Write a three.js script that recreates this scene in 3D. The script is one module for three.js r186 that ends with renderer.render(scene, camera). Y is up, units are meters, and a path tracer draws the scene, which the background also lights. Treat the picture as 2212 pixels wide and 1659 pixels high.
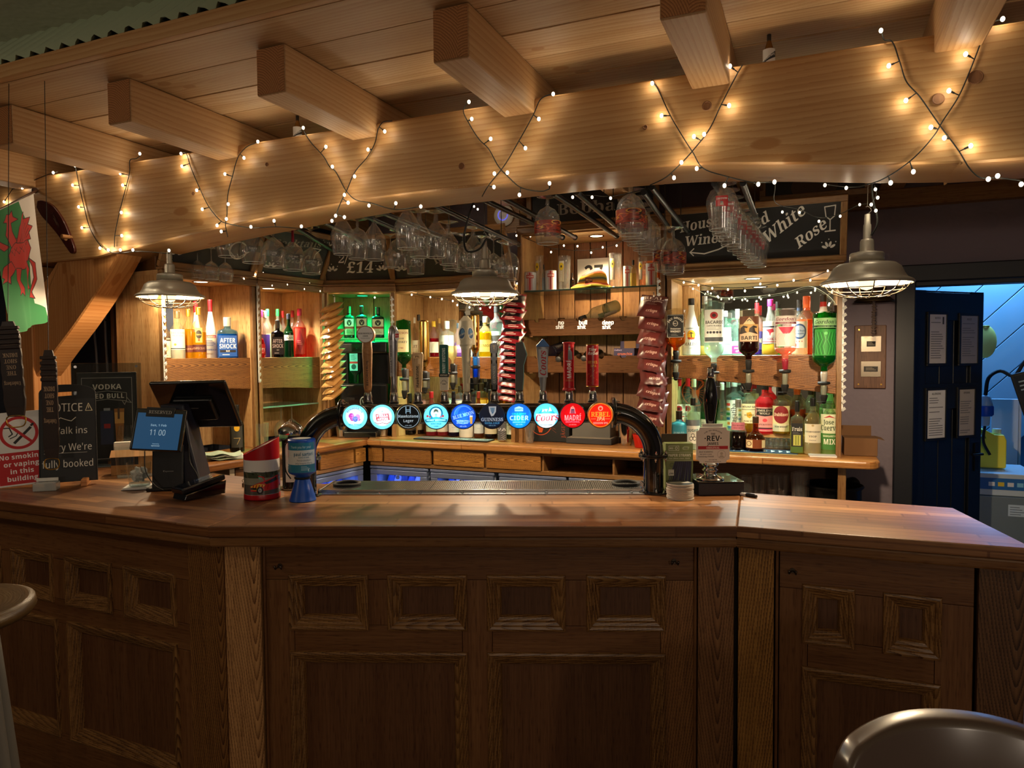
import * as THREE from 'three';
import { RoundedBoxGeometry } from 'three/addons/geometries/RoundedBoxGeometry.js';
import { mergeGeometries } from 'three/addons/utils/BufferGeometryUtils.js';
import { FontLoader } from 'three/addons/loaders/FontLoader.js';
import { TextGeometry } from 'three/addons/geometries/TextGeometry.js';
import { RectAreaLightUniformsLib } from 'three/addons/lights/RectAreaLightUniformsLib.js';

// ---------- camera, exposure, lights of the room ----------
const scene = new THREE.Scene();
scene.background = new THREE.Color(0x000000);
const FPX = 1536,EYE = new THREE.Vector3(0,1.58,0),PITCH = Math.atan((829.5 - 765) / FPX),ROLL = 0.008;
const camera = new THREE.PerspectiveCamera(2 * Math.atan(829.5 / FPX) * 180 / Math.PI,2212 / 1659,0.05,40);
camera.position.copy(EYE); camera.rotation.order = 'YXZ'; camera.rotation.set(-PITCH,0,-ROLL);
const renderer = new THREE.WebGLRenderer({ antialias: true });
renderer.toneMapping = THREE.LinearToneMapping;
renderer.toneMappingExposure = 0.27;
renderer.shadowMap.enabled = true;
RectAreaLightUniformsLib.init();
const LED = 0xffecca;
const POWER = { pendant: 17,down: 30,led: 0.062,ledBack: 0.05,green: 40,cellar: 200,room: 5,fridge: 55 };

// ---------- axes of the bar: U runs along it (to the right, towards the camera), V runs away from the customers ----------
const PSI = 23 * Math.PI / 180,CS = Math.cos(PSI),SN = Math.sin(PSI),RB = -PSI;
const v3 = (x,y,z) => new THREE.Vector3(x,y,z);
const U = v3(CS,0,SN),V = v3(SN,0,-CS),UP = v3(0,1,0);
const W = (a,h,b) => v3(a * U.x + b * V.x,h,a * U.z + b * V.z);
const toA = (p) => p.x * U.x + p.z * U.z,toB = (p) => p.x * V.x + p.z * V.z;
// measuring the photograph: a line of sight, met with a surface of the room
function sight(px,py) {
  let x = (px - 1106) / FPX,y = -(py - 829.5) / FPX;
  const c = Math.cos(ROLL),s = Math.sin(ROLL),cp = Math.cos(PITCH),sp = Math.sin(PITCH);
  [x,y] = [x * c + y * s,-x * s + y * c];
  return v3(x,y * cp - sp,-(cp + y * sp));
}
function onPlane(px,py,p,n) { const d = sight(px,py); return EYE.clone().addScaledVector(d,p.clone().sub(EYE).dot(n) / d.dot(n)); }
const onY = (px,py,h) => onPlane(px,py,v3(0,h,0),UP);
const onB = (px,py,b) => onPlane(px,py,W(0,0,b),V);
const onZ = (px,py,z) => onPlane(px,py,v3(0,0,-z),v3(0,0,1));
const faceCam = (p) => Math.atan2(-p.x,-p.z);

// ---------- random, names, things ----------
function rng(seed) { let s = seed >>> 0; return () => { s = (s + 0x6d2b79f5) | 0; let t = Math.imul(s ^ (s >>> 15),1 | s); t = (t + Math.imul(t ^ (t >>> 7),61 | t)) ^ t; return ((t ^ (t >>> 14)) >>> 0) / 4294967296; }; }
const ORD = ['first','second','third','fourth','fifth','sixth','seventh','eighth','ninth','tenth','eleventh','twelfth','thirteenth','fourteenth','fifteenth','sixteenth','seventeenth'];
const R = rng(20240201),rr = (a,b) => a + (b - a) * R();
const used = new Map();
function numbered(n) { n = n.replace(/_\d{3}$/,''); const k = used.get(n) || 0; used.set(n,k + 1); return k ? `${n}_${String(k).padStart(3, '0')}` : n; }
function tag(o,label,category,group,kind) { if (label) o.userData.label = label; if (category) o.userData.category = category; if (group) o.userData.group = group; if (kind) o.userData.kind = kind; return o; }
function thing(name,label,category,pos,ry = 0,group) {
  const o = new THREE.Group(); o.name = numbered(name); scene.add(o);
  if (pos) o.position.copy(pos); o.rotation.y = ry;
  return tag(o,label,category,group);
}
function part(name,geo,mat,parent,x = 0,y = 0,z = 0) {
  const m = new THREE.Mesh(geo,mat); m.name = parent === scene ? numbered(name) : name; m.castShadow = m.receiveShadow = true;
  m.position.set(x,y,z); parent.add(m); return m;
}
function structure(name,geo,mat,pos,ry = 0,label) { const m = part(name,geo,mat,scene); if (pos) m.position.copy(pos); m.rotation.y = ry; return tag(m,label,null,null,'structure'); }
function structGroup(name,pos,ry = 0,label) { const o = new THREE.Group(); o.name = numbered(name); scene.add(o); if (pos) o.position.copy(pos); o.rotation.y = ry; return tag(o,label,null,null,'structure'); }
function copyOf(src,pos,ry,label,group) {
  const c = src.clone(); c.name = numbered(src.name); scene.add(c); if (pos) c.position.copy(pos); if (ry !== undefined) c.rotation.y = ry;
  c.userData = { ...src.userData }; if (label) c.userData.label = label; if (group) c.userData.group = group; return c;
}

// ---------- geometry ----------
const move = (g,x = 0,y = 0,z = 0) => g.translate(x,y,z);
const flat = (g) => (g.index ? g.toNonIndexed() : g);
const merge = (list) => mergeGeometries(list.map((g) => { g = flat(g); for (const k of Object.keys(g.attributes)) if (!['position','normal','uv'].includes(k)) g.deleteAttribute(k); return g; }));
// uv in metres: u along the grain (axis 0, 1 or 2), v across it
function metric(g,grain = 0,su = 1.6,sv = 0.8,off) {
  g = flat(g); const p = g.attributes.position,n = g.attributes.normal,uv = new Float32Array(p.count * 2),o = off || [R(),R()];
  for (let i = 0; i < p.count; i += 3) {
    const s = [0,0,0]; for (let k = 0; k < 3; k++) { s[0] += Math.abs(n.getX(i + k)); s[1] += Math.abs(n.getY(i + k)); s[2] += Math.abs(n.getZ(i + k)); }
    const ax = s[0] > s[1] && s[0] > s[2] ? 0 : s[1] > s[2] ? 1 : 2,gu = ax === grain ? (grain + 1) % 3 : grain,gv = 3 - ax - gu;
    for (let k = 0; k < 3; k++) { uv[(i + k) * 2] = p.getComponent(i + k,gu) / su * (ax === grain ? 0.08 : 1) + o[0]; uv[(i + k) * 2 + 1] = p.getComponent(i + k,gv) / sv + o[1]; }
  }
  g.setAttribute('uv',new THREE.BufferAttribute(uv,2)); return g;
}
const rbox = (w,h,d,r = 0.003,s = 1) => new RoundedBoxGeometry(w,h,d,s,Math.min(r,w / 2.1,h / 2.1,d / 2.1));
const longest = (w,h,d) => (w >= h && w >= d ? 0 : h >= d ? 1 : 2);
function wbox(w,h,d,r = 0.003,grain) { return metric(rbox(w,h,d,r),grain ?? longest(w,h,d)); }
const lathe = (pts,seg = 24,a0 = 0,al = Math.PI * 2) => new THREE.LatheGeometry(pts.map((p) => new THREE.Vector2(Math.max(p[0],0.00001),p[1])),seg,a0,al);
const cyl = (r1,r2,h,seg = 20) => new THREE.CylinderGeometry(r1,r2,h,seg);
const tube = (pts,r,seg,rad = 7,closed = false) => new THREE.TubeGeometry(new THREE.CatmullRomCurve3(pts,closed,'centripetal'),seg || pts.length * 6,r,rad,closed);
function rod(a,b,r,seg = 8) { const d = b.clone().sub(a),g = new THREE.CylinderGeometry(r,r,d.length(),seg); g.applyQuaternion(new THREE.Quaternion().setFromUnitVectors(UP,d.clone().normalize())); const m = a.clone().add(b).multiplyScalar(0.5); return g.translate(m.x,m.y,m.z); }
function shape(pts) { const s = new THREE.Shape(); pts.forEach((p,i) => (i ? s.lineTo(p[0],p[1]) : s.moveTo(p[0],p[1]))); return s; }
function extrude(sh,depth,bevel = 0,seg = 1,curveSegments = 12) { return new THREE.ExtrudeGeometry(sh,{ depth,bevelEnabled: bevel > 0,bevelSize: bevel,bevelThickness: bevel,bevelSegments: seg,curveSegments,bevelOffset: -bevel }); }
function circ(r,seg = 32) { return new THREE.CircleGeometry(r,seg); }
function yaw(g,t) { return g.rotateY(t); }

// ---------- periodic noise and wood ----------
function noiser(seed) {
  const rnd = rng(seed),T = new Float32Array(65536); for (let i = 0; i < 65536; i++) T[i] = rnd();
  return (x,y,px,py) => {   // value noise that repeats after px, py cells
    const x0 = Math.floor(x),y0 = Math.floor(y); let fx = x - x0,fy = y - y0; fx = fx * fx * (3 - 2 * fx); fy = fy * fy * (3 - 2 * fy);
    const m = (a,p) => ((a % p) + p) % p,xa = m(x0,px),xb = m(x0 + 1,px),ya = m(y0,py),yb = m(y0 + 1,py),at = (i,j) => T[(i * 157 + j * 7919) & 65535];
    return (at(xa,ya) * (1 - fx) + at(xb,ya) * fx) * (1 - fy) + (at(xa,yb) * (1 - fx) + at(xb,yb) * fx) * fy;
  };
}
function texture(w,h,f,srgb = true) {
  const d = new Uint8Array(w * h * 4),o = [0,0,0];
  for (let y = 0; y < h; y++) for (let x = 0; x < w; x++) { f(x / w,y / h,o); const i = (y * w + x) * 4; for (let c = 0; c < 3; c++) d[i + c] = Math.max(0,Math.min(255,o[c] * 255)); d[i + 3] = 255; }
  const t = new THREE.DataTexture(d,w,h); t.magFilter = THREE.LinearFilter; t.wrapS = t.wrapT = THREE.RepeatWrapping; if (srgb) t.colorSpace = THREE.SRGBColorSpace; t.needsUpdate = true; return t;
}
const mix = (a,b,t) => a + (b - a) * t,sat = (t) => Math.max(0,Math.min(1,t));
const N1 = noiser(11),N2 = noiser(29);
function woodTexture(kind) {
  const base = { oak: [[0.93,0.74,0.50],[0.62,0.42,0.22]],cathedral: [[0.93,0.76,0.54],[0.36,0.22,0.11]],pine: [[0.96,0.80,0.58],[0.80,0.58,0.34]],stave: [[0.95,0.75,0.52],[0.46,0.29,0.15]] }[kind];
  const knots = []; const kr = rng(5); if (kind === 'pine') for (let i = 0; i < 5; i++) knots.push([kr(),kr(),0.012 + 0.012 * kr()]);
  return texture(1024,512,(u,v,o) => {   // 1.6 m along the grain, 0.8 m across
    let t = 0,tone = 1; const fib = N1(u * 12,v * 300,12,300),band = N2(u * 3,v * 24,3,24),warp = N2(u * 4,v * 6,4,6);
    const pore = Math.pow(N2(u * 60,v * 420,60,420),5);
    if (kind === 'oak') t = 0.38 * fib + 0.3 * band + 0.75 * pore;
    else if (kind === 'cathedral') {
      const c = Math.floor(v * 6),vv = (v * 6 - c - 0.5 + 0.16 * (N1(u * 2 + c * 3,0.5 + c,2,8) - 0.5)) / 6 * 0.8;
      const ph = Math.sqrt(vv * vv * 1.0 + 0.00006) * 130 + (22 + 5 * (c % 3)) * u * (c % 2 ? 1 : -1) + 1.5 * warp + 0.35 * N1(u * 20,v * 40,20,40),q = ph - Math.floor(ph);
      t = 0.85 * Math.pow(q,2.6) * (0.6 + 0.5 * band) + 0.2 * fib + 0.35 * pore;
    } else if (kind === 'pine') {
      let dv = 0,dark = 0; for (const k of knots) { let du = (u - k[0]) * 1.6,dw = (v - k[1]) * 0.8; const e = Math.exp(-(du * du) / (0.012) - Math.abs(dw) / 0.05); dv += e * Math.sign(dw || 1) * 0.02; const rad = Math.hypot(du * 0.6,dw); if (rad < k[2]) dark = Math.max(dark,1 - Math.pow(rad / k[2],4)); }
      const ph = (v * 0.8 + dv) * 55 + 2.6 * N2(u * 2,v * 5,2,5) + 0.5 * N1(u * 7,v * 9,7,9),q = ph - Math.floor(ph);
      t = 0.5 * Math.pow(q,2.2) + 0.28 * fib + 0.3 * band; t = mix(t,1.5,dark * 0.8);
    } else {
      const row = Math.floor(v * 20),su = u * 3 + N1(row + 0.5,3.5,20,9) * 3,st = Math.floor(su),h = N2(st % 3 + 0.5,row + 0.5,3,20),edge = Math.min(v * 20 - row,1 - (v * 20 - row)),e2 = Math.min(su - st,1 - su + st);
      t = 0.9 * h + 0.35 * fib * (0.5 + h) + 0.25 * pore + (edge < 0.05 ? 0.3 : 0) + (e2 < 0.006 ? 0.3 : 0);
    }
    tone = 0.94 + 0.12 * N1(u * 2,v * 3,2,3); t = sat(t);
    for (let c = 0; c < 3; c++) o[c] = mix(base[0][c],base[1][c],t) * tone;
  });
}
const AVG = new Map();
function avgOf(t) { if (!AVG.has(t)) { const d = t.image.data,a = [0,0,0]; let n = 0; for (let i = 0; i < d.length; i += 4 * 37) { n++; for (let c = 0; c < 3; c++) a[c] += Math.pow(d[i + c] / 255,2.2); } AVG.set(t,a.map((x) => x / n)); } return AVG.get(t); }
const TEX = { oak: woodTexture('oak'),cath: woodTexture('cathedral'),pine: woodTexture('pine'),stave: woodTexture('stave') };
TEX.ring = texture(256,256,(u,v,o) => { const x = u - 0.2,y = v + 0.25,ph = Math.hypot(x,y) * 20 + 0.5 * N1(u * 6,v * 6,6,6),q = ph - Math.floor(ph),t = Math.pow(q,2) * 0.75 + 0.2 * N2(u * 60,v * 60,60,60); o[0] = mix(0.9,0.52,t); o[1] = mix(0.66,0.32,t); o[2] = mix(0.42,0.17,t); });
TEX.plaster = texture(512,512,(u,v,o) => { const w = N1(u * 9,v * 9,9,9),n = N2(u * 22 + w * 3,v * 7 + w * 4,22,7) * 0.6 + N1(u * 60,v * 60,60,60) * 0.4; o[0] = o[1] = o[2] = 0.35 + 0.6 * n; },false);
TEX.speck = texture(256,256,(u,v,o) => { const n = 0.5 * N1(u * 10,v * 10,10,10) + 0.5 * N2(u * 64,v * 64,64,64); o[0] = o[1] = o[2] = 0.72 + 0.28 * n; });
TEX.brush = texture(256,256,(u,v,o) => { const n = 0.55 * N1(u * 6,v * 6,6,6) + 0.45 * N2(u * 3,v * 128,3,128); o[0] = o[1] = o[2] = 0.25 + 0.5 * n; },false);

// ---------- materials ----------
const mats = new Map();
function M(color,rough = 0.6,metal = 0,extra) { const k = [color,rough,metal,JSON.stringify(extra || 0)].join(); if (!mats.has(k)) mats.set(k,new THREE.MeshPhysicalMaterial({ color,roughness: rough,metalness: metal,...extra })); return mats.get(k); }
// the colour given is the wood's mean colour
function tint(tex,color) { const c = new THREE.Color(color),a = avgOf(TEX[tex]); return c.setRGB(c.r / a[0],c.g / a[1],c.b / a[2]); }
function wood(tex,color,rough = 0.45,bump = 0.0006,coat = 0) { const k = ['wood',tex,color,rough,coat].join(); if (!mats.has(k)) mats.set(k,new THREE.MeshPhysicalMaterial({ map: TEX[tex],bumpMap: TEX[tex],bumpScale: bump,color: tint(tex,color),roughness: rough,clearcoat: coat,clearcoatRoughness: 0.3 })); return mats.get(k); }
const thin = (color,rough = 0.02,tr = 1) => M(color,rough,0,{ transmission: tr,thickness: 0,ior: 1.5 });
const lit = (color,k) => M(0x111111,0.5,0,{ emissive: color,emissiveIntensity: k });
const OAKF = wood('oak',0x86623a,0.42),OAKC = wood('cath',0xb07a44,0.42),OAKD = wood('oak',0x6b4526,0.45),OAKL = wood('oak',0xbd9562,0.5),OAKLC = wood('cath',0xad8350,0.48);
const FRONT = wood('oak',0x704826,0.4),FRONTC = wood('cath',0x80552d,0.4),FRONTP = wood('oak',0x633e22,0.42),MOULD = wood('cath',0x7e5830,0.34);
const TOP = wood('stave',0x835630,0.36,0.00015,0.25),LIP = wood('oak',0x77502c,0.3),BEAM = wood('pine',0xb48a58,0.55),RAFT = wood('pine',0xb58c5e,0.6);
const CHROME = M(0xd8d8d8,0.08,1),STEEL = M(0xc4c4c4,0.24,1),BLACKG = M(0x0a0b0e,0.12,0,{ clearcoat: 1,clearcoatRoughness: 0.05 }),BLACK = M(0x0c0c0e,0.5),RUBBER = M(0x090909,0.7),WIRE = M(0x0d0f0c,0.5),BRASS = M(0xb98d3c,0.28,1);
const CLEAR = thin(0xf4f8f8,0.02),WHITE = M(0xe8e6e0,0.5),SLATE = M(0x14161a,0.75),GALV = new THREE.MeshPhysicalMaterial({ color: 0xa8a294,metalness: 0.5,roughnessMap: TEX.brush,roughness: 0.8 });

// ---------- printed matter: one sheet of print that all labels share ----------
const SHEET = 2048;
function makeSheet() { const c = document.createElement('canvas'); c.width = c.height = SHEET; const x = c.getContext('2d'); x.fillStyle = '#888'; x.fillRect(0,0,SHEET,SHEET); const t = new THREE.CanvasTexture(c); t.colorSpace = THREE.SRGBColorSpace; return { c,x,t,cx: 2,cy: 2,row: 0 }; }
const SHEETS = [makeSheet(),makeSheet()];
const PRINT = SHEETS.map((s) => new THREE.MeshPhysicalMaterial({ map: s.t,roughness: 0.55 }));
const PRINTG = SHEETS.map((s) => new THREE.MeshPhysicalMaterial({ map: s.t,roughness: 0.22,clearcoat: 0.6 }));
const GLOW = SHEETS.map((s) => [0.9,2.2].map((k) => new THREE.MeshPhysicalMaterial({ map: s.t,roughness: 0.2,emissive: 0xffffff,emissiveMap: s.t,emissiveIntensity: k })));
function label(w,h,draw,si = 0) {
  const s = SHEETS[si]; w = Math.round(w); h = Math.round(h);
  if (s.cx + w + 4 > SHEET) { s.cx = 2; s.cy += s.row + 4; s.row = 0; }
  if (s.cy + h + 4 > SHEET) { if (si === 0) return label(w,h,draw,1); throw new Error('print sheet full'); }
  const X = s.cx,Y = s.cy; s.cx += w + 4; s.row = Math.max(s.row,h);
  const x = s.x; x.save(); x.beginPath(); x.rect(X - 1,Y - 1,w + 2,h + 2); x.clip(); x.translate(X,Y); draw(x,w,h); x.restore();
  return { r: [(X + 0.5) / SHEET,1 - (Y + h - 0.5) / SHEET,(X + w - 0.5) / SHEET,1 - (Y + 0.5) / SHEET],si,w,h };
}
function onto(g,L) { const uv = g.attributes.uv,[a,b,c,d] = L.r; for (let i = 0; i < uv.count; i++) uv.setXY(i,a + (c - a) * uv.getX(i),b + (d - b) * uv.getY(i)); return g; }
const decal = (w,h,L) => onto(new THREE.PlaneGeometry(w,h),L);
function around(r,h,ang,L,seg = 14) { return onto(new THREE.CylinderGeometry(r,r,h,seg,1,true,-ang / 2,ang),L); }
const pm = (L) => PRINT[L.si],pg = (L) => PRINTG[L.si],pglow = (L,k = 0) => GLOW[L.si][k];
// drawing helpers
const fill = (x,c,a,b,w,h) => { x.fillStyle = c; x.fillRect(a,b,w,h); };
function txt(x,s,cx,cy,size,color,font = 'bold sans-serif',maxw,rot = 0,align = 'center') {
  const [a,b] = font.includes(' ') ? font.split(/ (?=[a-z-]+$)/) : ['',font];
  x.save(); x.translate(cx,cy); x.rotate(rot); x.fillStyle = color; x.font = `${a} ${size}px ${b}`.trim(); x.textAlign = align; x.textBaseline = 'middle'; maxw ? x.fillText(s,0,0,maxw) : x.fillText(s,0,0); x.restore();
}
function arcTxt(x,s,cx,cy,r,size,color,a0,a1,font = 'bold sans-serif',inside = false) {
  for (let i = 0; i < s.length; i++) { const a = mix(a0,a1,s.length < 2 ? 0.5 : i / (s.length - 1)); x.save(); x.translate(cx + Math.cos(a) * r,cy + Math.sin(a) * r); x.rotate(a + (inside ? -Math.PI / 2 : Math.PI / 2)); txt(x,s[i],0,0,size,color,font); x.restore(); }
}
const disc = (x,c,cx,cy,r) => { x.fillStyle = c; x.beginPath(); x.arc(cx,cy,r,0,7); x.fill(); };
const ring = (x,c,cx,cy,r,lw) => { x.strokeStyle = c; x.lineWidth = lw; x.beginPath(); x.arc(cx,cy,r,0,7); x.stroke(); };
function poly(x,c,pts,stroke,lw) { x.beginPath(); pts.forEach((p,i) => (i ? x.lineTo(p[0],p[1]) : x.moveTo(p[0],p[1]))); if (stroke) { x.strokeStyle = c; x.lineWidth = lw || 2; x.lineJoin = 'round'; x.lineCap = 'round'; x.stroke(); } else { x.closePath(); x.fillStyle = c; x.fill(); } }
function lines(x,c,x0,y0,w,n,step,lw = 1.5) { for (let i = 0; i < n; i++) fill(x,c,x0,y0 + i * step,w * (0.65 + 0.35 * ((i * 7 % 5) / 4)),lw); }
// a bottle's label from rows [text, centre (0..1), size (share of height), colour, font]
const rowsLabel = (w,h,bg,rows,extra) => label(w,h,(x,W_,H_) => { fill(x,bg,0,0,W_,H_); if (extra) extra(x,W_,H_); for (const [s,y,z,c,f] of rows) txt(x,s,W_ / 2,y * H_,z * H_,c,f || 'bold serif',W_ * 0.94); });
const NUT = (x,c,cx,cy,s) => poly(x,c,[[cx,cy - s],[cx + s,cy],[cx,cy + s],[cx - s,cy]]);
// hand lettering in chalk
function chalk(x,s,cx,cy,size,rot = 0,color = '#e8e6e0') { txt(x,s,cx,cy,size,color,'italic bold serif',undefined,rot); }

// ---------- the room ----------
const BW = 4.2;                                   // wall behind the bar
const CEIL = 2.80;
const PL = M(0xb4b49c,0.9,0,{ bumpMap: TEX.plaster,bumpScale: 0.004 }),PLW = new THREE.MeshPhysicalMaterial({ color: 0x837884,roughness: 0.9,bumpMap: TEX.plaster,bumpScale: 0.006 });
function slab(name,a0,a1,h0,h1,b0,b1,mat,label,rep) { const g = metric(new THREE.BoxGeometry(a1 - a0,h1 - h0,b1 - b0),0,rep || 0.9,rep || 0.9); return structure(name,g,mat,W((a0 + a1) / 2,(h0 + h1) / 2,(b0 + b1) / 2),RB,label); }
{
  const fl = structGroup('floor',W(-0.5,0,1),RB,'grey brown board floor in front of and behind the bar');
  for (let i = 0; i < 44; i++) part('floor_board',metric(new THREE.BoxGeometry(10.4,0.06,0.196),0),wood('oak',i % 3 ? 0x5c5048 : 0x6a5b50,0.6),fl,0,-0.03,4.3 - i * 0.2);
  slab('floor_base',-5.7,4.7,-0.16,-0.062,-3.4,5.5,M(0x30241c,0.9),'floor base under the boards');
  // back wall with the doorway (a 0.46 to 1.28), returns and ceiling
  slab('wall_back',-5.6,0.44,0,CEIL,BW,BW + 0.12,PLW,'mauve grey textured plaster wall behind the bar');
  slab('wall_back_top',0.44,1.5,1.945,CEIL,BW,BW + 0.12,PLW,'plaster wall over the dark doorway');
  slab('wall_back_right',1.5,4.6,0,CEIL,BW,BW + 0.12,PLW,'plaster wall right of the doorway');
  slab('wall_right',4.5,4.62,0,CEIL,-3.4,BW,PLW,'plaster wall closing the room on the right');
  slab('wall_front',-5.6,4.6,0,CEIL,-3.5,-3.38,M(0x6f675c,0.9),'plaster wall behind the guests');
  slab('wall_left',-5.7,-5.58,0,CEIL,-3.4,BW,M(0x3a3d46,0.9),'dark wall closing the room on the left');
  slab('ceiling',-5.7,4.7,CEIL,CEIL + 0.1,-3.5,BW + 0.12,PL,'olive tinted plaster ceiling of the pub');
}
// the dark blue wall behind the left end of the bar
const dkw = M(0x282c3a,0.85,0,{ bumpMap: TEX.plaster,bumpScale: 0.003 });
// canopy over the bar: boards, rafters, eave and corrugated sheet
const BEAM_B = 2.315,RAFT_LO = 2.407,RAFT_HI = 2.557;
{
  const can = structGroup('ceiling_canopy',W(-1.4,0,0),RB,'pale pine boards of the canopy over the bar');
  const edges = [1.665,1.86,2.05,2.24,2.43,2.62,2.81,3.0,3.19,3.38,3.57,3.76,3.95,BW];
  for (let i = 0; i < edges.length - 1; i++) { const w = edges[i + 1] - edges[i] - 0.004; part('plank',wbox(6.2,0.022,w,0.003,0),wood('pine',[0xbb9466,0xb08a5c,0xc49e70][i % 3],0.6),can,0,RAFT_HI + 0.012 + 0.0015 * (i % 2),-(edges[i] + edges[i + 1]) / 2); }
  part('eave_board',wbox(6.2,0.05,0.03,0.003,0),wood('pine',0xb98a55,0.6),can,0,RAFT_HI + 0.026,-1.65);
  // corrugated sheet: rises from the eave to the plaster ceiling
  const n = 320,g = new THREE.PlaneGeometry(6.2,1,n,6),p = g.attributes.position,b0 = 1.63,h0 = RAFT_HI + 0.052,b1 = 1.84,h1 = CEIL + 0.02;
  for (let i = 0; i < p.count; i++) { const x = p.getX(i),t = p.getY(i) + 0.5,w = 0.012 * Math.sin((x / 0.076) * Math.PI * 2),L = Math.hypot(b1 - b0,h1 - h0),nb = (h1 - h0) / L,nh = (b1 - b0) / L; p.setXYZ(i,x,mix(h0,h1,t) + w * nh,-(mix(b0,b1,t) - w * nb)); }
  g.computeVertexNormals();
  const shell = g.clone(); const q = shell.attributes.position; for (let i = 0; i < q.count; i++) q.setZ(i,q.getZ(i) - 0.004); const idx = shell.index.array; for (let i = 0; i < idx.length; i += 3) { const k = idx[i]; idx[i] = idx[i + 1]; idx[i + 1] = k; } shell.computeVertexNormals();
  structure('corrugated_roof',merge([g,shell]),M(0xb9c6a8,0.5),W(-1.4,0,0),RB,'pale grey green corrugated sheet rising from the eave of the canopy');
  structure('ceiling_batten',wbox(1.3,0.05,0.09,0.004,0),wood('pine',0xb9a05a,0.6),W(-1.15,CEIL - 0.024,1.52),RB,'yellowish batten on the plaster ceiling above the corrugated sheet');
  // rafters: the right lower corner of each on the beam, then the tail out to the eave
  const tails = [['far left',0],['second',0]];
  const cs = [[130,392],[279,368],[515,337],[814,294],[1155,241],[1576,174],[2123,97]].map((c) => toA(onB(c[0],c[1],BEAM_B)));
  cs[0] = cs[1] - 0.64; cs.unshift(cs[0] - 0.64);
  const names = ['hidden at the far left','at the far left edge','over the white of the flag','second whole one from the left','third whole one from the left','with the ringed end in the middle','right of the middle above the small bottle','at the upper right'];
  cs.forEach((a,i) => {
    if (i === 0) return;
    const r = structGroup('rafter_beam',W(a - 0.0575,(RAFT_LO + RAFT_HI) / 2,0),RB,`pine rafter ${names[i]}, its tail past the big beam`);
    const b0 = BEAM_B - 0.505,b1 = BW - 0.004;
    part('shaft',wbox(0.115,RAFT_HI - RAFT_LO,b1 - b0,0.006,2),[RAFT,wood('pine',0xac8254,0.6)][i % 2],r,0,0,-(b0 + b1) / 2);
    const eg = new THREE.PlaneGeometry(0.108,RAFT_HI - RAFT_LO - 0.008),uv = eg.attributes.uv; for (let k = 0; k < 4; k++) uv.setXY(k,uv.getX(k) * 0.9 + i * 0.07,uv.getY(k) * 0.9);
    part('end_grain',eg,wood2(),r,0,0,-b0 + 0.0012);
  });
  // wall plate at the back right
  structure('wall_plate_beam',wbox(4.2,0.09,0.06,0.004,0),wood('oak',0x8a6238,0.6),W(2.25,2.362,BW - 0.032),RB,'brown wall plate under the rafters at the back right');
}
function wood2() { const k = 'endgrain'; if (!mats.has(k)) mats.set(k,new THREE.MeshPhysicalMaterial({ map: TEX.ring,color: tint('ring',0xa06a3a),roughness: 0.75 })); return mats.get(k); }
// the big beam with its arched underside
{
  const pts = [[250,545],[500,487],[740,440],[900,417],[1050,400],[1260,376],[1480,357],[1700,354],[1900,355],[2060,352],[2200,345]].map(([x,y]) => { const p = onB(x,y,BEAM_B); return [toA(p),p.y]; });
  const top = 2.458,a1 = pts[pts.length - 1][0],a0 = pts[0][0];
  const s = new THREE.Shape(); s.moveTo(a0 - 1.3,top); s.lineTo(a1 + 1.2,top); s.lineTo(a1 + 1.2,2.06);
  s.splineThru(pts.slice().reverse().map((p) => new THREE.Vector2(p[0],p[1]))); s.lineTo(a0 - 0.12,2.045); s.lineTo(a0 - 1.3,2.04);
  const g = extrude(s,0.24,0.006,1,48); g.translate(0,0,-0.246);
  const bm = structGroup('tie_beam',W(0,0,BEAM_B),RB,'thick pine beam with arched underside across the top of the bar');
  part('timber',metric(g,0,2.4,0.8),BEAM,bm);
  // branch knots standing a little proud
  for (const [x,y,r] of [[1527,229,0.013],[2027,214,0.014],[2107,167,0.017],[998,359,0.011],[577,355,0.006],[418,418,0.006],[1394,275,0.006]]) { const p = onB(x,y,BEAM_B); const k = cyl(r,r,0.004,14).rotateX(Math.PI / 2); part('knot',merge([k,move(new THREE.TorusGeometry(r,0.0022,6,18),0,0,0.001)]),wood('pine',0x7a4f2a,0.6),bm,toA(p),p.y,0.0005); }
  // post at the left and the curved brace
  const pa = toA(onB(70,870,BEAM_B));
  structure('post_pillar',wbox(0.2,2.04,0.2,0.008,1),wood('pine',0xb57c46,0.55),W(pa - 0.1,1.02,BEAM_B + 0.11),RB,'pine post carrying the left end of the big beam');
  const P = (x,y) => { const p = onB(x,y,BEAM_B + 0.03); return new THREE.Vector2(toA(p),p.y); };
  const out = [[258,548],[215,625],[165,700],[120,760],[80,815],[55,840]].map((q) => P(...q)),inn = [[20,840],[28,740],[62,660],[110,590],[140,540]].map((q) => P(...q));
  const bs = new THREE.Shape(); bs.moveTo(out[0].x,out[0].y + 0.03); bs.splineThru(out); bs.lineTo(inn[0].x,inn[0].y); bs.splineThru(inn); bs.lineTo(inn[inn.length - 1].x,out[0].y + 0.03);
  const bg = extrude(bs,0.12,0.006,1,20); bg.translate(0,0,-0.15);
  structure('brace_beam',metric(bg,1,1.6,0.8),wood('pine',0xb8804a,0.5),W(0,0,BEAM_B),RB,'curved pine brace between the left post and the big beam');
}

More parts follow.
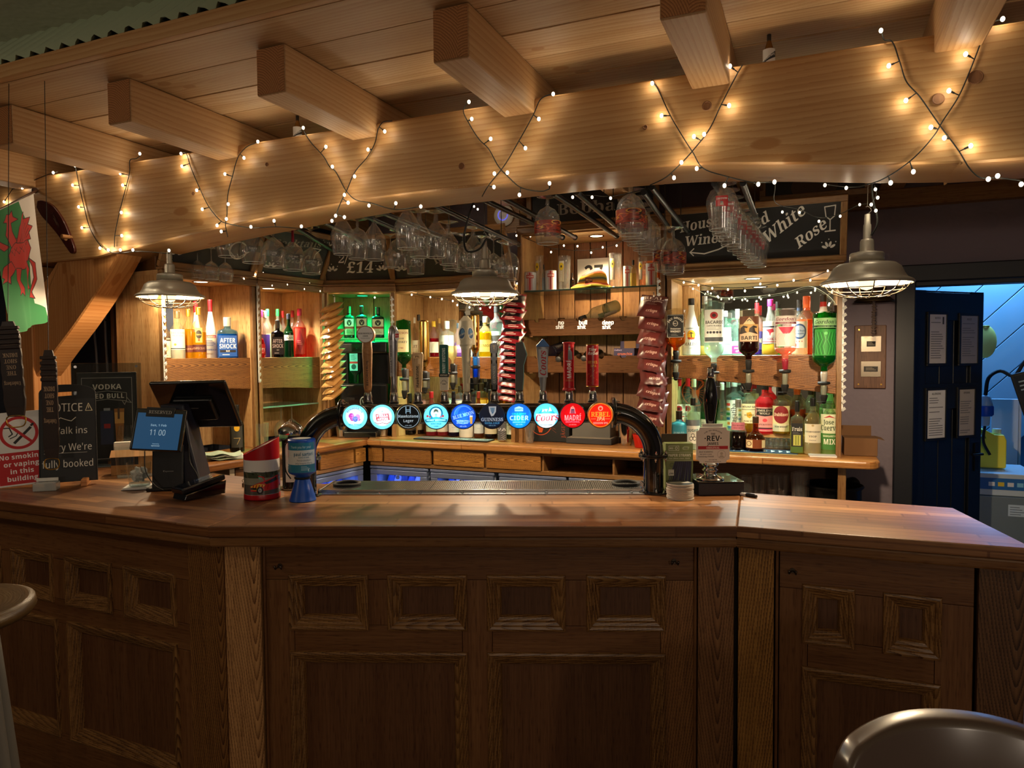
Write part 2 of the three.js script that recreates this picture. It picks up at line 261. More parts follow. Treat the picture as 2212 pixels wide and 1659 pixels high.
// ---------- the bar counter ----------
const CT = 1.10;                                   // top of the counter
const FR = [v3(-2.65,0,-2.776),v3(-0.865,0,-1.996),v3(0.618,0,-1.946),v3(1.262,0,-1.697)];
const BK = { l: v3(-2.65,0,-3.62),j: v3(-0.74,0,-2.655),t: v3(0.497,0,-2.612),r0: v3(0.783,0,-2.426),r: v3(1.346,0,-2.155) };
function plate(pts,y0,y1,ang,mat,bevel = 0.004) {
  const g = extrude(shape(pts.map((p) => [p.x,-p.z])),y1 - y0 - 2 * bevel,bevel,2); g.rotateX(-Math.PI / 2).translate(0,y0 + bevel,0);
  g.rotateY(-ang); metric(g,0); g.rotateY(ang); return g;
}
const dirs = [0,1,2].map((i) => FR[i + 1].clone().sub(FR[i]).normalize()),norms = dirs.map((d) => v3(-d.z,0,d.x)),angs = dirs.map((d) => Math.atan2(-d.z,d.x));
function offset(d) {   // the front line, d metres behind itself
  return FR.map((p,i) => { const n = i === 0 ? norms[0] : i === 3 ? norms[2] : norms[i - 1].clone().add(norms[i]).normalize(),k = i === 0 || i === 3 ? 1 : 1 / n.dot(norms[i]); return p.clone().addScaledVector(n,-d * k); });
}
{
  const top = thing('bar_counter_top','long polished stave worktop of the bar with two bends','worktop');
  part('worktop_section',plate([FR[0],FR[1],BK.j,BK.l],CT - 0.032,CT,angs[0]),TOP,top);
  part('worktop_section',plate([FR[1],FR[2],BK.r0,BK.t,BK.j],CT - 0.032,CT,angs[1]),TOP,top);
  part('worktop_section',plate([FR[2],FR[3],BK.r,BK.r0],CT - 0.032,CT,angs[2]),TOP,top);
  const o1 = offset(0.008),o2 = offset(0.06);
  for (let i = 0; i < 3; i++) part('edge_strip',plate([o1[i],o1[i + 1],o2[i + 1],o2[i]],CT - 0.063,CT - 0.0335,angs[i],LIP,0.006),LIP,top);
  const d = BK.r.clone().sub(FR[3]).normalize(),n = v3(d.z,0,-d.x);
  part('edge_strip',plate([o1[3].clone().addScaledVector(n,-0.0),BK.r.clone().addScaledVector(n,-0.008),BK.r.clone().addScaledVector(n,-0.06),o2[3].clone().addScaledVector(n,-0.055)],CT - 0.063,CT - 0.0335,0.9,LIP,0.004),LIP,top);
}
// four mitred lengths of moulding round an opening w x h
const PROF = [[-0.016,0.0],[-0.014,0.006],[-0.008,0.0085],[-0.001,0.006],[0.002,0.0015],[0.010,-0.001],[0.014,-0.006],[0.022,-0.009],[0.026,-0.016],[0.027,-0.02]];
function mouldSide(L,off) {
  const pos = []; for (let j = 0; j < PROF.length - 1; j++) { const [d0,z0] = PROF[j],[d1,z1] = PROF[j + 1],a = [-L / 2 + d0,-d0,z0],b = [L / 2 - d0,-d0,z0],c = [L / 2 - d1,-d1,z1],e = [-L / 2 + d1,-d1,z1]; pos.push(...e,...c,...b,...e,...b,...a); }
  const g = new THREE.BufferGeometry(); g.setAttribute('position',new THREE.Float32BufferAttribute(pos,3)); g.computeVertexNormals(); return metric(g,0,1.6,0.8,off);
}
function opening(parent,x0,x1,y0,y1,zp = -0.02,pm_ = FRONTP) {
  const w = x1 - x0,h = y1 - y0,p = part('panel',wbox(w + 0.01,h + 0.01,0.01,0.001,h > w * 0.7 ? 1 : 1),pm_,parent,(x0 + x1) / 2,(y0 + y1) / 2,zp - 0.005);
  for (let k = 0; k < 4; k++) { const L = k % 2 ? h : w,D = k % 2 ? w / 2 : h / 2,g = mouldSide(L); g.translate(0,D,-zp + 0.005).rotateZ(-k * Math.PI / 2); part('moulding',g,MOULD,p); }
}
function board(parent,name,x0,x1,y0,y1,mat,t = 0.022,z = 0,grain) { return part(name,wbox(x1 - x0 - 0.0012,y1 - y0 - 0.0012,t,0.0012,grain),mat,parent,(x0 + x1) / 2,(y0 + y1) / 2,z - t / 2); }
{ const o = offset(0.1); for (const i of [1,2]) structure('light_stop_pillar',wbox(0.05,CT - 0.07,0.05,0.002,1),M(0x24160d,0.8),v3(o[i].x + (i === 2 ? 0.012 : 0),(CT - 0.07) / 2,o[i].z - 0.012),0,'dark post added inside a bend of the bar to stop light at the seam'); }  // hidden posts added to stop light leaking through the corner seams
const FACE = offset(0.075),FTOP = CT - 0.064;
function face(i) {
  const p = FACE[i],d = dirs[i],n = norms[i];
  return { p,d,n,at: (px,py) => { const q = onPlane(px,py,p,n); return [q.clone().sub(p).dot(d),q.y]; },len: FACE[i + 1].distanceTo(p),ry: angs[i] };
}
function hook(parent,x,y) {
  const g = [move(cyl(0.007,0.007,0.003,12).rotateX(Math.PI / 2),0,0,0.0015)];
  for (const s of [-1,1]) g.push(tube([v3(0,0,0.003),v3(s * 0.006,-0.004,0.010),v3(s * 0.009,-0.007,0.015),v3(s * 0.009,0.001,0.019)],0.0018,10,6));
  g.push(move(new THREE.SphereGeometry(0.0035,10,8),0.009,0.002,0.019),move(new THREE.SphereGeometry(0.0035,10,8),-0.009,0.002,0.019));
  part('bag_hook',merge(g),M(0x6b6257,0.3,1),parent,x,y,0);
}
{
  // middle front
  const F = face(1),t = thing('bar_panelling','middle front of the bar with four small panels over two tall ones','bar front',F.p,F.ry);
  const X = (x,y) => F.at(x,y)[0],Y = (x,y) => F.at(x,y)[1];
  const xs = [635,785,848,998,1063,1210,1278,1427].map((x) => X(x,1300)),sy1 = Y(1100,1253),sy0 = Y(1100,1352),ly1 = Y(1100,1420);
  const xL = X(572,1300),xR = X(1502,1300);
  board(t,'top_rail',xL,xR,sy1,FTOP,FRONT); board(t,'bottom_rail',xL,xR,0.0,0.2,FRONT);
  board(t,'stile',xL,xs[0],0.2,sy1,FRONT,0.022,0,1); board(t,'stile',xs[7],xR,0.2,sy1,FRONTC,0.022,0,1); board(t,'stile',xs[3],xs[4],0.2,sy1,FRONT,0.022,0,1);
  board(t,'middle_rail',xs[0],xs[3],ly1,sy0,FRONT); board(t,'middle_rail',xs[4],xs[7],ly1,sy0,FRONT);
  board(t,'short_stile',xs[1],xs[2],sy0,sy1,FRONT,0.022,0,1); board(t,'short_stile',xs[5],xs[6],sy0,sy1,FRONT,0.022,0,1);
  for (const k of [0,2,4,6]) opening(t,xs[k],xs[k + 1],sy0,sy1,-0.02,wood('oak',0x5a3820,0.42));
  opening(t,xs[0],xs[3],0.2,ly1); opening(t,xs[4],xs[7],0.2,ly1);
  hook(t,X(605,1222),Y(605,1222)); hook(t,X(1456,1212),Y(1456,1212));
  // corner boards at both ends, with a beaded edge
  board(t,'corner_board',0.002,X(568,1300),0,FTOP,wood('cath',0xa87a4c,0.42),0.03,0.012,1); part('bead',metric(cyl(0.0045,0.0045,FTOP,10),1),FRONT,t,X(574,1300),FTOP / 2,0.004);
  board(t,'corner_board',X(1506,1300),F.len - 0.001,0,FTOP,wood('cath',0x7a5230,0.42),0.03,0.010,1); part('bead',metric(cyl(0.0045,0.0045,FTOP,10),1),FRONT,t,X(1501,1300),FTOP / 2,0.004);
  part('carcass',new THREE.BoxGeometry(F.len - 0.01,FTOP - 0.01,0.02),M(0x2a1a10,0.8),t,F.len / 2,FTOP / 2,-0.05);
}
{
  // left front
  const F = face(0),t = thing('bar_panelling','left front of the bar with small square panels, bending away behind the stool','bar front',F.p,F.ry);
  const X = (x,y) => F.at(x,y)[0],Y = (x,y) => F.at(x,y)[1],E = F.len;
  const s = [[32,110],[148,236],[275,373]].map(([a,b]) => [X(a,1240),X(b,1260)]);
  const w = s[2][1] - s[2][0],pitch = s[2][0] - s[1][0]; s.unshift([s[0][0] - pitch,s[0][0] - pitch + w]);
  const sy1 = (Y(275,1230) + Y(32,1194)) / 2,sy0 = (Y(275,1322) + Y(32,1275)) / 2,ly1 = Y(270,1376),ly0 = Y(270,1625),xL = 0.01,xR = X(410,1300);
  const lx = [X(155,1420),X(380,1470)],kx = [lx[0] - (X(155,1420) - X(122,1420)) - (lx[1] - lx[0]),X(122,1420)];
  board(t,'top_rail',xL,xR,sy1,FTOP,FRONT); board(t,'bottom_rail',xL,xR,0,ly0,FRONT);
  board(t,'middle_rail',xL,xR,ly1,sy0,FRONT);
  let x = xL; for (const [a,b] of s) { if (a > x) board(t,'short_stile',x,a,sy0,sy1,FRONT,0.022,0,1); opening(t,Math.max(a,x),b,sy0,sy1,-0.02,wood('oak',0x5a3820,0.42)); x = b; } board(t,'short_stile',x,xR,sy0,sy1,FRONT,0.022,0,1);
  board(t,'stile',xL,kx[0],ly0,ly1,FRONT,0.022,0,1); board(t,'stile',kx[1],lx[0],ly0,ly1,FRONT,0.022,0,1); board(t,'stile',lx[1],xR,ly0,ly1,FRONT,0.022,0,1);
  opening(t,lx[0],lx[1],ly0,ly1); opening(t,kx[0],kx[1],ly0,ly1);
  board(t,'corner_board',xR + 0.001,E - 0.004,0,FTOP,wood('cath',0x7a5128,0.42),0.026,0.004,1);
  part('carcass',new THREE.BoxGeometry(E - 0.05,FTOP - 0.01,0.02),M(0x2a1a10,0.8),t,E / 2 - 0.03,FTOP / 2,-0.05);
}
{
  // right front
  const F = face(2),t = thing('bar_panelling','right front of the bar with two small square panels over a tall one','bar front',F.p,F.ry);
  const X = (x,y) => F.at(x,y)[0],Y = (x,y) => F.at(x,y)[1],E = F.len;
  const s = [[1745,1833],[1921,2020]].map(([a,b]) => [X(a,1330),X(b,1350)]),sy1 = (Y(1745,1273) + Y(2015,1303)) / 2,sy0 = (Y(1745,1378) + Y(2015,1414)) / 2,ly1 = Y(1880,1470),xL = X(1683,1320),xR = X(2104,1330);
  board(t,'top_rail',xL,xR,sy1,FTOP,FRONT); board(t,'bottom_rail',xL,xR,0,0.2,FRONT); board(t,'middle_rail',s[0][0],s[1][1],ly1,sy0,FRONT);
  board(t,'stile',xL,s[0][0],0.2,sy1,FRONT,0.022,0,1); board(t,'stile',s[1][1],xR,0.2,sy1,FRONT,0.022,0,1); board(t,'short_stile',s[0][1],s[1][0],sy0,sy1,FRONT,0.022,0,1);
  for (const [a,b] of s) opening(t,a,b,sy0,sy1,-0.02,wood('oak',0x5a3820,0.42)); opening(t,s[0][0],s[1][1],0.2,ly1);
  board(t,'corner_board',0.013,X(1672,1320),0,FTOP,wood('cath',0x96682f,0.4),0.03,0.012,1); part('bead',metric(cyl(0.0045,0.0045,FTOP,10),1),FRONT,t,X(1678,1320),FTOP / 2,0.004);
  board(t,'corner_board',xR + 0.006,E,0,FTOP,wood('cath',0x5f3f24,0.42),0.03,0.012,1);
  hook(t,X(1712,1232),Y(1712,1232));
  part('carcass',new THREE.BoxGeometry(E - 0.05,FTOP - 0.01,0.02),M(0x2a1a10,0.8),t,E / 2 + 0.02,FTOP / 2,-0.05);
  part('end_panel',wbox(0.02,FTOP,0.36,0.002,1),FRONT,t,E - 0.012,FTOP / 2,-0.22);
}
// drip tray let into the worktop
{
  const c = onY(1045,1056,CT),wL = v3(-0.69,0,-2.59),wR = v3(0.5,0,-2.5),ang = angs[1],x0 = -0.675,x1 = 0.478,z0 = -2.615,z1 = -2.44;
  const t = thing('drip_tray','long perforated steel drip tray at the back edge of the counter','drip tray',v3((x0 + x1) / 2,CT,(z0 + z1) / 2),ang);
  const w = x1 - x0,d = z1 - z0;
  part('tray_body',merge([move(new THREE.BoxGeometry(w,0.003,d),0,0.0018,0),move(rbox(w,0.012,0.006,0.002),0,0.0075,d / 2 - 0.003),move(rbox(w,0.012,0.006,0.002),0,0.0075,-d / 2 + 0.003),move(rbox(0.006,0.012,d - 0.013,0.002),w / 2 - 0.003,0.0075,0),move(rbox(0.006,0.012,d - 0.013,0.002),-w / 2 + 0.003,0.0075,0)]),STEEL,t);
  const gn = 6,gw = (w - 0.02) / gn;
  for (let k = 0; k < gn; k++) {   // each grille: bars both ways, so that the holes are real
    const bars = [],nx = 26,nz = 11,gx = gw - 0.003,gd = d - 0.018;
    for (let i = 0; i <= nx; i++) bars.push(move(new THREE.BoxGeometry(gx / nx * 0.42,0.0022,gd),-gx / 2 + gx * i / nx * 0.98 + gx * 0.01,0,0));
    for (let i = 0; i <= nz; i++) bars.push(move(new THREE.BoxGeometry(gx,0.0021,gd / nz * 0.42),0,0,-gd / 2 + gd * i / nz * 0.97 + gd * 0.015));
    part('grille',merge(bars),STEEL,t,-w / 2 + 0.01 + gw * (k + 0.5),0.0115,0);
  }
  const lp = rbox(w + 0.01,0.004,0.028,0.0015); part('front_flange',lp,STEEL,t,0,0.0022,d / 2 + 0.0145);
  for (let i = 0; i < 8; i++) part('screw',cyl(0.005,0.006,0.003,12),CHROME,t,-w / 2 + 0.07 + i * (w - 0.14) / 7,0.0058,d / 2 + 0.013);
  for (const s of [-1,1]) part('drain_ring',new THREE.TorusGeometry(0.045,0.006,8,28).rotateX(Math.PI / 2),RUBBER,t,s * (w / 2 - 0.075),0.017,-0.01);
}

// ---------- beer font: a black pipe on two legs over the drip tray ----------
const FZ = 2.43,FH = 1.3775,FL = -0.71,FRX = 0.484,PR = 0.034;
{
  const t = thing('beer_font','glossy black pipe arch standing over the drip tray and carrying the ten taps','beer font',v3(0,CT,-FZ)),h = FH - CT,br = 0.14,pts = [];
  pts.push(v3(FL,0.004,0),v3(FL,0.06,0)); for (let i = 0; i <= 10; i++) { const a = Math.PI - i / 10 * Math.PI / 2; pts.push(v3(FL + br + Math.cos(a) * br,h - br + Math.sin(a) * br,0)); }
  for (let i = 1; i < 8; i++) pts.push(v3(mix(FL + br,FRX - br,i / 8),h,0));
  for (let i = 0; i <= 10; i++) { const a = Math.PI / 2 - i / 10 * Math.PI / 2; pts.push(v3(FRX - br + Math.cos(a) * br,h - br + Math.sin(a) * br,0)); }
  pts.push(v3(FRX,0.06,0),v3(FRX,0.004,0));
  part('pipe',tube(pts,PR,160,28),BLACKG,t);
  const fl = (r) => lathe([[0,0],[r,0],[r + 0.001,0.002],[r,0.0055],[PR,0.0065]],32);
  const BOLT = lathe([[0,0],[0.0048,0],[0.0048,0.007],[0.0026,0.0072],[0.0026,0.013],[0,0.013]],8),bolts = (fx,fy,dir) => { for (let k = 0; k < 6; k++) { const a = k * Math.PI / 3 + 0.5,d = v3(Math.cos(a) * 0.0435,0.0052,Math.sin(a) * 0.0435),m = part('bolt',BOLT,CHROME,t); if (dir === 2) { m.rotation.x = Math.PI; d.y *= -1; d.z *= -1; } if (dir === 3) { m.rotation.z = -Math.PI / 2; d.set(d.y,d.x,d.z); } m.position.set(fx + d.x,fy + d.y,d.z); } };
  for (const x of [FL,FRX]) { part('foot_flange',fl(0.052),BLACKG,t,x,0.0008,0); bolts(x,0.0006); part('leg_flange',merge([fl(0.05),move(fl(0.05).rotateX(Math.PI),0,-0.0003,0)]),BLACKG,t,x,h - br - 0.008,0); bolts(x,h - br - 0.008); bolts(x,h - br - 0.0085,2); }
  for (const px of [737,1325]) { const x = (px - 1106) / FPX * FZ; part('pipe_flange',merge([fl(0.052).rotateZ(Math.PI / 2),fl(0.052).rotateZ(-Math.PI / 2)]),BLACKG,t,x,h,0); bolts(x,h,3); }
}
// ten taps: a lit badge in front of the pipe and a pull handle behind it
const BADGE = [
  (x,s) => { disc(x,'#8ff0ff',64,64,64); disc(x,'#f4ffff',64,60,48); arcTxt(x,'REKORDERLIG',64,64,46,13,'#1b4a7a',-2.5,-0.64); for (const [a,b,c,r] of [[46,58,'#c2277e',15],[50,72,'#b5206e',12],[78,62,'#cf3a8a',13],[66,74,'#3b2a92',14],[84,76,'#b5206e',8]]) { disc(x,c,a,b,r); for (let i = 0; i < 5; i++) disc(x,'#e97ab5',a - r / 2 + (i % 3) * r / 2,b - r / 3 + (i > 2) * r / 1.5,2); } txt(x,'WILD BERRIES',64,104,10,'#34799c'); },
  (x) => { disc(x,'#8ff2ff',64,64,64); disc(x,'#f6ffff',64,62,50); poly(x,'#c8202c',[[30,50],[96,46],[102,80],[34,86]]); txt(x,'STELLA',64,58,17,'#fff','bold serif',60,-0.05); txt(x,'ARTOIS',66,75,16,'#fff','bold serif',60,-0.05); ring(x,'#c9a',64,34,8,2); poly(x,'#b8323c',[[24,92],[40,100],[64,95],[88,100],[106,90]],1,3); disc(x,'#888',64,36,3); },
  (x) => { disc(x,'#0c0f12',64,64,64); ring(x,'#e9f4ff',64,64,57,3); for (const a of [50,72]) fill(x,'#bfe4ff',a,12,5,36); fill(x,'#bfe4ff',50,26,27,4); fill(x,'#bfe4ff',50,34,27,4); txt(x,'Hawkstone',64,62,22,'#eef6ff','bold sans-serif',106); txt(x,'Lager',64,84,20,'#eef6ff'); txt(x,'4.8% ABV',64,110,8,'#cde'); },
  (x) => { disc(x,'#86eaff',64,64,64); disc(x,'#1a6d86',64,48,36); disc(x,'#eaffff',64,46,27); disc(x,'#d9b79a',64,46,14); disc(x,'#5a4634',64,38,12); disc(x,'#e6cbb2',64,48,10); disc(x,'#8a7666',64,56,7); for (const a of [20,100]) { disc(x,'#d2303c',a,62,6); disc(x,'#d2303c',a + (a < 60 ? 12 : -12),66,5); } poly(x,'#0f7388',[[6,80],[64,64],[122,80],[118,94],[64,90],[10,94]]); txt(x,'HENRY WESTONS',64,83,14,'#eaffff','bold sans-serif',100); txt(x,'VINTAGE',64,101,13,'#134c5e'); txt(x,'CIDER',64,115,8,'#134c5e'); },
  (x) => { disc(x,'#1557c8',64,64,64); disc(x,'#3a8de8',64,56,50); disc(x,'#1b66d6',74,52,38); ring(x,'#8fd8ff',64,58,46,2); poly(x,'#1d50b6',[[4,62],[120,28],[124,56],[8,88]]); txt(x,'BLUE MOON',64,58,25,'#c9ecff','bold serif',112,-0.27); txt(x,'BELGIAN STYLE',60,88,11,'#fff','bold sans-serif',60); txt(x,'WHEAT BEER',58,100,10,'#d8f0ff','bold sans-serif',60); poly(x,'#ffb04a',[[96,66],[112,66],[110,104],[99,104]]); fill(x,'#fff6e0',96,60,16,8); txt(x,'ABV 4.3%',62,116,8,'#cfe8ff'); },
  (x) => { disc(x,'#0b1a30',64,64,64); disc(x,'#12345c',64,70,50); disc(x,'#0b1a30',64,52,50); poly(x,'#f2f4ee',[[46,14],[86,14],[84,42],[72,62],[60,66],[50,44]]); poly(x,'#4f86a8',[[54,20],[78,20],[76,40],[66,54],[58,40]]); for (let i = 0; i < 5; i++) fill(x,'#f2f4ee',57 + i * 4,20,1,30 - i * 2); txt(x,'GUINNESS',64,82,25,'#f4fbff','bold serif',116); txt(x,'EXTRA COLD',64,100,13,'#6fd0ff','bold sans-serif',90); txt(x,'ABV 4.1%',64,113,8,'#9cd'); },
  (x) => { disc(x,'#0d8fe0',64,64,64); disc(x,'#1476d0',64,44,52); disc(x,'#19b6ee',64,92,34); poly(x,'#d8f4ff',[[42,22],[64,14],[86,22],[86,40],[42,40]]); txt(x,"SHARP'S",64,31,10,'#1476d0'); txt(x,'COLD RIVER',64,53,13,'#35e0ff','bold sans-serif',88); txt(x,'CIDER',64,75,34,'#f2fdff','bold sans-serif',104); txt(x,'MEDIUM APPLE',64,97,9,'#c8f4ff'); txt(x,'ABV 4.5%',64,109,8,'#c8f4ff'); },
  (x) => { disc(x,'#5fdcff',64,64,64); disc(x,'#f6feff',64,80,50); poly(x,'#2aa4e4',[[18,56],[46,26],[64,44],[82,18],[112,56]]); poly(x,'#e8fbff',[[46,26],[54,40],[40,46]]); poly(x,'#e8fbff',[[82,18],[94,40],[74,42]]); fill(x,'#f6feff',10,54,108,12); txt(x,'Coors',64,74,48,'#d01f2e','italic bold serif',122,-0.06); txt(x,'ICE COLD LAGER',64,112,8,'#567'); },
  (x) => { disc(x,'#d81322',64,64,64); disc(x,'#c20f1e',64,64,50); poly(x,'#e8eef2',[[54,22],[66,14],[74,26],[80,54],[48,54]]); poly(x,'#39708c',[[56,30],[72,30],[76,54],[52,54]]); disc(x,'#e6c3a4',64,21,6); txt(x,'MADRÍ',64,76,40,'#f2f6f8','bold sans-serif',88); txt(x,'EXCEPCIONAL',64,98,12,'#fbe','bold sans-serif',74); txt(x,'LA SOCIAL',64,112,8,'#fdd'); },
  (x) => { disc(x,'#e8321a',64,64,64); ring(x,'#ffcf3a',64,64,60,4); disc(x,'#f6e6d0',64,28,13); disc(x,'#d8321a',64,30,7); txt(x,'REBEL',64,60,34,'#ffe24a','bold serif',100); txt(x,'IPA',64,84,26,'#fff2c0','italic bold sans-serif'); fill(x,'#ffe9a0',14,82,26,2); fill(x,'#ffe9a0',88,82,26,2); txt(x,'SESSION IPA',64,105,14,'#fff','bold sans-serif',76); },
];
const BX = [767,826,882,942,1001,1063,1121,1180,1237,1297],HX = [795,851,903,960,1008,1068,1122,1173,1229,1280];
const TAPNAME = ['wooden lollipop handle and a pale berry badge, first from the left','slim silver handle and a red banner on a white badge','pale wood block handle and a black badge','green and cream block handle and a turquoise portrait badge','cream handle with a faceted blue and white head and blue badge','slim black handle and a black badge with a white harp','grey and teal angled handle and a bright blue badge','blue peaked silver wedge handle and red script badge','red tube handle and a plain red badge','red and gold can handle and orange badge, rightmost'];
const HZ = 2.54,hy = (py) => 1.58 - (py - 764.5) / FPX * HZ;
const upText = (w,h,bg,s,color,font,size,extra) => label(w,h,(x) => { fill(x,bg,0,0,w,h); if (extra) extra(x,w,h); txt(x,s,w / 2,h * 0.52,size || w * 0.62,color,font || 'bold serif',h * 0.9,-Math.PI / 2); });
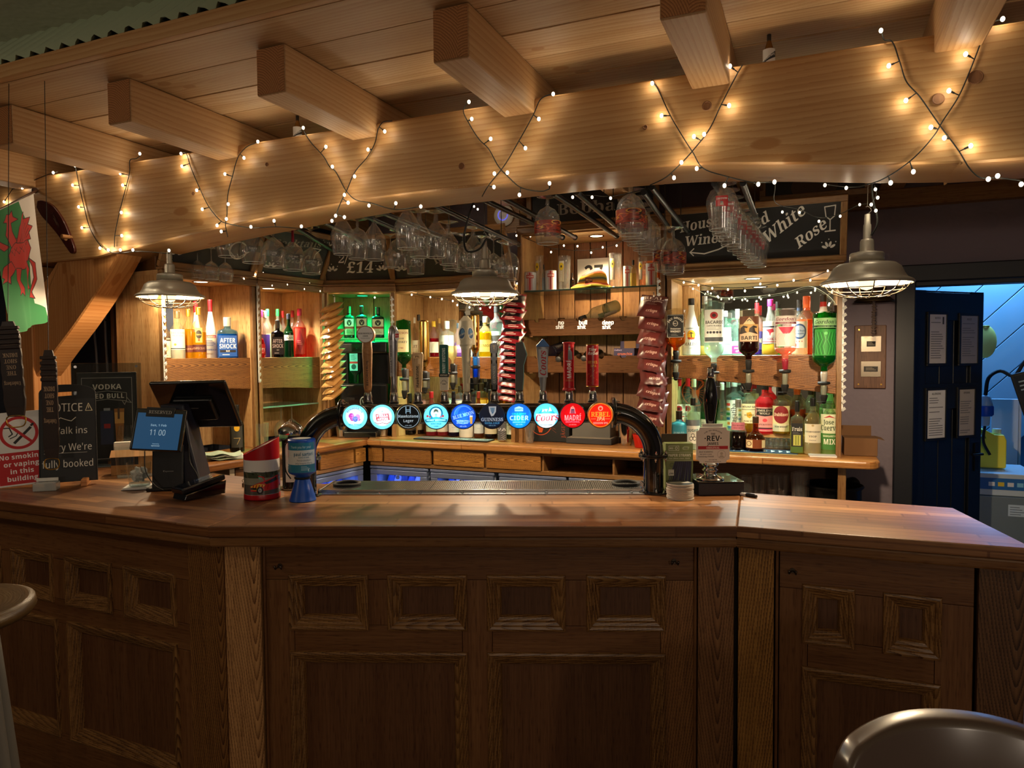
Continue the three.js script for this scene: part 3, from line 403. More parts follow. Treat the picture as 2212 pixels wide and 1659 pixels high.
const HANDLE = [
  (t,y0) => { const wd = wood('oak',0xa4713f,0.5); part('handle',lathe([[0,0],[0.011,0],[0.0145,0.02],[0.016,0.08],[0.0185,0.15],[0.015,0.2],[0,0.203]],20),wd,t); part('handle_head',cyl(0.031,0.031,0.03,32).rotateX(Math.PI / 2),wd,t,-0.002,0.205,0.004); const L = label(96,96,(x) => { disc(x,'#f2f0ea',48,48,70); txt(x,'REKORDERLIG',48,42,13,'#333','bold serif',84); txt(x,'CIDER',48,58,11,'#444'); txt(x,'PREMIUM SWEDISH',48,70,6,'#777'); }); part('head_print',onto(circ(0.028),L),pm(L),t,-0.002,0.205,0.0196); const K = upText(40,200,'#9c6b3c','REKORDERLIG','#2c1a0c','bold sans-serif',22); part('lettering',around(0.0172,0.12,1.1,K).rotateY(0.15),pm(K),t,0,0.07,0.001); },
  (t) => { const m = M(0xaaa9ad,0.25,0.9); part('handle',merge([lathe([[0,0],[0.013,0],[0.010,0.03],[0.0125,0.08],[0.016,0.15],[0.0175,0.2],[0.0165,0.222],[0.009,0.236],[0,0.238]],20)]),m,t); const L = label(60,80,(x) => { fill(x,'#e8e6e2',0,0,60,80); poly(x,'#c0202c',[[6,28],[54,24],[54,52],[6,56]]); txt(x,'STELLA',30,40,13,'#fff'); }); const e = circ(0.015,24).scale(0.62,1.3,1).rotateY(0.75); part('side_badge',move(merge([cyl(0.0155,0.0155,0.004,24).rotateX(Math.PI / 2).scale(0.62,1.3,1).rotateY(0.75)]),0.0145,0.2,0.011),m,t); part('side_print',move(onto(e,L),0.0162,0.2,0.0128),pm(L),t); const K = upText(34,260,'#a9a8ac','STELLA * ARTOIS','#1c1c22','bold serif',22); part('lettering',around(0.0162,0.13,0.8,K).rotateY(-0.35),pm(K),t,0,0.12,0.0008); },
  (t) => { const m = wood('oak',0xd9b98c,0.5),g = new THREE.CylinderGeometry(0.028,0.017,0.135,4,1).rotateY(Math.PI / 4).scale(1,1,0.75); part('handle',metric(merge([g,move(rbox(0.036,0.012,0.026,0.004),0,0.068,-0.002)]),1),m,t,0,0.066,0); const K = upText(48,190,'#d2b185','Hawkstone','#1b1510','bold sans-serif',34); part('lettering',decal(0.021,0.086,K).rotateX(0.06),pm(K),t,0,0.055,0.0132); const L = label(48,40,(x) => { fill(x,'#d2b185',0,0,48,40); for (const a of [14,30]) fill(x,'#5a3a1e',a,6,4,28); fill(x,'#5a3a1e',14,14,20,3); fill(x,'#5a3a1e',14,22,20,3); }); part('emblem',decal(0.026,0.022,L).rotateX(-0.5),pm(L),t,0,0.128,0.0148); },
  (t) => { part('handle',rbox(0.031,0.11,0.026,0.003),M(0x0f5f56,0.4),t,0,0.112,0); part('handle_base',rbox(0.03,0.054,0.025,0.003),M(0xdfd6c4,0.5),t,0,0.03,0); const K = upText(56,200,'#0f6158','HENRY WESTONS','#e6efe6','bold sans-serif',32); part('lettering',decal(0.027,0.1,K),pm(K),t,0,0.112,0.0133); const L = label(90,60,(x) => { fill(x,'#e2d9c6',0,0,90,60); arcTxt(x,'VINTAGE',45,62,42,15,'#222',-2.5,-0.64); txt(x,'CIDER',45,44,14,'#333'); }); part('banner',merge([rbox(0.036,0.014,0.03,0.004)]),M(0x20241f,0.5),t,0,0.058,0); part('lettering',decal(0.028,0.03,L),pm(L),t,0,0.034,0.0129); const B = label(90,28,(x) => { fill(x,'#20241f',0,0,90,28); txt(x,'VINTAGE',45,14,17,'#e8e2d0'); }); part('lettering',decal(0.033,0.0115,B),pm(B),t,0,0.058,0.0153); },
  (t) => { const m = M(0xd9cfb2,0.3,0,{ clearcoat: 0.6 }); part('handle',lathe([[0,0],[0.013,0],[0.0125,0.02],[0.015,0.1],[0.018,0.15],[0.026,0.17],[0,0.172]],24),m,t); part('handle_head',new THREE.CylinderGeometry(0.024,0.035,0.085,4,1).rotateY(0.14),m,t,0,0.208,0); part('handle_crown',new THREE.CylinderGeometry(0.008,0.024,0.018,4,1).rotateY(0.14),m,t,0,0.2595,0); const L = label(90,110,(x) => { fill(x,'#d9cfb2',0,0,90,110); disc(x,'#f0ede2',45,55,44); disc(x,'#23507f',45,55,40); disc(x,'#4d86b4',52,44,22); txt(x,'BLUE MOON',45,64,20,'#f2ead2','bold serif',82,-0.25); }); for (const s of [-1,1]) part('head_print',move(onto(circ(0.019,24).scale(0.8,1.35,1),L).rotateX(-0.12).rotateY(s * Math.PI / 4 + 0.14),0.0218 * Math.sin(s * Math.PI / 4 + 0.14),0.206,0.0218 * Math.cos(s * Math.PI / 4 + 0.14)),pm(L),t); const K = upText(26,200,'#d6ccae','BELGIAN WHITE','#2b3548','bold serif',15); part('lettering',around(0.0152,0.11,0.6,K).rotateY(0.9),pm(K),t,0,0.085,0.0004); },
  (t) => { const m = M(0x07080a,0.18,0,{ clearcoat: 1 }); part('handle',merge([rbox(0.024,0.17,0.024,0.006).translate(0,0.085,0),rbox(0.029,0.04,0.028,0.008).translate(0,0.152,0)]),m,t); const L = label(60,90,(x) => { fill(x,'#0a0b0d',0,0,60,90); ring(x,'#c8a24a',30,40,24,2); poly(x,'#d9b25a',[[20,18],[42,18],[40,40],[32,58],[24,44]]); for (let i = 0; i < 4; i++) fill(x,'#0a0b0d',25 + i * 4,22,1.5,22); }); part('emblem',decal(0.023,0.034,L),pg(L),t,0,0.152,0.0144); const K = upText(44,180,'#090a0c','GUINNESS','#d8d2c4','bold serif',28); part('lettering',decal(0.02,0.075,K),pg(K),t,0,0.06,0.0124); const X = label(60,34,(x) => { fill(x,'#090a0c',0,0,60,34); txt(x,'EXTRA',30,10,12,'#6f9fc4'); txt(x,'COLD',30,24,12,'#6f9fc4'); }); part('lettering',decal(0.021,0.012,X),pg(X),t,0,0.116,0.0124); },
  (t) => { const s = shape([[-0.015,0],[0.012,0],[0.016,0.05],[0.016,0.09],[0.028,0.13],[0.014,0.175],[-0.012,0.172],[-0.013,0.09]]); part('handle',extrude(s,0.02,0.003,2).translate(0,0,-0.01),M(0x4a4c4a,0.5),t); const e = shape([[0.009,0.003],[0.0135,0.003],[0.0175,0.05],[0.0175,0.09],[0.0295,0.13],[0.0165,0.172],[0.0115,0.172],[0.024,0.13],[0.0125,0.092],[0.0125,0.05]]); part('edge_band',extrude(e,0.023,0.001).translate(0,0,-0.0115),M(0x7ba39c,0.45),t); const K = upText(34,260,'#474947','OCEAN COLD REFRESHMENT','#d4d6cf','bold sans-serif',16); part('lettering',decal(0.013,0.12,K).rotateZ(0.01),pm(K),t,-0.003,0.1,0.0102); },
  (t) => { const m = M(0xb4b6ba,0.3,0.75),g = new THREE.CylinderGeometry(0.031,0.013,0.155,4,1).rotateY(Math.PI / 4).scale(1,1,0.55); part('handle',move(g,0,0.078,0),m,t); const p = shape([[-0.0225,0],[0.0225,0],[0.0225,0.004],[0.004,0.026],[-0.001,0.0285],[-0.0225,0.006]]); part('peak',extrude(p,0.022,0.001).translate(0,0.156,-0.011),M(0x1d5c9c,0.4),t); const K = upText(84,220,'#b4b6ba','Coors','#b31b28','italic bold serif',78); part('lettering',decal(0.033,0.1,K).rotateX(0.045),pm(K),t,0,0.098,0.0146); },
  (t) => { const m = M(0xb81420,0.25,0,{ clearcoat: 0.8 }); part('handle',lathe([[0,0],[0.0225,0],[0.0235,0.003],[0.0225,0.007],[0.0195,0.010],[0.0195,0.164],[0.022,0.167],[0.0225,0.172],[0,0.174]],28),m,t); const L = label(90,340,(x) => { fill(x,'#bb1521',0,0,90,340); poly(x,'#8d8f96',[[36,40],[52,34],[70,60],[74,120],[34,122]]); poly(x,'#2b2b30',[[40,46],[50,46],[54,120],[38,120]]); disc(x,'#caa58a',48,28,10); fill(x,'#2b2b30',38,14,20,9); txt(x,'MADRÍ',46,200,50,'#f0ece8','bold sans-serif',150,-Math.PI / 2); fill(x,'#d8b25a',10,284,70,2); fill(x,'#d8b25a',10,292,70,2); }); part('lettering',around(0.0198,0.148,1.9,L),pg(L),t,0,0.088,0); },
  (t) => { const m = M(0x9c1a1c,0.35,0,{ clearcoat: 0.5 }); part('handle',lathe([[0,0],[0.010,0],[0.010,0.010],[0.0215,0.012],[0.022,0.02],[0.022,0.158],[0.021,0.163],[0,0.165]],28),m,t); part('gold_rim',merge([move(new THREE.TorusGeometry(0.0215,0.0016,8,28).rotateX(Math.PI / 2),0,0.163,0),move(new THREE.TorusGeometry(0.0215,0.0016,8,28).rotateX(Math.PI / 2),0,0.014,0)]),BRASS,t); const L = label(110,320,(x) => { fill(x,'#a01a1c',0,0,110,320); txt(x,'Tiny',46,30,34,'#f6efe4','italic bold sans-serif'); txt(x,'Rebel',54,62,36,'#f6efe4','italic bold sans-serif',100); txt(x,'REBEL',54,136,30,'#c9a03e','bold serif',90); txt(x,'IPA',58,166,28,'#c9a03e','bold serif'); for (let i = 0; i < 26; i++) { const a = (i * 37) % 100 + 4,b = 190 + (i * 53) % 120; poly(x,i % 2 ? '#c9a03e' : '#7a1114',[[a,b],[a + 5,b + 6]],1,2.5); } }); part('lettering',around(0.0223,0.135,2.1,L),pg(L),t,0,0.09,0); },
];
BX.forEach((bx,i) => {
  const pb = onZ(bx,894,FZ - 0.1),ph = onZ(HX[i],860,HZ),xm = (pb.x + ph.x) / 2;
  const t = thing('beer_tap',`beer tap with ${TAPNAME[i]}`,'beer tap',v3(xm,FH,-FZ),0,'beer taps on the black pipe');
  const L = label(128,128,(x) => BADGE[i](x)),bz = 0.1;
  part('badge_housing',merge([lathe([[0.012,-0.066],[0.012,-0.03],[0.03,-0.022],[0.0425,-0.012],[0.0435,0.0],[0.0405,0.002],[0,0.001]],36).rotateX(Math.PI / 2)]),i === 2 || i === 9 ? M(0xb09a6a,0.3,0.8) : M(0x15181c,0.3),t,pb.x - xm,0,bz);
  part('badge_light',onto(circ(0.0402,40),L),pglow(L,[1,1,0,1,1,0,1,1,0,0][i]),t,pb.x - xm,0,bz + 0.0024);
  const hx = ph.x - xm,hz = -(HZ - FZ);
  part('faucet',merge([rod(v3(hx,0.004,-PR + 0.004),v3(hx,0.012,hz),0.011,14),move(cyl(0.0135,0.0155,0.02,18),hx,0.02,hz),move(cyl(0.009,0.009,0.04,12),hx,-0.016,hz)]),CHROME,t);
  part('collar',merge([move(cyl(0.0175,0.0175,0.006,20),hx,0.031,hz)]),RUBBER,t);
  part('ferrule',lathe([[0,0],[0.016,0],[0.0165,0.004],[0.014,0.012],[0.0155,0.02],[0.0125,0.034],[0.0105,0.038],[0,0.038]],20),CHROME,t,hx,0.034,hz);
  const hd = new THREE.Group(); hd.position.set(hx,0.0715,hz);   // the handle's parts join the tap itself
  HANDLE[i](hd); for (const c of hd.children.slice()) { c.position.add(hd.position); t.add(c); }
  if (i !== 5) { const li = [0x8ff0ff,0x9ff2ff,0,0x86eaff,0x3a8de8,0,0x1ea0ee,0xc8f4ff,0xff2030,0xff5030][i]; if (li) { const pl = new THREE.PointLight(li,0.035); pl.position.set(pb.x - xm,0,bz + 0.02); pl.castShadow = true; t.add(pl); } }
});

// ---------- things on the counter ----------
const base = (px,py) => onY(px,py,CT);
const hAt = (px,py,p) => onPlane(px,py,p,v3(p.x,0,p.z).normalize()).y;   // height where a line of sight passes over p
{
  // no-smoking sign
  const p = v3(-1.815,CT,-2.62),L = label(190,340,(x,w,h) => { fill(x,'#e9e8e6',0,0,w,h); x.strokeStyle = '#c3161c'; x.lineWidth = 13; x.beginPath(); x.arc(96,96,70,0,7); x.stroke(); poly(x,'#1a1a1a',[[70,140],[140,70],[148,78],[78,148]]); poly(x,'#1a1a1a',[[140,66],[152,54],[158,60],[148,72]]); poly(x,'#222',[[40,70],[60,70],[70,100],[56,110]],1,5); poly(x,'#222',[[60,120],[84,110],[92,96]],1,4); poly(x,'#c3161c',[[48,46],[146,146]],1,12); fill(x,'#c0141c',6,186,w - 12,148); ['No smoking','or vaping','in this','building'].forEach((s,i) => txt(x,s,95,206 + i * 34,31,'#fff','bold sans-serif',172)); });
  const t = thing('no_smoking_sign','white and red no smoking sign leaning at the left end of the counter','sign',p,faceCam(p) * 0.6);
  const g = new THREE.Group(); const m = rbox(0.158,0.275,0.004,0.004,2).translate(0,0.1375,-0.0021).rotateX(-0.12).rotateZ(0.075),f = decal(0.154,0.27,L).translate(0,0.1375,0.0006).rotateX(-0.12).rotateZ(0.075);
  part('sign_plate',m,WHITE,t,0,0.008,0); part('sign_print',f,pm(L),t,0,0.008,0);
  const b = thing('acrylic_block','small clear acrylic holder in front of the notice board','holder',v3(-1.69,CT,-2.56),0.3);
  part('block',rbox(0.075,0.03,0.05,0.004,2),M(0xdfe6e6,0.15,0,{ transmission: 0.6,thickness: 0 }),b,0,0.0155,0); part('slot_plate',rbox(0.07,0.012,0.004,0.001),WHITE,b,0,0.038,-0.012);
}
{
  // chalk notice on wooden feet
  const p = v3(-1.668,CT,-2.655),t = thing('notice_board','black chalk notice about walk ins, standing on little wooden feet','notice board',p,faceCam(p) * 0.75);
  const s = new THREE.Shape(); s.moveTo(-0.095,0); s.lineTo(0.095,0); s.lineTo(0.092,0.335); s.quadraticCurveTo(0.088,0.36,0.03,0.366); s.quadraticCurveTo(0,0.368,-0.03,0.366); s.quadraticCurveTo(-0.088,0.36,-0.092,0.335); s.closePath();
  const hole = new THREE.Path(); hole.moveTo(-0.032,0.322); hole.lineTo(0.03,0.326); hole.lineTo(0.03,0.34); hole.lineTo(-0.032,0.338); hole.closePath(); s.holes.push(hole);
  const tilt = -0.1; part('board',extrude(s,0.006,0.001).translate(0,0,-0.007).rotateX(tilt),SLATE,t,0,0.014,0);
  const L = label(320,560,(x,w,h) => { fill(x,'#15171b',0,0,w,h); const c = '#dcd9d2',f = 'sans-serif'; txt(x,'NOTICE',140,60,74,c,f,220); poly(x,'#d8c9a8',[[264,84],[282,34],[304,84],[264,84]],1,4); fill(x,'#d8c9a8',281,50,4,20); poly(x,c,[[90,150],[118,128],[150,142],[180,152],[206,128]],1,5); txt(x,'Walk ins',170,216,62,c,f,210); txt(x,"sorry We're",160,328,66,c,f,280); fill(x,c,20,366,250,2); txt(x,'fully booked',158,440,66,c,f,300); },1);
  part('chalk_writing',decal(0.178,0.311,L).translate(0,0.157,0.0006).rotateX(tilt),pm(L),t,0,0.014,0);
  for (const q of [-0.06,0.055]) part('foot',wbox(0.022,0.026,0.1,0.003,2),wood('pine',0xb77844,0.5),t,q,0.0135,0.0);
}
// leather shot belts and the flag hang from a pole fixed to the beam
const poleA = onB(80,411,BEAM_B - 0.004),poleB = onZ(-60,486,2.45);
{
  const t = thing('flag','white and green flag with a red dragon hanging from a slanting pole','flag',poleA.clone()),dl = poleB.clone().sub(poleA);
  part('pole',rod(v3(0,0,0),dl,0.006,10),wood('oak',0x4a2c1a,0.5),t); part('finial',new THREE.SphereGeometry(0.014,14,10),wood('oak',0x3a2216,0.5),t,-0.006,-0.002,0.008);
  const q = (x,y,z) => onZ(x,y,z).sub(poleA);
  // cloth: a grid between photographed corners, hanging with soft folds
  const nx = 26,ny = 34,pos = [],uv = [],idx = [],top0 = q(-20,462,2.62),top1 = q(74,418,3.2),bot0 = q(30,722,2.66),bot1 = q(101,694,3.0);
  const bl = q(-30,640,2.55);
  for (let j = 0; j <= ny; j++) for (let i = 0; i <= nx; i++) { const u = i / nx,v = j / ny,a = top0.clone().lerp(top1,u),b = bot0.clone().lerp(bot1,u),p = a.lerp(b,v); p.z += 0.018 * Math.sin(u * 9 + v * 2.4) * v + 0.006 * Math.sin(u * 21); pos.push(p.x,p.y,p.z); uv.push(u,1 - v); if (i < nx && j < ny) { const k = j * (nx + 1) + i; idx.push(k,k + nx + 1,k + 1,k + 1,k + nx + 1,k + nx + 2); } }
  const g = new THREE.BufferGeometry(); g.setAttribute('position',new THREE.Float32BufferAttribute(pos,3)); g.setAttribute('uv',new THREE.Float32BufferAttribute(uv,2)); g.setIndex(idx); g.computeVertexNormals();
  const L = label(300,560,(x,w,h) => {
    fill(x,'#14743a',0,0,w,h); poly(x,'#dcd7cf',[[175,0],[300,0],[300,560],[286,500],[222,470],[214,380],[228,120]]);
    const r = '#b3221c',d = '#2a0c0a';   // red dragon passant: body, neck and head, wing, legs, tail
    const bits = [[[60,210],[100,160],[160,150],[214,176],[232,230],[210,280],[150,300],[92,290],[58,256]],[[84,186],[60,120],[78,70],[58,62],[84,34],[112,44],[126,30],[128,58],[150,74],[112,84],[112,120],[128,170]],[[124,176],[150,110],[206,60],[200,92],[242,92],[226,122],[258,138],[228,156],[236,190],[190,190]],[[66,240],[30,260],[10,300],[26,312],[6,330],[36,326],[48,340],[52,308],[84,280]],[[92,280],[78,330],[96,380],[82,400],[112,396],[128,416],[132,380],[110,340],[130,292]],[[196,276],[214,320],[190,372],[206,404],[178,398],[160,418],[160,388],[176,356],[166,300]],[[214,270],[250,300],[248,370],[214,420],[226,450],[196,440],[210,406],[232,360],[230,312]],[[40,150],[20,130],[14,160],[44,190],[72,176]]];
    for (const b of bits) { poly(x,r,b); poly(x,d,b.concat([b[0]]),1,3); }
    for (let i = 0; i < 6; i++) poly(x,d,[[140 + i * 14,178],[196 + i * 8,84 + i * 14]],1,2); for (let i = 0; i < 9; i++) poly(x,d,[[76 + i * 15,196 + (i % 2) * 16],[84 + i * 15,210 + (i % 2) * 16],[92 + i * 15,196 + (i % 2) * 16]],1,2);
  },1);
  part('cloth',onto(g,L),new THREE.MeshPhysicalMaterial({ map: SHEETS[L.si].t,roughness: 0.85,sheen: 0.3 }),t);
  part('hem_cord',tube([top0,top0.clone().lerp(top1,0.5),top1],0.002,10,6),M(0xd8d2c6,0.8),t);
  const lea = M(0x2a160e,0.5,0,{ bumpMap: TEX.speck,bumpScale: 0.0008 });
  const strapL = label(110,380,(x,w,h) => { fill(x,'#24120b',0,0,w,h); ['DRINK','SHOT','ONE','THE'].forEach((s,i) => txt(x,s,55,120 + i * 30,27,'#b89a78','bold serif',90,Math.PI)); txt(x,'Underberg',55,262,26,'#b89a78','bold serif',100,Math.PI); txt(x,'Underberg',55,70,22,'#6e5238','bold serif',96,Math.PI); });
  const strap = (lbl,x0,y0,x1,y1,wpx,z,tilt) => {
    const a = onZ(x0,y0,z),b = onZ(x1,y1,z),L_ = a.distanceTo(b),w = wpx / FPX * z,t = thing('leather_shot_belt',lbl,'belt',a,-0.02 + tilt);
    const dir = b.clone().sub(a).applyAxisAngle(UP,-(-0.02 + tilt)),rot = Math.atan2(dir.x,-dir.y),gs = [];
    const prof = []; const n = 22; for (let i = 0; i <= n; i++) { const v = i / n; prof.push([w / 2 * (v < 0.12 ? mix(0.5,0.92,v / 0.12) : v > 0.88 ? mix(1,0.75,(v - 0.88) / 0.12) : 1 + 0.04 * Math.sin(v * 40)),-v * L_]); }
    const s = new THREE.Shape(); prof.forEach((q,i) => (i ? s.lineTo(q[0],q[1]) : s.moveTo(q[0],q[1]))); prof.slice().reverse().forEach((q) => s.lineTo(-q[0],q[1]));
    part('strap',extrude(s,0.006,0.0015,2).translate(0,0,-0.006).rotateZ(rot),lea,t);
    part('print',decal(w * 0.86,L_ * 0.8,strapL).translate(0,-L_ * 0.5,0.0022).rotateZ(rot),pm(strapL),t);
    for (let k = 0; k < 5; k++) part('loop',rbox(w * 1.04,0.012,0.014,0.003).translate(0,-L_ * (0.07 + 0.05 * k),0.002).rotateZ(rot),lea,t);
    part('buckle',merge([tube([v3(-w * 0.42,0,0),v3(w * 0.42,0,0),v3(w * 0.36,-0.03,0.002),v3(-w * 0.36,-0.03,0.002)],0.0022,28,6,true)]).translate(0,-L_ - 0.002,0).rotateZ(rot),BRASS,t);
    part('cord',rod(v3(0,-0.004,-0.003),v3(0.0,poleB.y + 1.2 - a.y > 0 ? RAFT_LO + 0.155 - a.y : 0.2,-0.06),0.0012,6),WIRE,t);
  };
  strap('broad dark brown leather belt in front of the no smoking sign',16,694,34,900,44,2.52,0.1);
  strap('narrow dark leather belt hanging in front of the chalk notice',104,756,112,992,30,2.5,0.3);
  // boomerang on the beam
  const B = thing('boomerang','dark wooden boomerang fixed to the left end of the big beam','boomerang',W(0,0,BEAM_B - 0.004),RB),bp = [[84,434],[97,434],[118,446],[138,474],[152,505],[164,540],[157,548],[147,536],[128,508],[108,484],[92,466],[82,448]].map(([a,b]) => { const q = onB(a,b,BEAM_B - 0.004); return new THREE.Vector2(toA(q),q.y); });
  const sh = new THREE.Shape(); sh.moveTo(bp[0].x,bp[0].y); sh.splineThru(bp.slice(1)); part('blade',metric(extrude(sh,0.008,0.003,2),1),wood('oak',0x43180f,0.3),B,0,0,-0.002);
  const bc = onB(120,478,BEAM_B - 0.02); const bl2 = label(160,60,(x) => { fill(x,'#3a150d',0,0,160,60); poly(x,'#b9a58a',[[20,30],[50,18],[80,34],[110,22],[140,32]],1,2); txt(x,'Australia',80,44,18,'#b9a58a','italic serif'); }); part('carving',decal(0.085,0.018,bl2).rotateZ(-0.98),pm(bl2),B,toA(bc) - 0.004,bc.y + 0.004,0.0122);
  const pg_ = onB(155,513,BEAM_B); part('peg',merge([cyl(0.009,0.009,0.05,12).rotateX(Math.PI / 2),move(cyl(0.008,0.008,0.03,12).rotateZ(1.2),-0.02,-0.005,0)]),wood('pine',0x9a6a3a,0.5),B,toA(pg_),pg_.y,0.02);
}
{
  // framed drink poster in an acrylic stand
  const p = v3(-1.78,CT,-3.12),t = thing('drinks_poster','black drinks poster in a clear acrylic stand behind the till','poster',p,0.42),w = 0.27,h = 0.45;
  part('acrylic',rbox(w,h,0.006,0.004,2).translate(0,h / 2,0).rotateX(-0.06),thin(0xd8dcdc,0.02),t,0,0.006,0.012);
  part('stand_foot',rbox(w,0.006,0.1,0.002),M(0x9aa2a4,0.08,0,{ transmission: 0.8,thickness: 0 }),t,0,0.003,-0.02);
  part('frame',rbox(w * 0.86,h * 0.9,0.006,0.003).translate(0,h * 0.46,-0.0065).rotateX(-0.06),M(0x202022,0.5),t,0,0.006,0.012);
  const L = label(260,460,(x,W_,H_) => { fill(x,'#08080a',0,0,W_,H_); ring(x,'#08080a',0,0,1,1); x.strokeStyle = '#8a8a88'; x.lineWidth = 3; x.strokeRect(14,14,W_ - 28,H_ - 28); txt(x,'VODKA',130,62,40,'#b5b2aa','bold sans-serif'); poly(x,'#8f8d88',[[40,96],[130,84],[220,96],[220,140],[130,128],[40,140],[40,96]],1,3); poly(x,'#8f8d88',[[40,120],[18,150],[44,144],[50,160],[60,140]],1,3); poly(x,'#8f8d88',[[220,120],[242,150],[216,144],[210,160],[200,140]],1,3); txt(x,'RED BULL',130,112,36,'#b5b2aa','bold sans-serif',160); fill(x,'#1b2440',96,190,60,180); fill(x,'#7f858c',112,176,30,14); fill(x,'#8b1a1a',112,260,30,24); poly(x,'#8a5a24',[[160,180],[208,180],[200,380],[168,380]]); fill(x,'#b98a48',162,200,44,60); fill(x,'#4a3420',176,176,10,60); },1);
  part('poster_print',decal(w * 0.8,h * 0.84,L).translate(0,h * 0.46,-0.0028).rotateX(-0.06),pm(L),t,0,0.006,0.012);
  for (const s of [-1,1]) part('standoff',cyl(0.006,0.006,0.016,12).rotateX(Math.PI / 2),CHROME,t,s * (w / 2 - 0.018),h - 0.01,-0.012);
}
{
  // cartons and glasses between notice and till
  const card = M(0xa0703c,0.8),t = thing('snack_carton','brown snack carton with dark print beside the notice board','carton',v3(-1.56,CT,-2.93),0.35);
  part('carton',merge([rbox(0.17,0.075,0.09,0.002).translate(0,0.038,0)]),card,t); const L = label(200,90,(x) => { fill(x,'#a4743e',0,0,200,90); txt(x,'FLAVOUR',104,54,12,'#4a2c14','bold serif'); txt(x,'DRY ROASTED',104,70,20,'#4a2c14','bold serif',130); fill(x,'#14100e',0,0,118,40); }); part('carton_print',decal(0.168,0.072,L),pm(L),t,0,0.038,0.0455); part('flap',rbox(0.168,0.002,0.05,0.0008).rotateX(0.5),card,t,0,0.09,0.055);
  const b = thing('white_carton','small white carton standing on the brown snack carton','carton',v3(-1.60,CT + 0.0765,-2.95),0.35); part('box',rbox(0.1,0.05,0.06,0.002).translate(0,0.0255,0),M(0xcfc9bd,0.7),b); part('lid_flap',rbox(0.1,0.002,0.03,0.0008),M(0xd8d2c6,0.7),b,0,0.0525,0.014);
  const k = thing('orange_carton','orange carton half hidden behind the tumblers','carton',v3(-1.52,CT,-3.02),0.2); part('box',rbox(0.06,0.11,0.05,0.002).translate(0,0.0555,0),M(0xa8562a,0.7),k); part('lid_flap',rbox(0.06,0.002,0.03,0.0008),M(0xc07a48,0.7),k,0,0.1125,0.01);
}
const tumblerGeo = (r,h) => ({ wall: lathe([[r * 0.84,0.006],[r * 0.88,h * 0.3],[r,h],[r - 0.0015,h + 0.0008]],28),foot: lathe([[0,0.0005],[r * 0.8,0.0005],[r * 0.85,0.004],[r * 0.82,0.012],[0,0.010]],28) });
function tumbler(name,lbl,p,r,h,mat = CLEAR,group) { const g = tumblerGeo(r,h),t = thing(name,lbl,'glass',p,0,group); part('wall',g.wall,mat,t); part('base',g.foot,thin(0xdfe8ea,0.05,0.9),t); return t; }
{
  const q = v3(-1.365,CT,-2.6); const c = thing('receipt_pad','stack of paper slips and a coaster under the tip glass','paper',v3(-1.37,CT,-2.585),0.25);
  for (let i = 0; i < 5; i++) part('slip',rbox(0.095 - 0.002 * i,0.0018,0.08,0.0006).rotateY(0.06 * (i % 3) - 0.05),i ? WHITE : M(0x3a3c40,0.6),c,0.002 * (i % 2),0.0011 + i * 0.002,0);
  const t = tumbler('tip_glass','short glass with crumpled paper on slips left of the till',v3(-1.365,CT + 0.0106,-2.585),0.042,0.085);
  const g = new THREE.IcosahedronGeometry(0.03,3),p = g.attributes.position; for (let i = 0; i < p.count; i++) { const x = p.getX(i),y = p.getY(i),z = p.getZ(i),n = 0.86 + 0.3 * Math.sin(x * 210 + y * 170) * Math.sin(z * 190 + y * 90); p.setXYZ(i,x * n,y * n * 0.95 + 0.042,z * n); } g.computeVertexNormals(); part('crumpled_paper',g,M(0xb9b9b4,0.85),t);
  tumbler('tall_tumbler','tall clear tumbler in front of the orange carton',v3(-1.545,CT,-2.82),0.036,0.125); tumbler('tall_tumbler','clear tumbler half hidden by the left edge of the till screen',v3(-1.47,CT,-2.86),0.037,0.12);
  const w = thing('wine_glass','upturned stem glass in front of the drinks poster','glass',v3(-1.63,CT,-3.0)); part('foot',lathe([[0,0],[0.034,0.001],[0.01,0.004],[0.004,0.01]],24),CLEAR,w); part('stem',lathe([[0.004,0.01],[0.0035,0.08]],10),CLEAR,w); part('bowl',lathe([[0.0035,0.08],[0.03,0.1],[0.04,0.14],[0.033,0.19]],24),CLEAR,w);
}
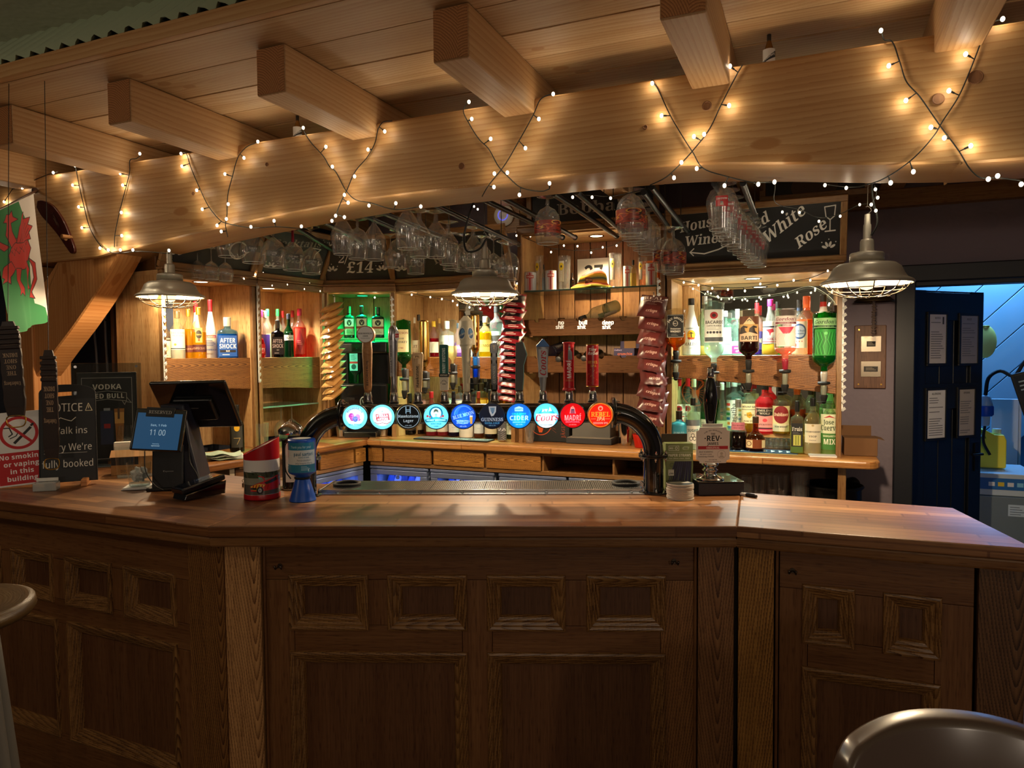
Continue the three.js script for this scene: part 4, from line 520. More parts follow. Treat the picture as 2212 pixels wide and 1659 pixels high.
{
  // till
  const p = v3(-1.225,CT,-2.62),t = thing('till','black till with its back to us, a small customer screen hung on the front','till',p,0.18),bl = M(0x0b0c10,0.35),navy = M(0x14182a,0.4);
  const side = shape([[-0.085,0],[0.085,0],[0.05,0.16],[0.03,0.3],[-0.05,0.3],[-0.055,0.16]]);
  part('stand',extrude(side,0.15,0.008,2).translate(0,0,-0.075).rotateY(0.0),navy,t,-0.005,0.006,-0.03); part('front_cover',wbox(0.105,0.16,0.012,0.004).rotateX(-0.12),bl,t,-0.03,0.082,0.066); part('foot_plate',rbox(0.2,0.012,0.2,0.004),bl,t,0,0.0065,-0.01);
  const L = label(120,40,(x) => { fill(x,'#0b0c10',0,0,120,40); disc(x,'#8a8a88',22,20,9); disc(x,'#0b0c10',25,20,5); txt(x,'eposnow',72,22,19,'#8a8a88','bold sans-serif',80); });
  part('maker_mark',decal(0.042,0.014,L).rotateX(-0.12),pm(L),t,-0.028,0.07,0.0742);
  // big screen: seen from behind, tipped back
  const sc = part('main_screen',rbox(0.292,0.222,0.018,0.009,2),BLACKG,t,0.045,0.30,-0.05); sc.rotation.set(0.62,-0.24,0.02,'YXZ'); part('mount',rbox(0.15,0.1,0.02,0.008,2),bl,sc,0.0,-0.01,0.016); const mk = part('maker_mark',decal(0.042,0.014,L),pm(L),sc,0.0,0.004,0.0265);
  const cs = part('customer_screen',rbox(0.178,0.152,0.014,0.006,2),BLACKG,t,-0.045,0.222,0.108); cs.rotation.set(-0.3,-0.12,-0.06,'YXZ');
  const S = label(300,250,(x,w,h) => { fill(x,'#35668f',0,0,w,h); txt(x,'Sun, 1 Feb',150,84,22,'#bfe6ff','bold sans-serif'); txt(x,'11 00',150,134,54,'#d8f2ff','sans-serif',110); txt(x,'Powered by',150,212,8,'#bfe6ff'); txt(x,'eposnow',150,224,13,'#d8f2ff'); });
  part('screen_picture',decal(0.155,0.129,S),new THREE.MeshPhysicalMaterial({ color: 0x111111,roughness: 0.15,emissive: 0xffffff,emissiveMap: SHEETS[S.si].t,emissiveIntensity: 1.5 }),cs,0,-0.006,0.0076);
  const R_ = label(160,56,(x) => { fill(x,'#08090b',0,0,160,56); txt(x,'RESERVED',80,28,27,'#c9c6be','serif',136); }); part('reserved_tag',rbox(0.098,0.034,0.003,0.001),BLACK,cs,0,0.062,0.0095); part('tag_print',decal(0.094,0.031,R_),pm(R_),cs,0,0.062,0.0114);
  part('arm',rbox(0.05,0.05,0.06,0.006),bl,t,-0.03,0.2,0.07);
  part('cable',tube([v3(-0.09,0.15,0.12),v3(-0.085,0.08,0.13),v3(-0.055,0.03,0.135),v3(-0.035,0.008,0.11)],0.002,30,6),WIRE,t);
  part('cable',tube([v3(0.045,0.17,0.08),v3(0.05,0.1,0.085),v3(0.075,0.06,0.1),v3(0.09,0.025,0.12)],0.002,30,6),WIRE,t);
  const pl = new THREE.RectAreaLight(0x5fa0d8,0.7,0.15,0.125); pl.position.set(-0.045,0.222,0.122); pl.rotation.set(-0.3 + 0,Math.PI - 0.12,0); t.add(pl); pl.lookAt(t.localToWorld(v3(-0.06,0.3,1)));
  // card reader
  const r = thing('card_reader','black card reader lying tilted in a dock in front of the till','card reader',v3(-1.07,CT,-2.42),0.95);
  part('dock',extrude(shape([[-0.08,0],[0.07,0],[0.075,0.045],[-0.075,0.018]]),0.066,0.004,2).translate(0,0.0045,-0.033),BLACKG,r); part('reader',rbox(0.16,0.02,0.072,0.006,2),M(0x0d0f14,0.25),r,-0.006,0.047,0).rotation.z = 0.19; const rd = label(150,70,(x) => { fill(x,'#10141c',0,0,150,70); fill(x,'#16223a',56,8,88,54); txt(x,'eposnow',100,24,14,'#7f9cc4'); txt(x,'Ready',100,46,11,'#7f9cc4'); }); part('display',decal(0.13,0.058,rd).rotateX(-Math.PI / 2),pg(rd),r,-0.007,0.0578,0).rotation.z = 0.19; part('power_light',new THREE.SphereGeometry(0.002,8,6),lit(0xffffff,3),r,0.066,0.062,0.034);
  const k = thing('binder_clip','small metal clip and loose slips beside the till','clip',v3(-0.985,CT,-2.6),0.4); part('clip',merge([rbox(0.022,0.014,0.01,0.002).translate(0,0.0075,0),tube([v3(-0.006,0.014,0),v3(-0.01,0.026,0),v3(0.01,0.026,0),v3(0.006,0.014,0)],0.001,16,5)]),M(0x4a3a2c,0.4,0.5),k); part('slip',rbox(0.04,0.0012,0.02,0.0005),M(0x9a6a44,0.7),k,0.045,0.001,0);
}
{
  // red collecting tin with slanted lid
  const p = v3(-0.85,CT,-2.395),r = 0.0575,t = thing('collection_tin','red charity tin with slanted lid and a rescue car picture','collection tin',p,0.25);
  const slant = (x) => 0.178 + x / r * 0.028; const wall = (r_,y0,fy,seg = 40) => { const g = new THREE.CylinderGeometry(r_,r_,1,seg,6,true),q = g.attributes.position; for (let i = 0; i < q.count; i++) { const v = q.getY(i) + 0.5; q.setY(i,mix(y0,fy(q.getX(i)),v)); } g.computeVertexNormals(); return g; };
  part('body',merge([wall(r,0.0,() => 0.142),move(cyl(r,r,0.002,40),0,0.001,0)]),M(0xe9e6e2,0.35),t); part('base_rim',lathe([[0,0.0],[r + 0.0015,0],[r + 0.002,0.006],[r + 0.0015,0.018],[r,0.019]],40),M(0xb3141c,0.3),t); part('red_collar',wall(r + 0.0008,0.135,slant),M(0xb3141c,0.3),t);
  const L = label(420,200,(x,w,h) => { fill(x,'#e9e7e4',0,0,w,70); fill(x,'#3d4634',0,66,w,40); for (let i = 0; i < 60; i++) disc(x,i % 2 ? '#2c3426' : '#4a5440',(i * 47) % w,72 + (i * 29) % 22,9); fill(x,'#8a8878',0,100,w,40); fill(x,'#55504a',0,140,w,60); disc(x,'#6fae9a',210,96,12); poly(x,'#c5252a',[[200,88],[232,96],[240,128],[210,130]],1,7); poly(x,'#555',[[150,62],[260,70]],1,3); poly(x,'#c8202a',[[190,130],[330,92],[400,100],[410,168],[140,180],[136,150]]); poly(x,'#e8b23a',[[140,148],[200,132],[250,140],[190,172],[146,170]]); for (let i = 0; i < 6; i++) poly(x,'#b3141c',[[150 + i * 20,168],[160 + i * 20,140],[168 + i * 20,140],[158 + i * 20,168]]); poly(x,'#30343a',[[234,126],[330,98],[336,120],[250,138]]); poly(x,'#30343a',[[344,98],[392,102],[394,120],[346,122]]); for (const a of [206,372]) { disc(x,'#14161a',a,172,22); disc(x,'#9a9ca0',a,172,13); disc(x,'#3a3c40',a,172,4); } fill(x,'#1a1c20',140,156,44,12); });
  part('picture_label',around(r + 0.0008,0.112,Math.PI * 1.1,L,30),pg(L),t,0,0.076,0);
  const lid = circ(r - 0.001,40).rotateX(-Math.PI / 2),lp = lid.attributes.position; for (let i = 0; i < lp.count; i++) lp.setY(i,slant(lp.getX(i)) - 0.003); lid.computeVertexNormals(); const LL = label(150,150,(x) => { fill(x,'#dcd8d4',0,0,150,150); fill(x,'#bdb6ae',30,62,60,20); lines(x,'#8a8680',40,90,70,5,7,3); fill(x,'#4a4440',14,116,40,6); }); part('lid',onto(lid,LL),pg(LL),t); part('coin_slot',rbox(0.03,0.0016,0.004,0.0006),BLACK,t,-0.03,slant(-0.03) - 0.0022,0.014).rotation.z = 0.45;
  // straw dispenser behind
  const s = thing('straw_dispenser','clear straw dispenser with domed chrome lid behind the red tin','dispenser',v3(-0.8,CT,-2.56)),r2 = 0.043; part('wall',lathe([[r2,0.006],[r2,0.205]],32),CLEAR,s); part('foot',lathe([[0,0],[r2 + 0.003,0],[r2 + 0.003,0.006],[0,0.007]],32),CHROME,s); part('lid',lathe([[r2 + 0.002,0.2],[r2 + 0.003,0.214],[r2 - 0.006,0.228],[0.02,0.24],[0.006,0.243],[0.006,0.25],[0,0.252]],36),CHROME,s);
  const st = []; for (let i = 0; i < 40; i++) { const a = i * 2.4,q = 0.033 * Math.sqrt(i / 40); st.push(move(cyl(0.0032,0.0032,0.17,7),Math.cos(a) * q,0.094,Math.sin(a) * q)); } part('straw_bundle',merge(st),M(0x14161e,0.5),s).userData.kind = 'stuff';
  const SL = label(130,260,(x) => { fill(x,'#dfe2de',0,0,130,260); txt(x,'strawssor',92,90,30,'#222','bold sans-serif'); disc(x,'#1f7a66',72,160,46); ring(x,'#0d1a18',80,160,16,7); fill(x,'#222',60,40,60,8); }); part('label',around(r2 + 0.0006,0.14,1.3,SL).rotateY(0.45),pm(SL),s,0,0.1,0);
  // blue collecting box
  const b = thing('collection_box','blue waisted charity collection box with flared foot','collection box',v3(-0.698,CT,-2.345),0.1),blue = M(0x1a4fae,0.32); part('foot',lathe([[0,0],[0.043,0],[0.0435,0.004],[0.024,0.07],[0.021,0.078],[0,0.078]],36),blue,b); part('drum',lathe([[0.021,0.076],[0.03,0.086],[0.043,0.094],[0.0445,0.1],[0.0445,0.2],[0.043,0.206],[0,0.207]],36),blue,b); part('waist_ring',lathe([[0.021,0.072],[0.026,0.074],[0.026,0.08],[0.021,0.082]],30),RUBBER,b);
  const BL = label(240,150,(x) => { fill(x,'#2f7f9c',0,0,240,150); fill(x,'#dcdcd6',0,38,240,72); txt(x,'Thank you for your',130,22,17,'#cfe6ec','sans-serif'); txt(x,"paul sartori",148,58,24,'#2f5d78','bold sans-serif'); txt(x,'HOSPICE AT HOME',148,74,8,'#5a7a8a'); txt(x,"Pembrokeshire's",152,88,13,'#5a6a74','sans-serif'); txt(x,'only hospice charity',150,102,13,'#5a6a74','sans-serif'); lines(x,'#bfe0e8',130,118,60,4,6,2); fill(x,'#cfe6ec',176,132,6,12); }); part('label',around(0.0449,0.098,2.6,BL,24),pg(BL),b,0,0.148,0);
  part('tether',tube([v3(-0.03,0.205,0.02),v3(-0.049,0.19,0.015),v3(-0.052,0.14,0.015),v3(-0.05,0.1,0.012),v3(-0.035,0.075,0.012)],0.002,30,6),WIRE,b); part('lid_paper',circ(0.03).rotateX(-Math.PI / 2),WHITE,b,0,0.2078,0);
}
{
  // right: straws carton, coasters, hand pump, pen
  const t = thing('straws_box','green carton of paper straws beside the right leg of the font','carton',v3(0.575,CT,-2.462),0);
  part('carton',rbox(0.094,0.168,0.05,0.0015).translate(0,0.0845,0),M(0x6f7a48,0.7),t); part('back_flap',rbox(0.09,0.03,0.0015,0.0005),M(0x4a3c30,0.8),t,-0.008,0.182,-0.02);
  const L = label(210,370,(x,w,h) => { fill(x,'#76824e',0,0,w,h); fill(x,'#d9dccb',0,66,w,2); fill(x,'#d9dccb',0,128,w,2); x.strokeStyle = '#e9ead9'; x.lineWidth = 3; x.strokeRect(22,18,78,34); txt(x,'BIO',42,36,17,'#e9ead9'); ring(x,'#e9ead9',80,35,9,4); poly(x,'#a9b48a',[[124,34],[140,22],[182,24],[176,46],[132,48]]); txt(x,'PBS',154,35,18,'#4a5430','italic bold sans-serif'); txt(x,'PAPER STRAWS',105,90,29,'#e9ead9','bold sans-serif',180); txt(x,'Com. 200mm x 6mm - BLACK',105,114,12,'#d9dccb','bold sans-serif',180); for (let i = 0; i < 26; i++) poly(x,i % 3 ? '#1a1a30' : '#33335a',[[70 + i * 5,140],[20 + i * 6.5 + (i % 4) * 5,292 + (i * 13) % 34]],1,7); for (let i = 0; i < 26; i++) disc(x,'#d9dccb',20 + i * 6.5 + (i % 4) * 5,294 + (i * 13) % 34,2); fill(x,'#e9ead9',18,200,44,46); txt(x,'PACK OF',40,210,9,'#333'); txt(x,'250',40,230,22,'#333'); ring(x,'#33402a',46,164,16,2); ring(x,'#33402a',46,164,9,2); ring(x,'#33402a',30,356,7,2); ring(x,'#33402a',50,356,7,2); },1);
  part('carton_print',decal(0.0925,0.166,L),pm(L),t,0,0.0845,0.0256);
  const n = 12,mc = onY(1476,1083,CT),c0 = v3(mc.x,CT,mc.z - 0.046); const nm = ['bottom round coaster of the stack left of the hand pump',...Array.from({ length: n - 2 },(_,i) => `pale round coaster, ${ORD[i + 1]} from the bottom of the stack left of the hand pump`),'top round coaster of the stack left of the hand pump, dark printed face up'];
  const CL = label(110,110,(x) => { disc(x,'#24261f',55,55,60); poly(x,'#c9c6b8',[[60,52],[104,40],[100,70],[70,66]]); txt(x,'BITTER',44,40,16,'#8f8a70'); }); const cg = lathe([[0,0],[0.043,0],[0.0438,0.0008],[0.0438,0.0034],[0.043,0.0042],[0,0.0042]],40),cm = M(0xb9b3a8,0.8);
  for (let i = 0; i < n; i++) { const q = thing('coaster',nm[i],'coaster',v3(c0.x + rr(-0.0015,0.0015),CT + 0.0005 + i * 0.0043,c0.z + rr(-0.0015,0.0015)),rr(0,6),'stacked coasters'); part('board',cg,cm,q); if (i === n - 1) { part('print',onto(circ(0.0425,40).rotateX(-Math.PI / 2),CL),pm(CL),q,0,0.0045,0); q.rotation.y = 0.3; } }
  const pc = onY(1556,1074,CT),hp = thing('hand_pump','black handled beer pump with white clip on a dark plinth','hand pump',v3(0.697,CT,-2.452),0.03); const plinth = M(0x0d1120,0.45);
  part('plinth',merge([rbox(0.155,0.042,0.17,0.003).translate(0,0.0215,0)]),plinth,hp); part('plinth_top',rbox(0.158,0.004,0.173,0.0015),M(0x15161a,0.15,0,{ clearcoat: 1 }),hp,0,0.045,0);
  part('pump_body',lathe([[0,0.047],[0.046,0.047],[0.047,0.05],[0.04,0.054],[0.024,0.062],[0.019,0.068],[0.021,0.074],[0.027,0.079],[0.021,0.084],[0.02,0.09],[0.028,0.096],[0.029,0.102],[0.018,0.108],[0.016,0.2],[0.0,0.2]],40),CHROME,hp,-0.022,0,0.03);
  part('handle',lathe([[0.011,0],[0.0125,0.012],[0.014,0.04],[0.0225,0.1],[0.0245,0.125],[0.0215,0.158],[0.0135,0.19],[0.010,0.196]],32),BLACKG,hp,-0.022,0.2,0.03); part('ferrule',lathe([[0.0105,0.0],[0.013,0.004],[0.011,0.008],[0.013,0.014],[0.010,0.022],[0.0105,0.03],[0.007,0.036],[0,0.037]],24),CHROME,hp,-0.022,0.395,0.03);
  const cs = new THREE.Shape(),w = 0.0565,h = 0.0605,k = 0.012; cs.moveTo(-w + k,-h); cs.lineTo(w - k,-h); cs.quadraticCurveTo(w - k,-h + k,w,-h + k); cs.lineTo(w,h - k); cs.quadraticCurveTo(w - k,h - k,w - k,h); cs.lineTo(-w + k,h); cs.quadraticCurveTo(-w + k,h - k,-w,h - k); cs.lineTo(-w,-h + k); cs.quadraticCurveTo(-w + k,-h + k,-w + k,-h);
  part('clip_board',extrude(cs,0.004,0.0008).translate(0,0,-0.004),WHITE,hp,-0.024,0.168,0.067); part('clip_bracket',rbox(0.07,0.02,0.004,0.001).translate(0,0.062,-0.0062),M(0xcfcac0,0.5),hp,-0.024,0.168,0.067); part('clip_arm',rbox(0.02,0.03,0.024,0.002).translate(0,0.0,-0.017),CHROME,hp,-0.024,0.168,0.067);
  const CP = label(230,246,(x,w_,h_) => { fill(x,'#dedad2',0,0,w_,h_); arcTxt(x,'FINE OLD REVELATION',115,112,92,11,'#333',-2.25,-0.89,'bold serif'); txt(x,'THE',115,46,17,'#222','bold sans-serif'); txt(x,'·REV·',115,76,52,'#141414','bold sans-serif',190); txt(x,'JAMES',115,112,26,'#141414','bold sans-serif',116); fill(x,'#b01828',12,128,206,22); txt(x,'ORIGINAL',115,139,18,'#f0e6e0','bold serif',110); txt(x,'Rich WARMING',66,168,12,'#333','italic bold serif'); txt(x,'RED WITH A CLEAN',66,184,9,'#333'); txt(x,'Satisfying FINISH',66,200,12,'#333','italic bold serif'); ring(x,'#8a857c',174,186,28,1.5); disc(x,'#b8b2a6',174,180,10); poly(x,'#b8b2a6',[[154,208],[166,192],[182,192],[194,208]]); txt(x,'ALC 4.5% VOL',115,222,9,'#333'); txt(x,'BREWED BY S.A. BRAIN & CO. LTD',115,234,7,'#444'); },1);
  { const s2 = new THREE.ShapeGeometry(cs,8),q = s2.attributes.position,uv = s2.attributes.uv; for (let i = 0; i < q.count; i++) uv.setXY(i,q.getX(i) / (2 * w) + 0.5,q.getY(i) / (2 * h) + 0.5); part('clip_print',onto(s2,CP),pm(CP),hp,-0.024,0.168,0.0678 + 0.0008); }
  const pe = onY(1612,1072,CT),pen = thing('pen','white and black marker pen lying beside the hand pump plinth','pen',v3(pe.x,CT + 0.0055,pe.z),-0.95); part('barrel',cyl(0.0045,0.005,0.05,14).rotateZ(Math.PI / 2),WHITE,pen,-0.024,0,0); part('cap',cyl(0.0055,0.005,0.04,14).rotateZ(Math.PI / 2),BLACK,pen,0.02,0,0); part('pocket_clip',rbox(0.03,0.0016,0.003,0.0006),BLACK,pen,0.018,0.0062,0);
}
const LA = v3(-0.866,0,-4.218),LE = v3(-1.404,0,-3.256),LLD = LE.clone().sub(LA).normalize(),LLN = v3(-LLD.z,0,LLD.x).multiplyScalar(1);
if (LLN.dot(v3(1,0,1)) < 0) LLN.negate();
const LLP = (off) => LA.clone().addScaledVector(LLN,-off);
const DG0 = onPlane(702,772,LLP(0.32),LLN).setY(0),DG1 = W(-2.33,0,3.72),DGD = DG1.clone().sub(DG0).normalize(),DGN = v3(-DGD.z,0,DGD.x); if (DGN.z < 0) DGN.negate();
const DGP = (off) => DG0.clone().addScaledVector(DGN,-off);

// ---------- the back bar ----------
const BT = 1.08,MB = 3.72;                        // its worktop, and the front of the main bays
const pl2 = (pts,y0,y1,ang,bev = 0.006) => plate(pts,y0,y1,ang,0,bev);
const aL = Math.atan2(LLD.z,-LLD.x),D_ = v3(1.60,0,-3.20),E2 = LA.clone().addScaledVector(LLD,1.3),aM = Math.atan2(-(D_.z - LA.z),D_.x - LA.x);
{
  const t = thing('back_counter','oak worktop behind the bar that turns a corner by the green niche','worktop');
  const backR = W(0.43,0,BW - 0.004),backC = W(-2.75,0,BW - 0.004);
  const rnd = []; const dM = D_.clone().sub(LA).normalize(); for (let i = 0; i <= 6; i++) { const a = i / 6 * Math.PI / 2; rnd.push(D_.clone().addScaledVector(dM,0.06 * Math.sin(a)).addScaledVector(V,0.06 * (1 - Math.cos(a)))); }
  const endB = rnd[6].clone().addScaledVector(V,BW - 0.004 - toB(rnd[6])),m = wood('stave',0xa06c38,0.32,0.0002,0.3);
  part('worktop_section',pl2([LA,...rnd,endB,backC],BT - 0.036,BT,aM,0.008),m,t);
  part('worktop_section',pl2([E2,LA,backC,E2.clone().addScaledVector(LLN,-0.42)],BT - 0.036,BT,aL,0.008),m,t);
}
// walls close behind the left leg
{
  const c = LLP(0.74),mid = c.clone().addScaledVector(LLD,0.15); structure('wall_left_bar',metric(new THREE.BoxGeometry(1.3,CEIL,0.08),0,0.9,0.9),dkw,v3(mid.x,CEIL / 2,mid.z),aL,'dark blue grey wall behind the left shelves');
  const e = W(toA(onB(349,772,2.68)) - 1.5,CEIL / 2,2.72); structure('wall_left_end',metric(new THREE.BoxGeometry(3.0,CEIL,0.08),0,0.9,0.9),dkw,e,RB,'dark blue grey wall behind the curved brace');
}
function frameGroup(name,lbl,P0,D,cat = 'shelf unit') { return thing(name,lbl,cat,v3(P0.x,0,P0.z),Math.atan2(-D.z,D.x)); }
const oakI = OAKL,oakIC = OAKLC;
function bay(name,lbl,P0,P1,h0,h1,depth,o = {}) {
  const D = P1.clone().sub(P0).setY(0),w = D.length(); D.normalize(); const t = frameGroup(name,lbl,P0,D),m = o.mat || oakI,th = 0.018;
  part('side_board',wbox(th,h1 - h0,depth,0.002,1),m,t,th / 2 + 0.001,(h0 + h1) / 2,-depth / 2); part('side_board',wbox(th,h1 - h0,depth,0.002,1),m,t,w - th / 2 - 0.001,(h0 + h1) / 2,-depth / 2);
  part('soffit',wbox(w - 0.002,0.022,depth,0.002,0),o.soff || m,t,w / 2,h1 + 0.011,-depth / 2);
  const n = o.boards || 2,bw = (w - 2 * th) / n;
  for (let i = 0; i < n; i++) { if (o.mirror && i >= o.mirror[0] && i < o.mirror[1]) continue; part('back_board',wbox(bw - 0.004,h1 - h0,0.012,0.003,1),o.bm || m,t,th + bw * (i + 0.5),(h0 + h1) / 2,-depth + 0.006); }
  if (o.mirror) { const [a,b] = o.mirror,mw = bw * (b - a); part('mirror',new THREE.BoxGeometry(mw - 0.004,h1 - h0 - 0.004,0.005),M(0xe4ece8,0.02,1),t,th + bw * (a + b) / 2,(h0 + h1) / 2,-depth + 0.004); }
  part('backing',new THREE.BoxGeometry(w - 0.01,h1 - h0,0.004),M(0x1a120c,0.9),t,w / 2,(h0 + h1) / 2,-depth - 0.003);
  if (o.post !== 0) for (const x of [0.012,w - 0.012]) part('face_post',wbox(0.024,h1 - h0 + 0.02,0.022,0.003,1),o.pm || OAKF,t,x,(h0 + h1) / 2,0.011);
  t.userData.w = w; return t;
}
function fascia(t,x0,x1,top,y0,y1,z,mat,bow = 0.012) {   // board with a gently curved lower edge
  const s = new THREE.Shape(); s.moveTo(x0,top); s.lineTo(x1,top); s.lineTo(x1,y1); s.quadraticCurveTo((x0 + x1) / 2,(y0 + y1) / 2 + bow,x0,y0); s.closePath();
  return part('fascia',metric(extrude(s,0.016,0.002).translate(0,0,z - 0.008),0),mat || wood('cath',0x7c5329,0.45),t);
}
function downlight(lbl,p,color,k,power,spread = 0.95) {
  const t = thing('downlight',lbl,'downlight',p); part('rim',lathe([[0.034,-0.001],[0.042,-0.004],[0.044,0],[0.034,0.001]],28),STEEL,t); part('lens_light',circ(0.0335,24).rotateX(Math.PI / 2),lit(color,k),t,0,-0.0015,0);
  const s = new THREE.SpotLight(color,power,0,spread,0.6); s.position.set(0,-0.004,0); s.shadow.radius = 1.5; s.castShadow = true; t.add(s); const tg = new THREE.Object3D(); tg.name = 'target'; tg.position.set(0,-1,0.06); t.add(tg); s.target = tg; return t;
}
function clipStrip(lbl,p,len,ry) { const t = thing('clip_strip',lbl,'clip strip',p,ry); part('strip',rbox(0.008,len,0.002,0.0005),WHITE,t,0,-len / 2,0); const n = Math.round(len / 0.034); for (let i = 0; i < n; i++) part('clip',rbox(0.02,0.014,0.003,0.001).rotateZ(0.6).rotateY(0.5),M(0xd9d9d6,0.4),t,0.006,-0.02 - i * 0.034,0.004); return t; }
const TOPL = 1.955;
const lp = (x,o = 0.32) => onPlane(x,772,LLP(o),LLN);
const BAYS = {};
{
  // left leg
  const p345 = lp(345),p549 = lp(549),p553 = lp(553),p698 = lp(698);
  BAYS.L1 = bay('shelf_bay','oak shelf bay at the far left holding the blue bottle',p345,p549,BT,TOPL + 0.02,0.34); BAYS.L2 = bay('shelf_bay','oak shelf bay between the blue bottle and the brown crisps',p553,p698,BT,TOPL + 0.02,0.34);
  for (const [k,t] of [['L1',BAYS.L1],['L2',BAYS.L2]]) { const w = t.userData.w; fascia(t,0.012,w - 0.012,1.572,k === 'L1' ? 1.418 : 1.40,k === 'L1' ? 1.40 : 1.378,-0.02); part('shelf',wbox(w - 0.04,0.018,0.29,0.002,0),oakI,t,w / 2,1.563,-0.175); }
  const w2 = BAYS.L2.userData.w; part('glass_shelf',rbox(w2 - 0.04,0.008,0.27,0.001),M(0xbfe0cc,0.05,0,{ transmission: 0.55,thickness: 0 }),BAYS.L2,w2 / 2,1.29,-0.16);
  const q = onB(250,772,2.60),t = frameGroup('tall_side_board','dark oak end board left of the first shelf bay',q,p345.clone().sub(q),'board'); part('board',wbox(p345.distanceTo(q) - 0.04,1.0,0.02,0.003,1),OAKD,t,p345.distanceTo(q) / 2 - 0.019,1.58,-0.02); part('batten',wbox(0.03,1.0,0.03,0.003,1),OAKD,t,0.015,1.58,0.006);
  BAYS.G = bay('shelf_bay','narrow niche lit green in the corner of the back bar',lp(704),DG1.clone().addScaledVector(DGD,-0.012),BT,TOPL,0.3,{ boards: 2,mat: wood('oak',0x9a6a3a,0.5),post: 1 });
  // main leg
  const mb = (x) => onB(x,772,MB);
  BAYS.C = bay('shelf_bay','middle shelf bay with a mirror and rows of spirits behind the taps',mb(848),mb(1114),BT,TOPL,0.36,{ boards: 3,mirror: [1,3] });
  BAYS.CR = bay('shelf_bay','tall shelf bay with glass shelf and wine racks between red and maroon crisps',mb(1122),mb(1438),BT,2.235,0.36,{ boards: 8,bm: wood('oak',0x7a5430,0.5) });
  BAYS.R = bay('shelf_bay','mirrored right bay with upside down spirits on optics',mb(1442),mb(1819),BT,TOPL,0.36,{ boards: 8,mirror: [1,8] });
  let t2 = BAYS.R,w = t2.userData.w; fascia(t2,0.012,w - 0.012,1.565,1.455,1.375,-0.01,wood('cath',0x7a4f27,0.45)); part('shelf',rbox(w - 0.04,0.01,0.3,0.001),M(0xd4f0e2,0.03,0,{ transmission: 0.92,thickness: 0 }),t2,w / 2,1.56,-0.18); part('step_shelf',wbox(w - 0.2,0.02,0.16,0.003,0),wood('oak',0xc9a468,0.5),t2,w / 2 + 0.02,1.148,-0.24); for (const x of [0.12,w - 0.1]) part('step_support',wbox(0.02,0.058,0.15,0.002),oakI,t2,x,1.109,-0.24);
  t2 = BAYS.C; w = t2.userData.w; fascia(t2,0.012,w - 0.012,1.565,1.45,1.43,-0.01,wood('cath',0x8f5f2e,0.45)); part('shelf',rbox(w - 0.04,0.01,0.3,0.001),M(0xd4f0e2,0.03,0,{ transmission: 0.92,thickness: 0 }),t2,w / 2,1.56,-0.18); part('step_shelf',wbox(w - 0.06,0.02,0.16,0.003,0),wood('oak',0xc9a468,0.5),t2,w / 2,1.21,-0.24); for (const x of [0.06,w - 0.06]) part('step_support',wbox(0.02,0.12,0.15,0.002),oakI,t2,x,1.14,-0.24);
  t2 = BAYS.G; w = t2.userData.w; part('glass_shelf',rbox(w - 0.045,0.008,0.22,0.001),M(0x9fd8c0,0.05,0,{ transmission: 0.6,thickness: 0 }),t2,w / 2,1.683,-0.15);
  // glass shelf and wine racks of the tall bay
  t2 = BAYS.CR; w = t2.userData.w; part('glass_shelf',rbox(w - 0.045,0.009,0.26,0.001),M(0x7f9a92,0.03,0,{ transmission: 0.75,thickness: 0 }),t2,w / 2,1.932,-0.15);
  const rackBoard = (nm,top,h,z,notches,r,mat) => { const s = new THREE.Shape(); s.moveTo(0.02,top - h); s.lineTo(w - 0.02,top - h); s.lineTo(w - 0.02,top); for (const x of notches.slice().reverse()) { s.lineTo(x + r,top); s.absarc(x,top,r,0,Math.PI,true); } s.lineTo(0.02,top); s.closePath(); part(nm,metric(extrude(s,0.014,0.002).translate(0,0,z - 0.007),0),mat,t2); };
  const nt = [0.1,0.223,0.346,0.469,0.592,0.715].filter((x) => x < w - 0.06);
  const rk = wood('oak',0x5a3a1e,0.6).clone(); rk.specularIntensity = 0.25; rackBoard('rack_back',1.79,0.07,-0.26,nt,0.042,rk); rackBoard('rack_front',1.772,0.092,-0.03,nt,0.016,rk); rackBoard('rack_back',1.585,0.07,-0.26,nt,0.042,rk); rackBoard('rack_front',1.567,0.092,-0.03,nt,0.016,rk);
  for (const y of [1.69,1.485]) for (const x of [0.06,w - 0.06]) part('rack_rail',wbox(0.02,0.03,0.25,0.002,2),OAKF,t2,x,y,-0.15);
  // little chrome words on the upper rack
  const FONT = await new FontLoader().loadAsync('fonts/droid/droid_sans_regular.typeface.json');
  const words = [['no','shit'],['bull','shit'],['deep','shit']],px = [1211,1258,1312];
  words.forEach(([a,b],i) => { const p = onB(px[i],702,MB + 0.018),k = thing('metal_word',`${['left', 'middle', 'right'][i]} of three chrome slogans fixed to the upper wine rack`,'metal word',p,RB,'chrome words on the wine rack'); const one = (w,y,dx) => { const g = new TextGeometry(w,{ font: FONT,size: 0.021,depth: 0.005,curveSegments: 4,bevelEnabled: true,bevelSize: 0.0008,bevelThickness: 0.0008,bevelSegments: 1 }); g.computeBoundingBox(); part('letters',g.translate(dx - g.boundingBox.max.x / 2,y,0),M(0xe4e4e6,0.32,0.7),k); }; one(a,0.003,0.004); one(b,-0.021,-0.004); });
  // lights of the bays
  const dl = (bayT,x,z,h) => bayT.localToWorld(v3(x,h - 0.0005,z)); scene.updateMatrixWorld(true);
  downlight('downlight over the shelf left of the brown crisps',dl(BAYS.L2,BAYS.L2.userData.w * 0.42,-0.13,TOPL + 0.02),0xfff0cf,30,POWER.down,1.15); downlight('added downlight over the far left shelf behind the pendant',dl(BAYS.L1,BAYS.L1.userData.w * 0.6,-0.13,TOPL + 0.02),0xfff0cf,30,POWER.down * 0.3,1.15);  // the far left downlight is added to brighten its shelf
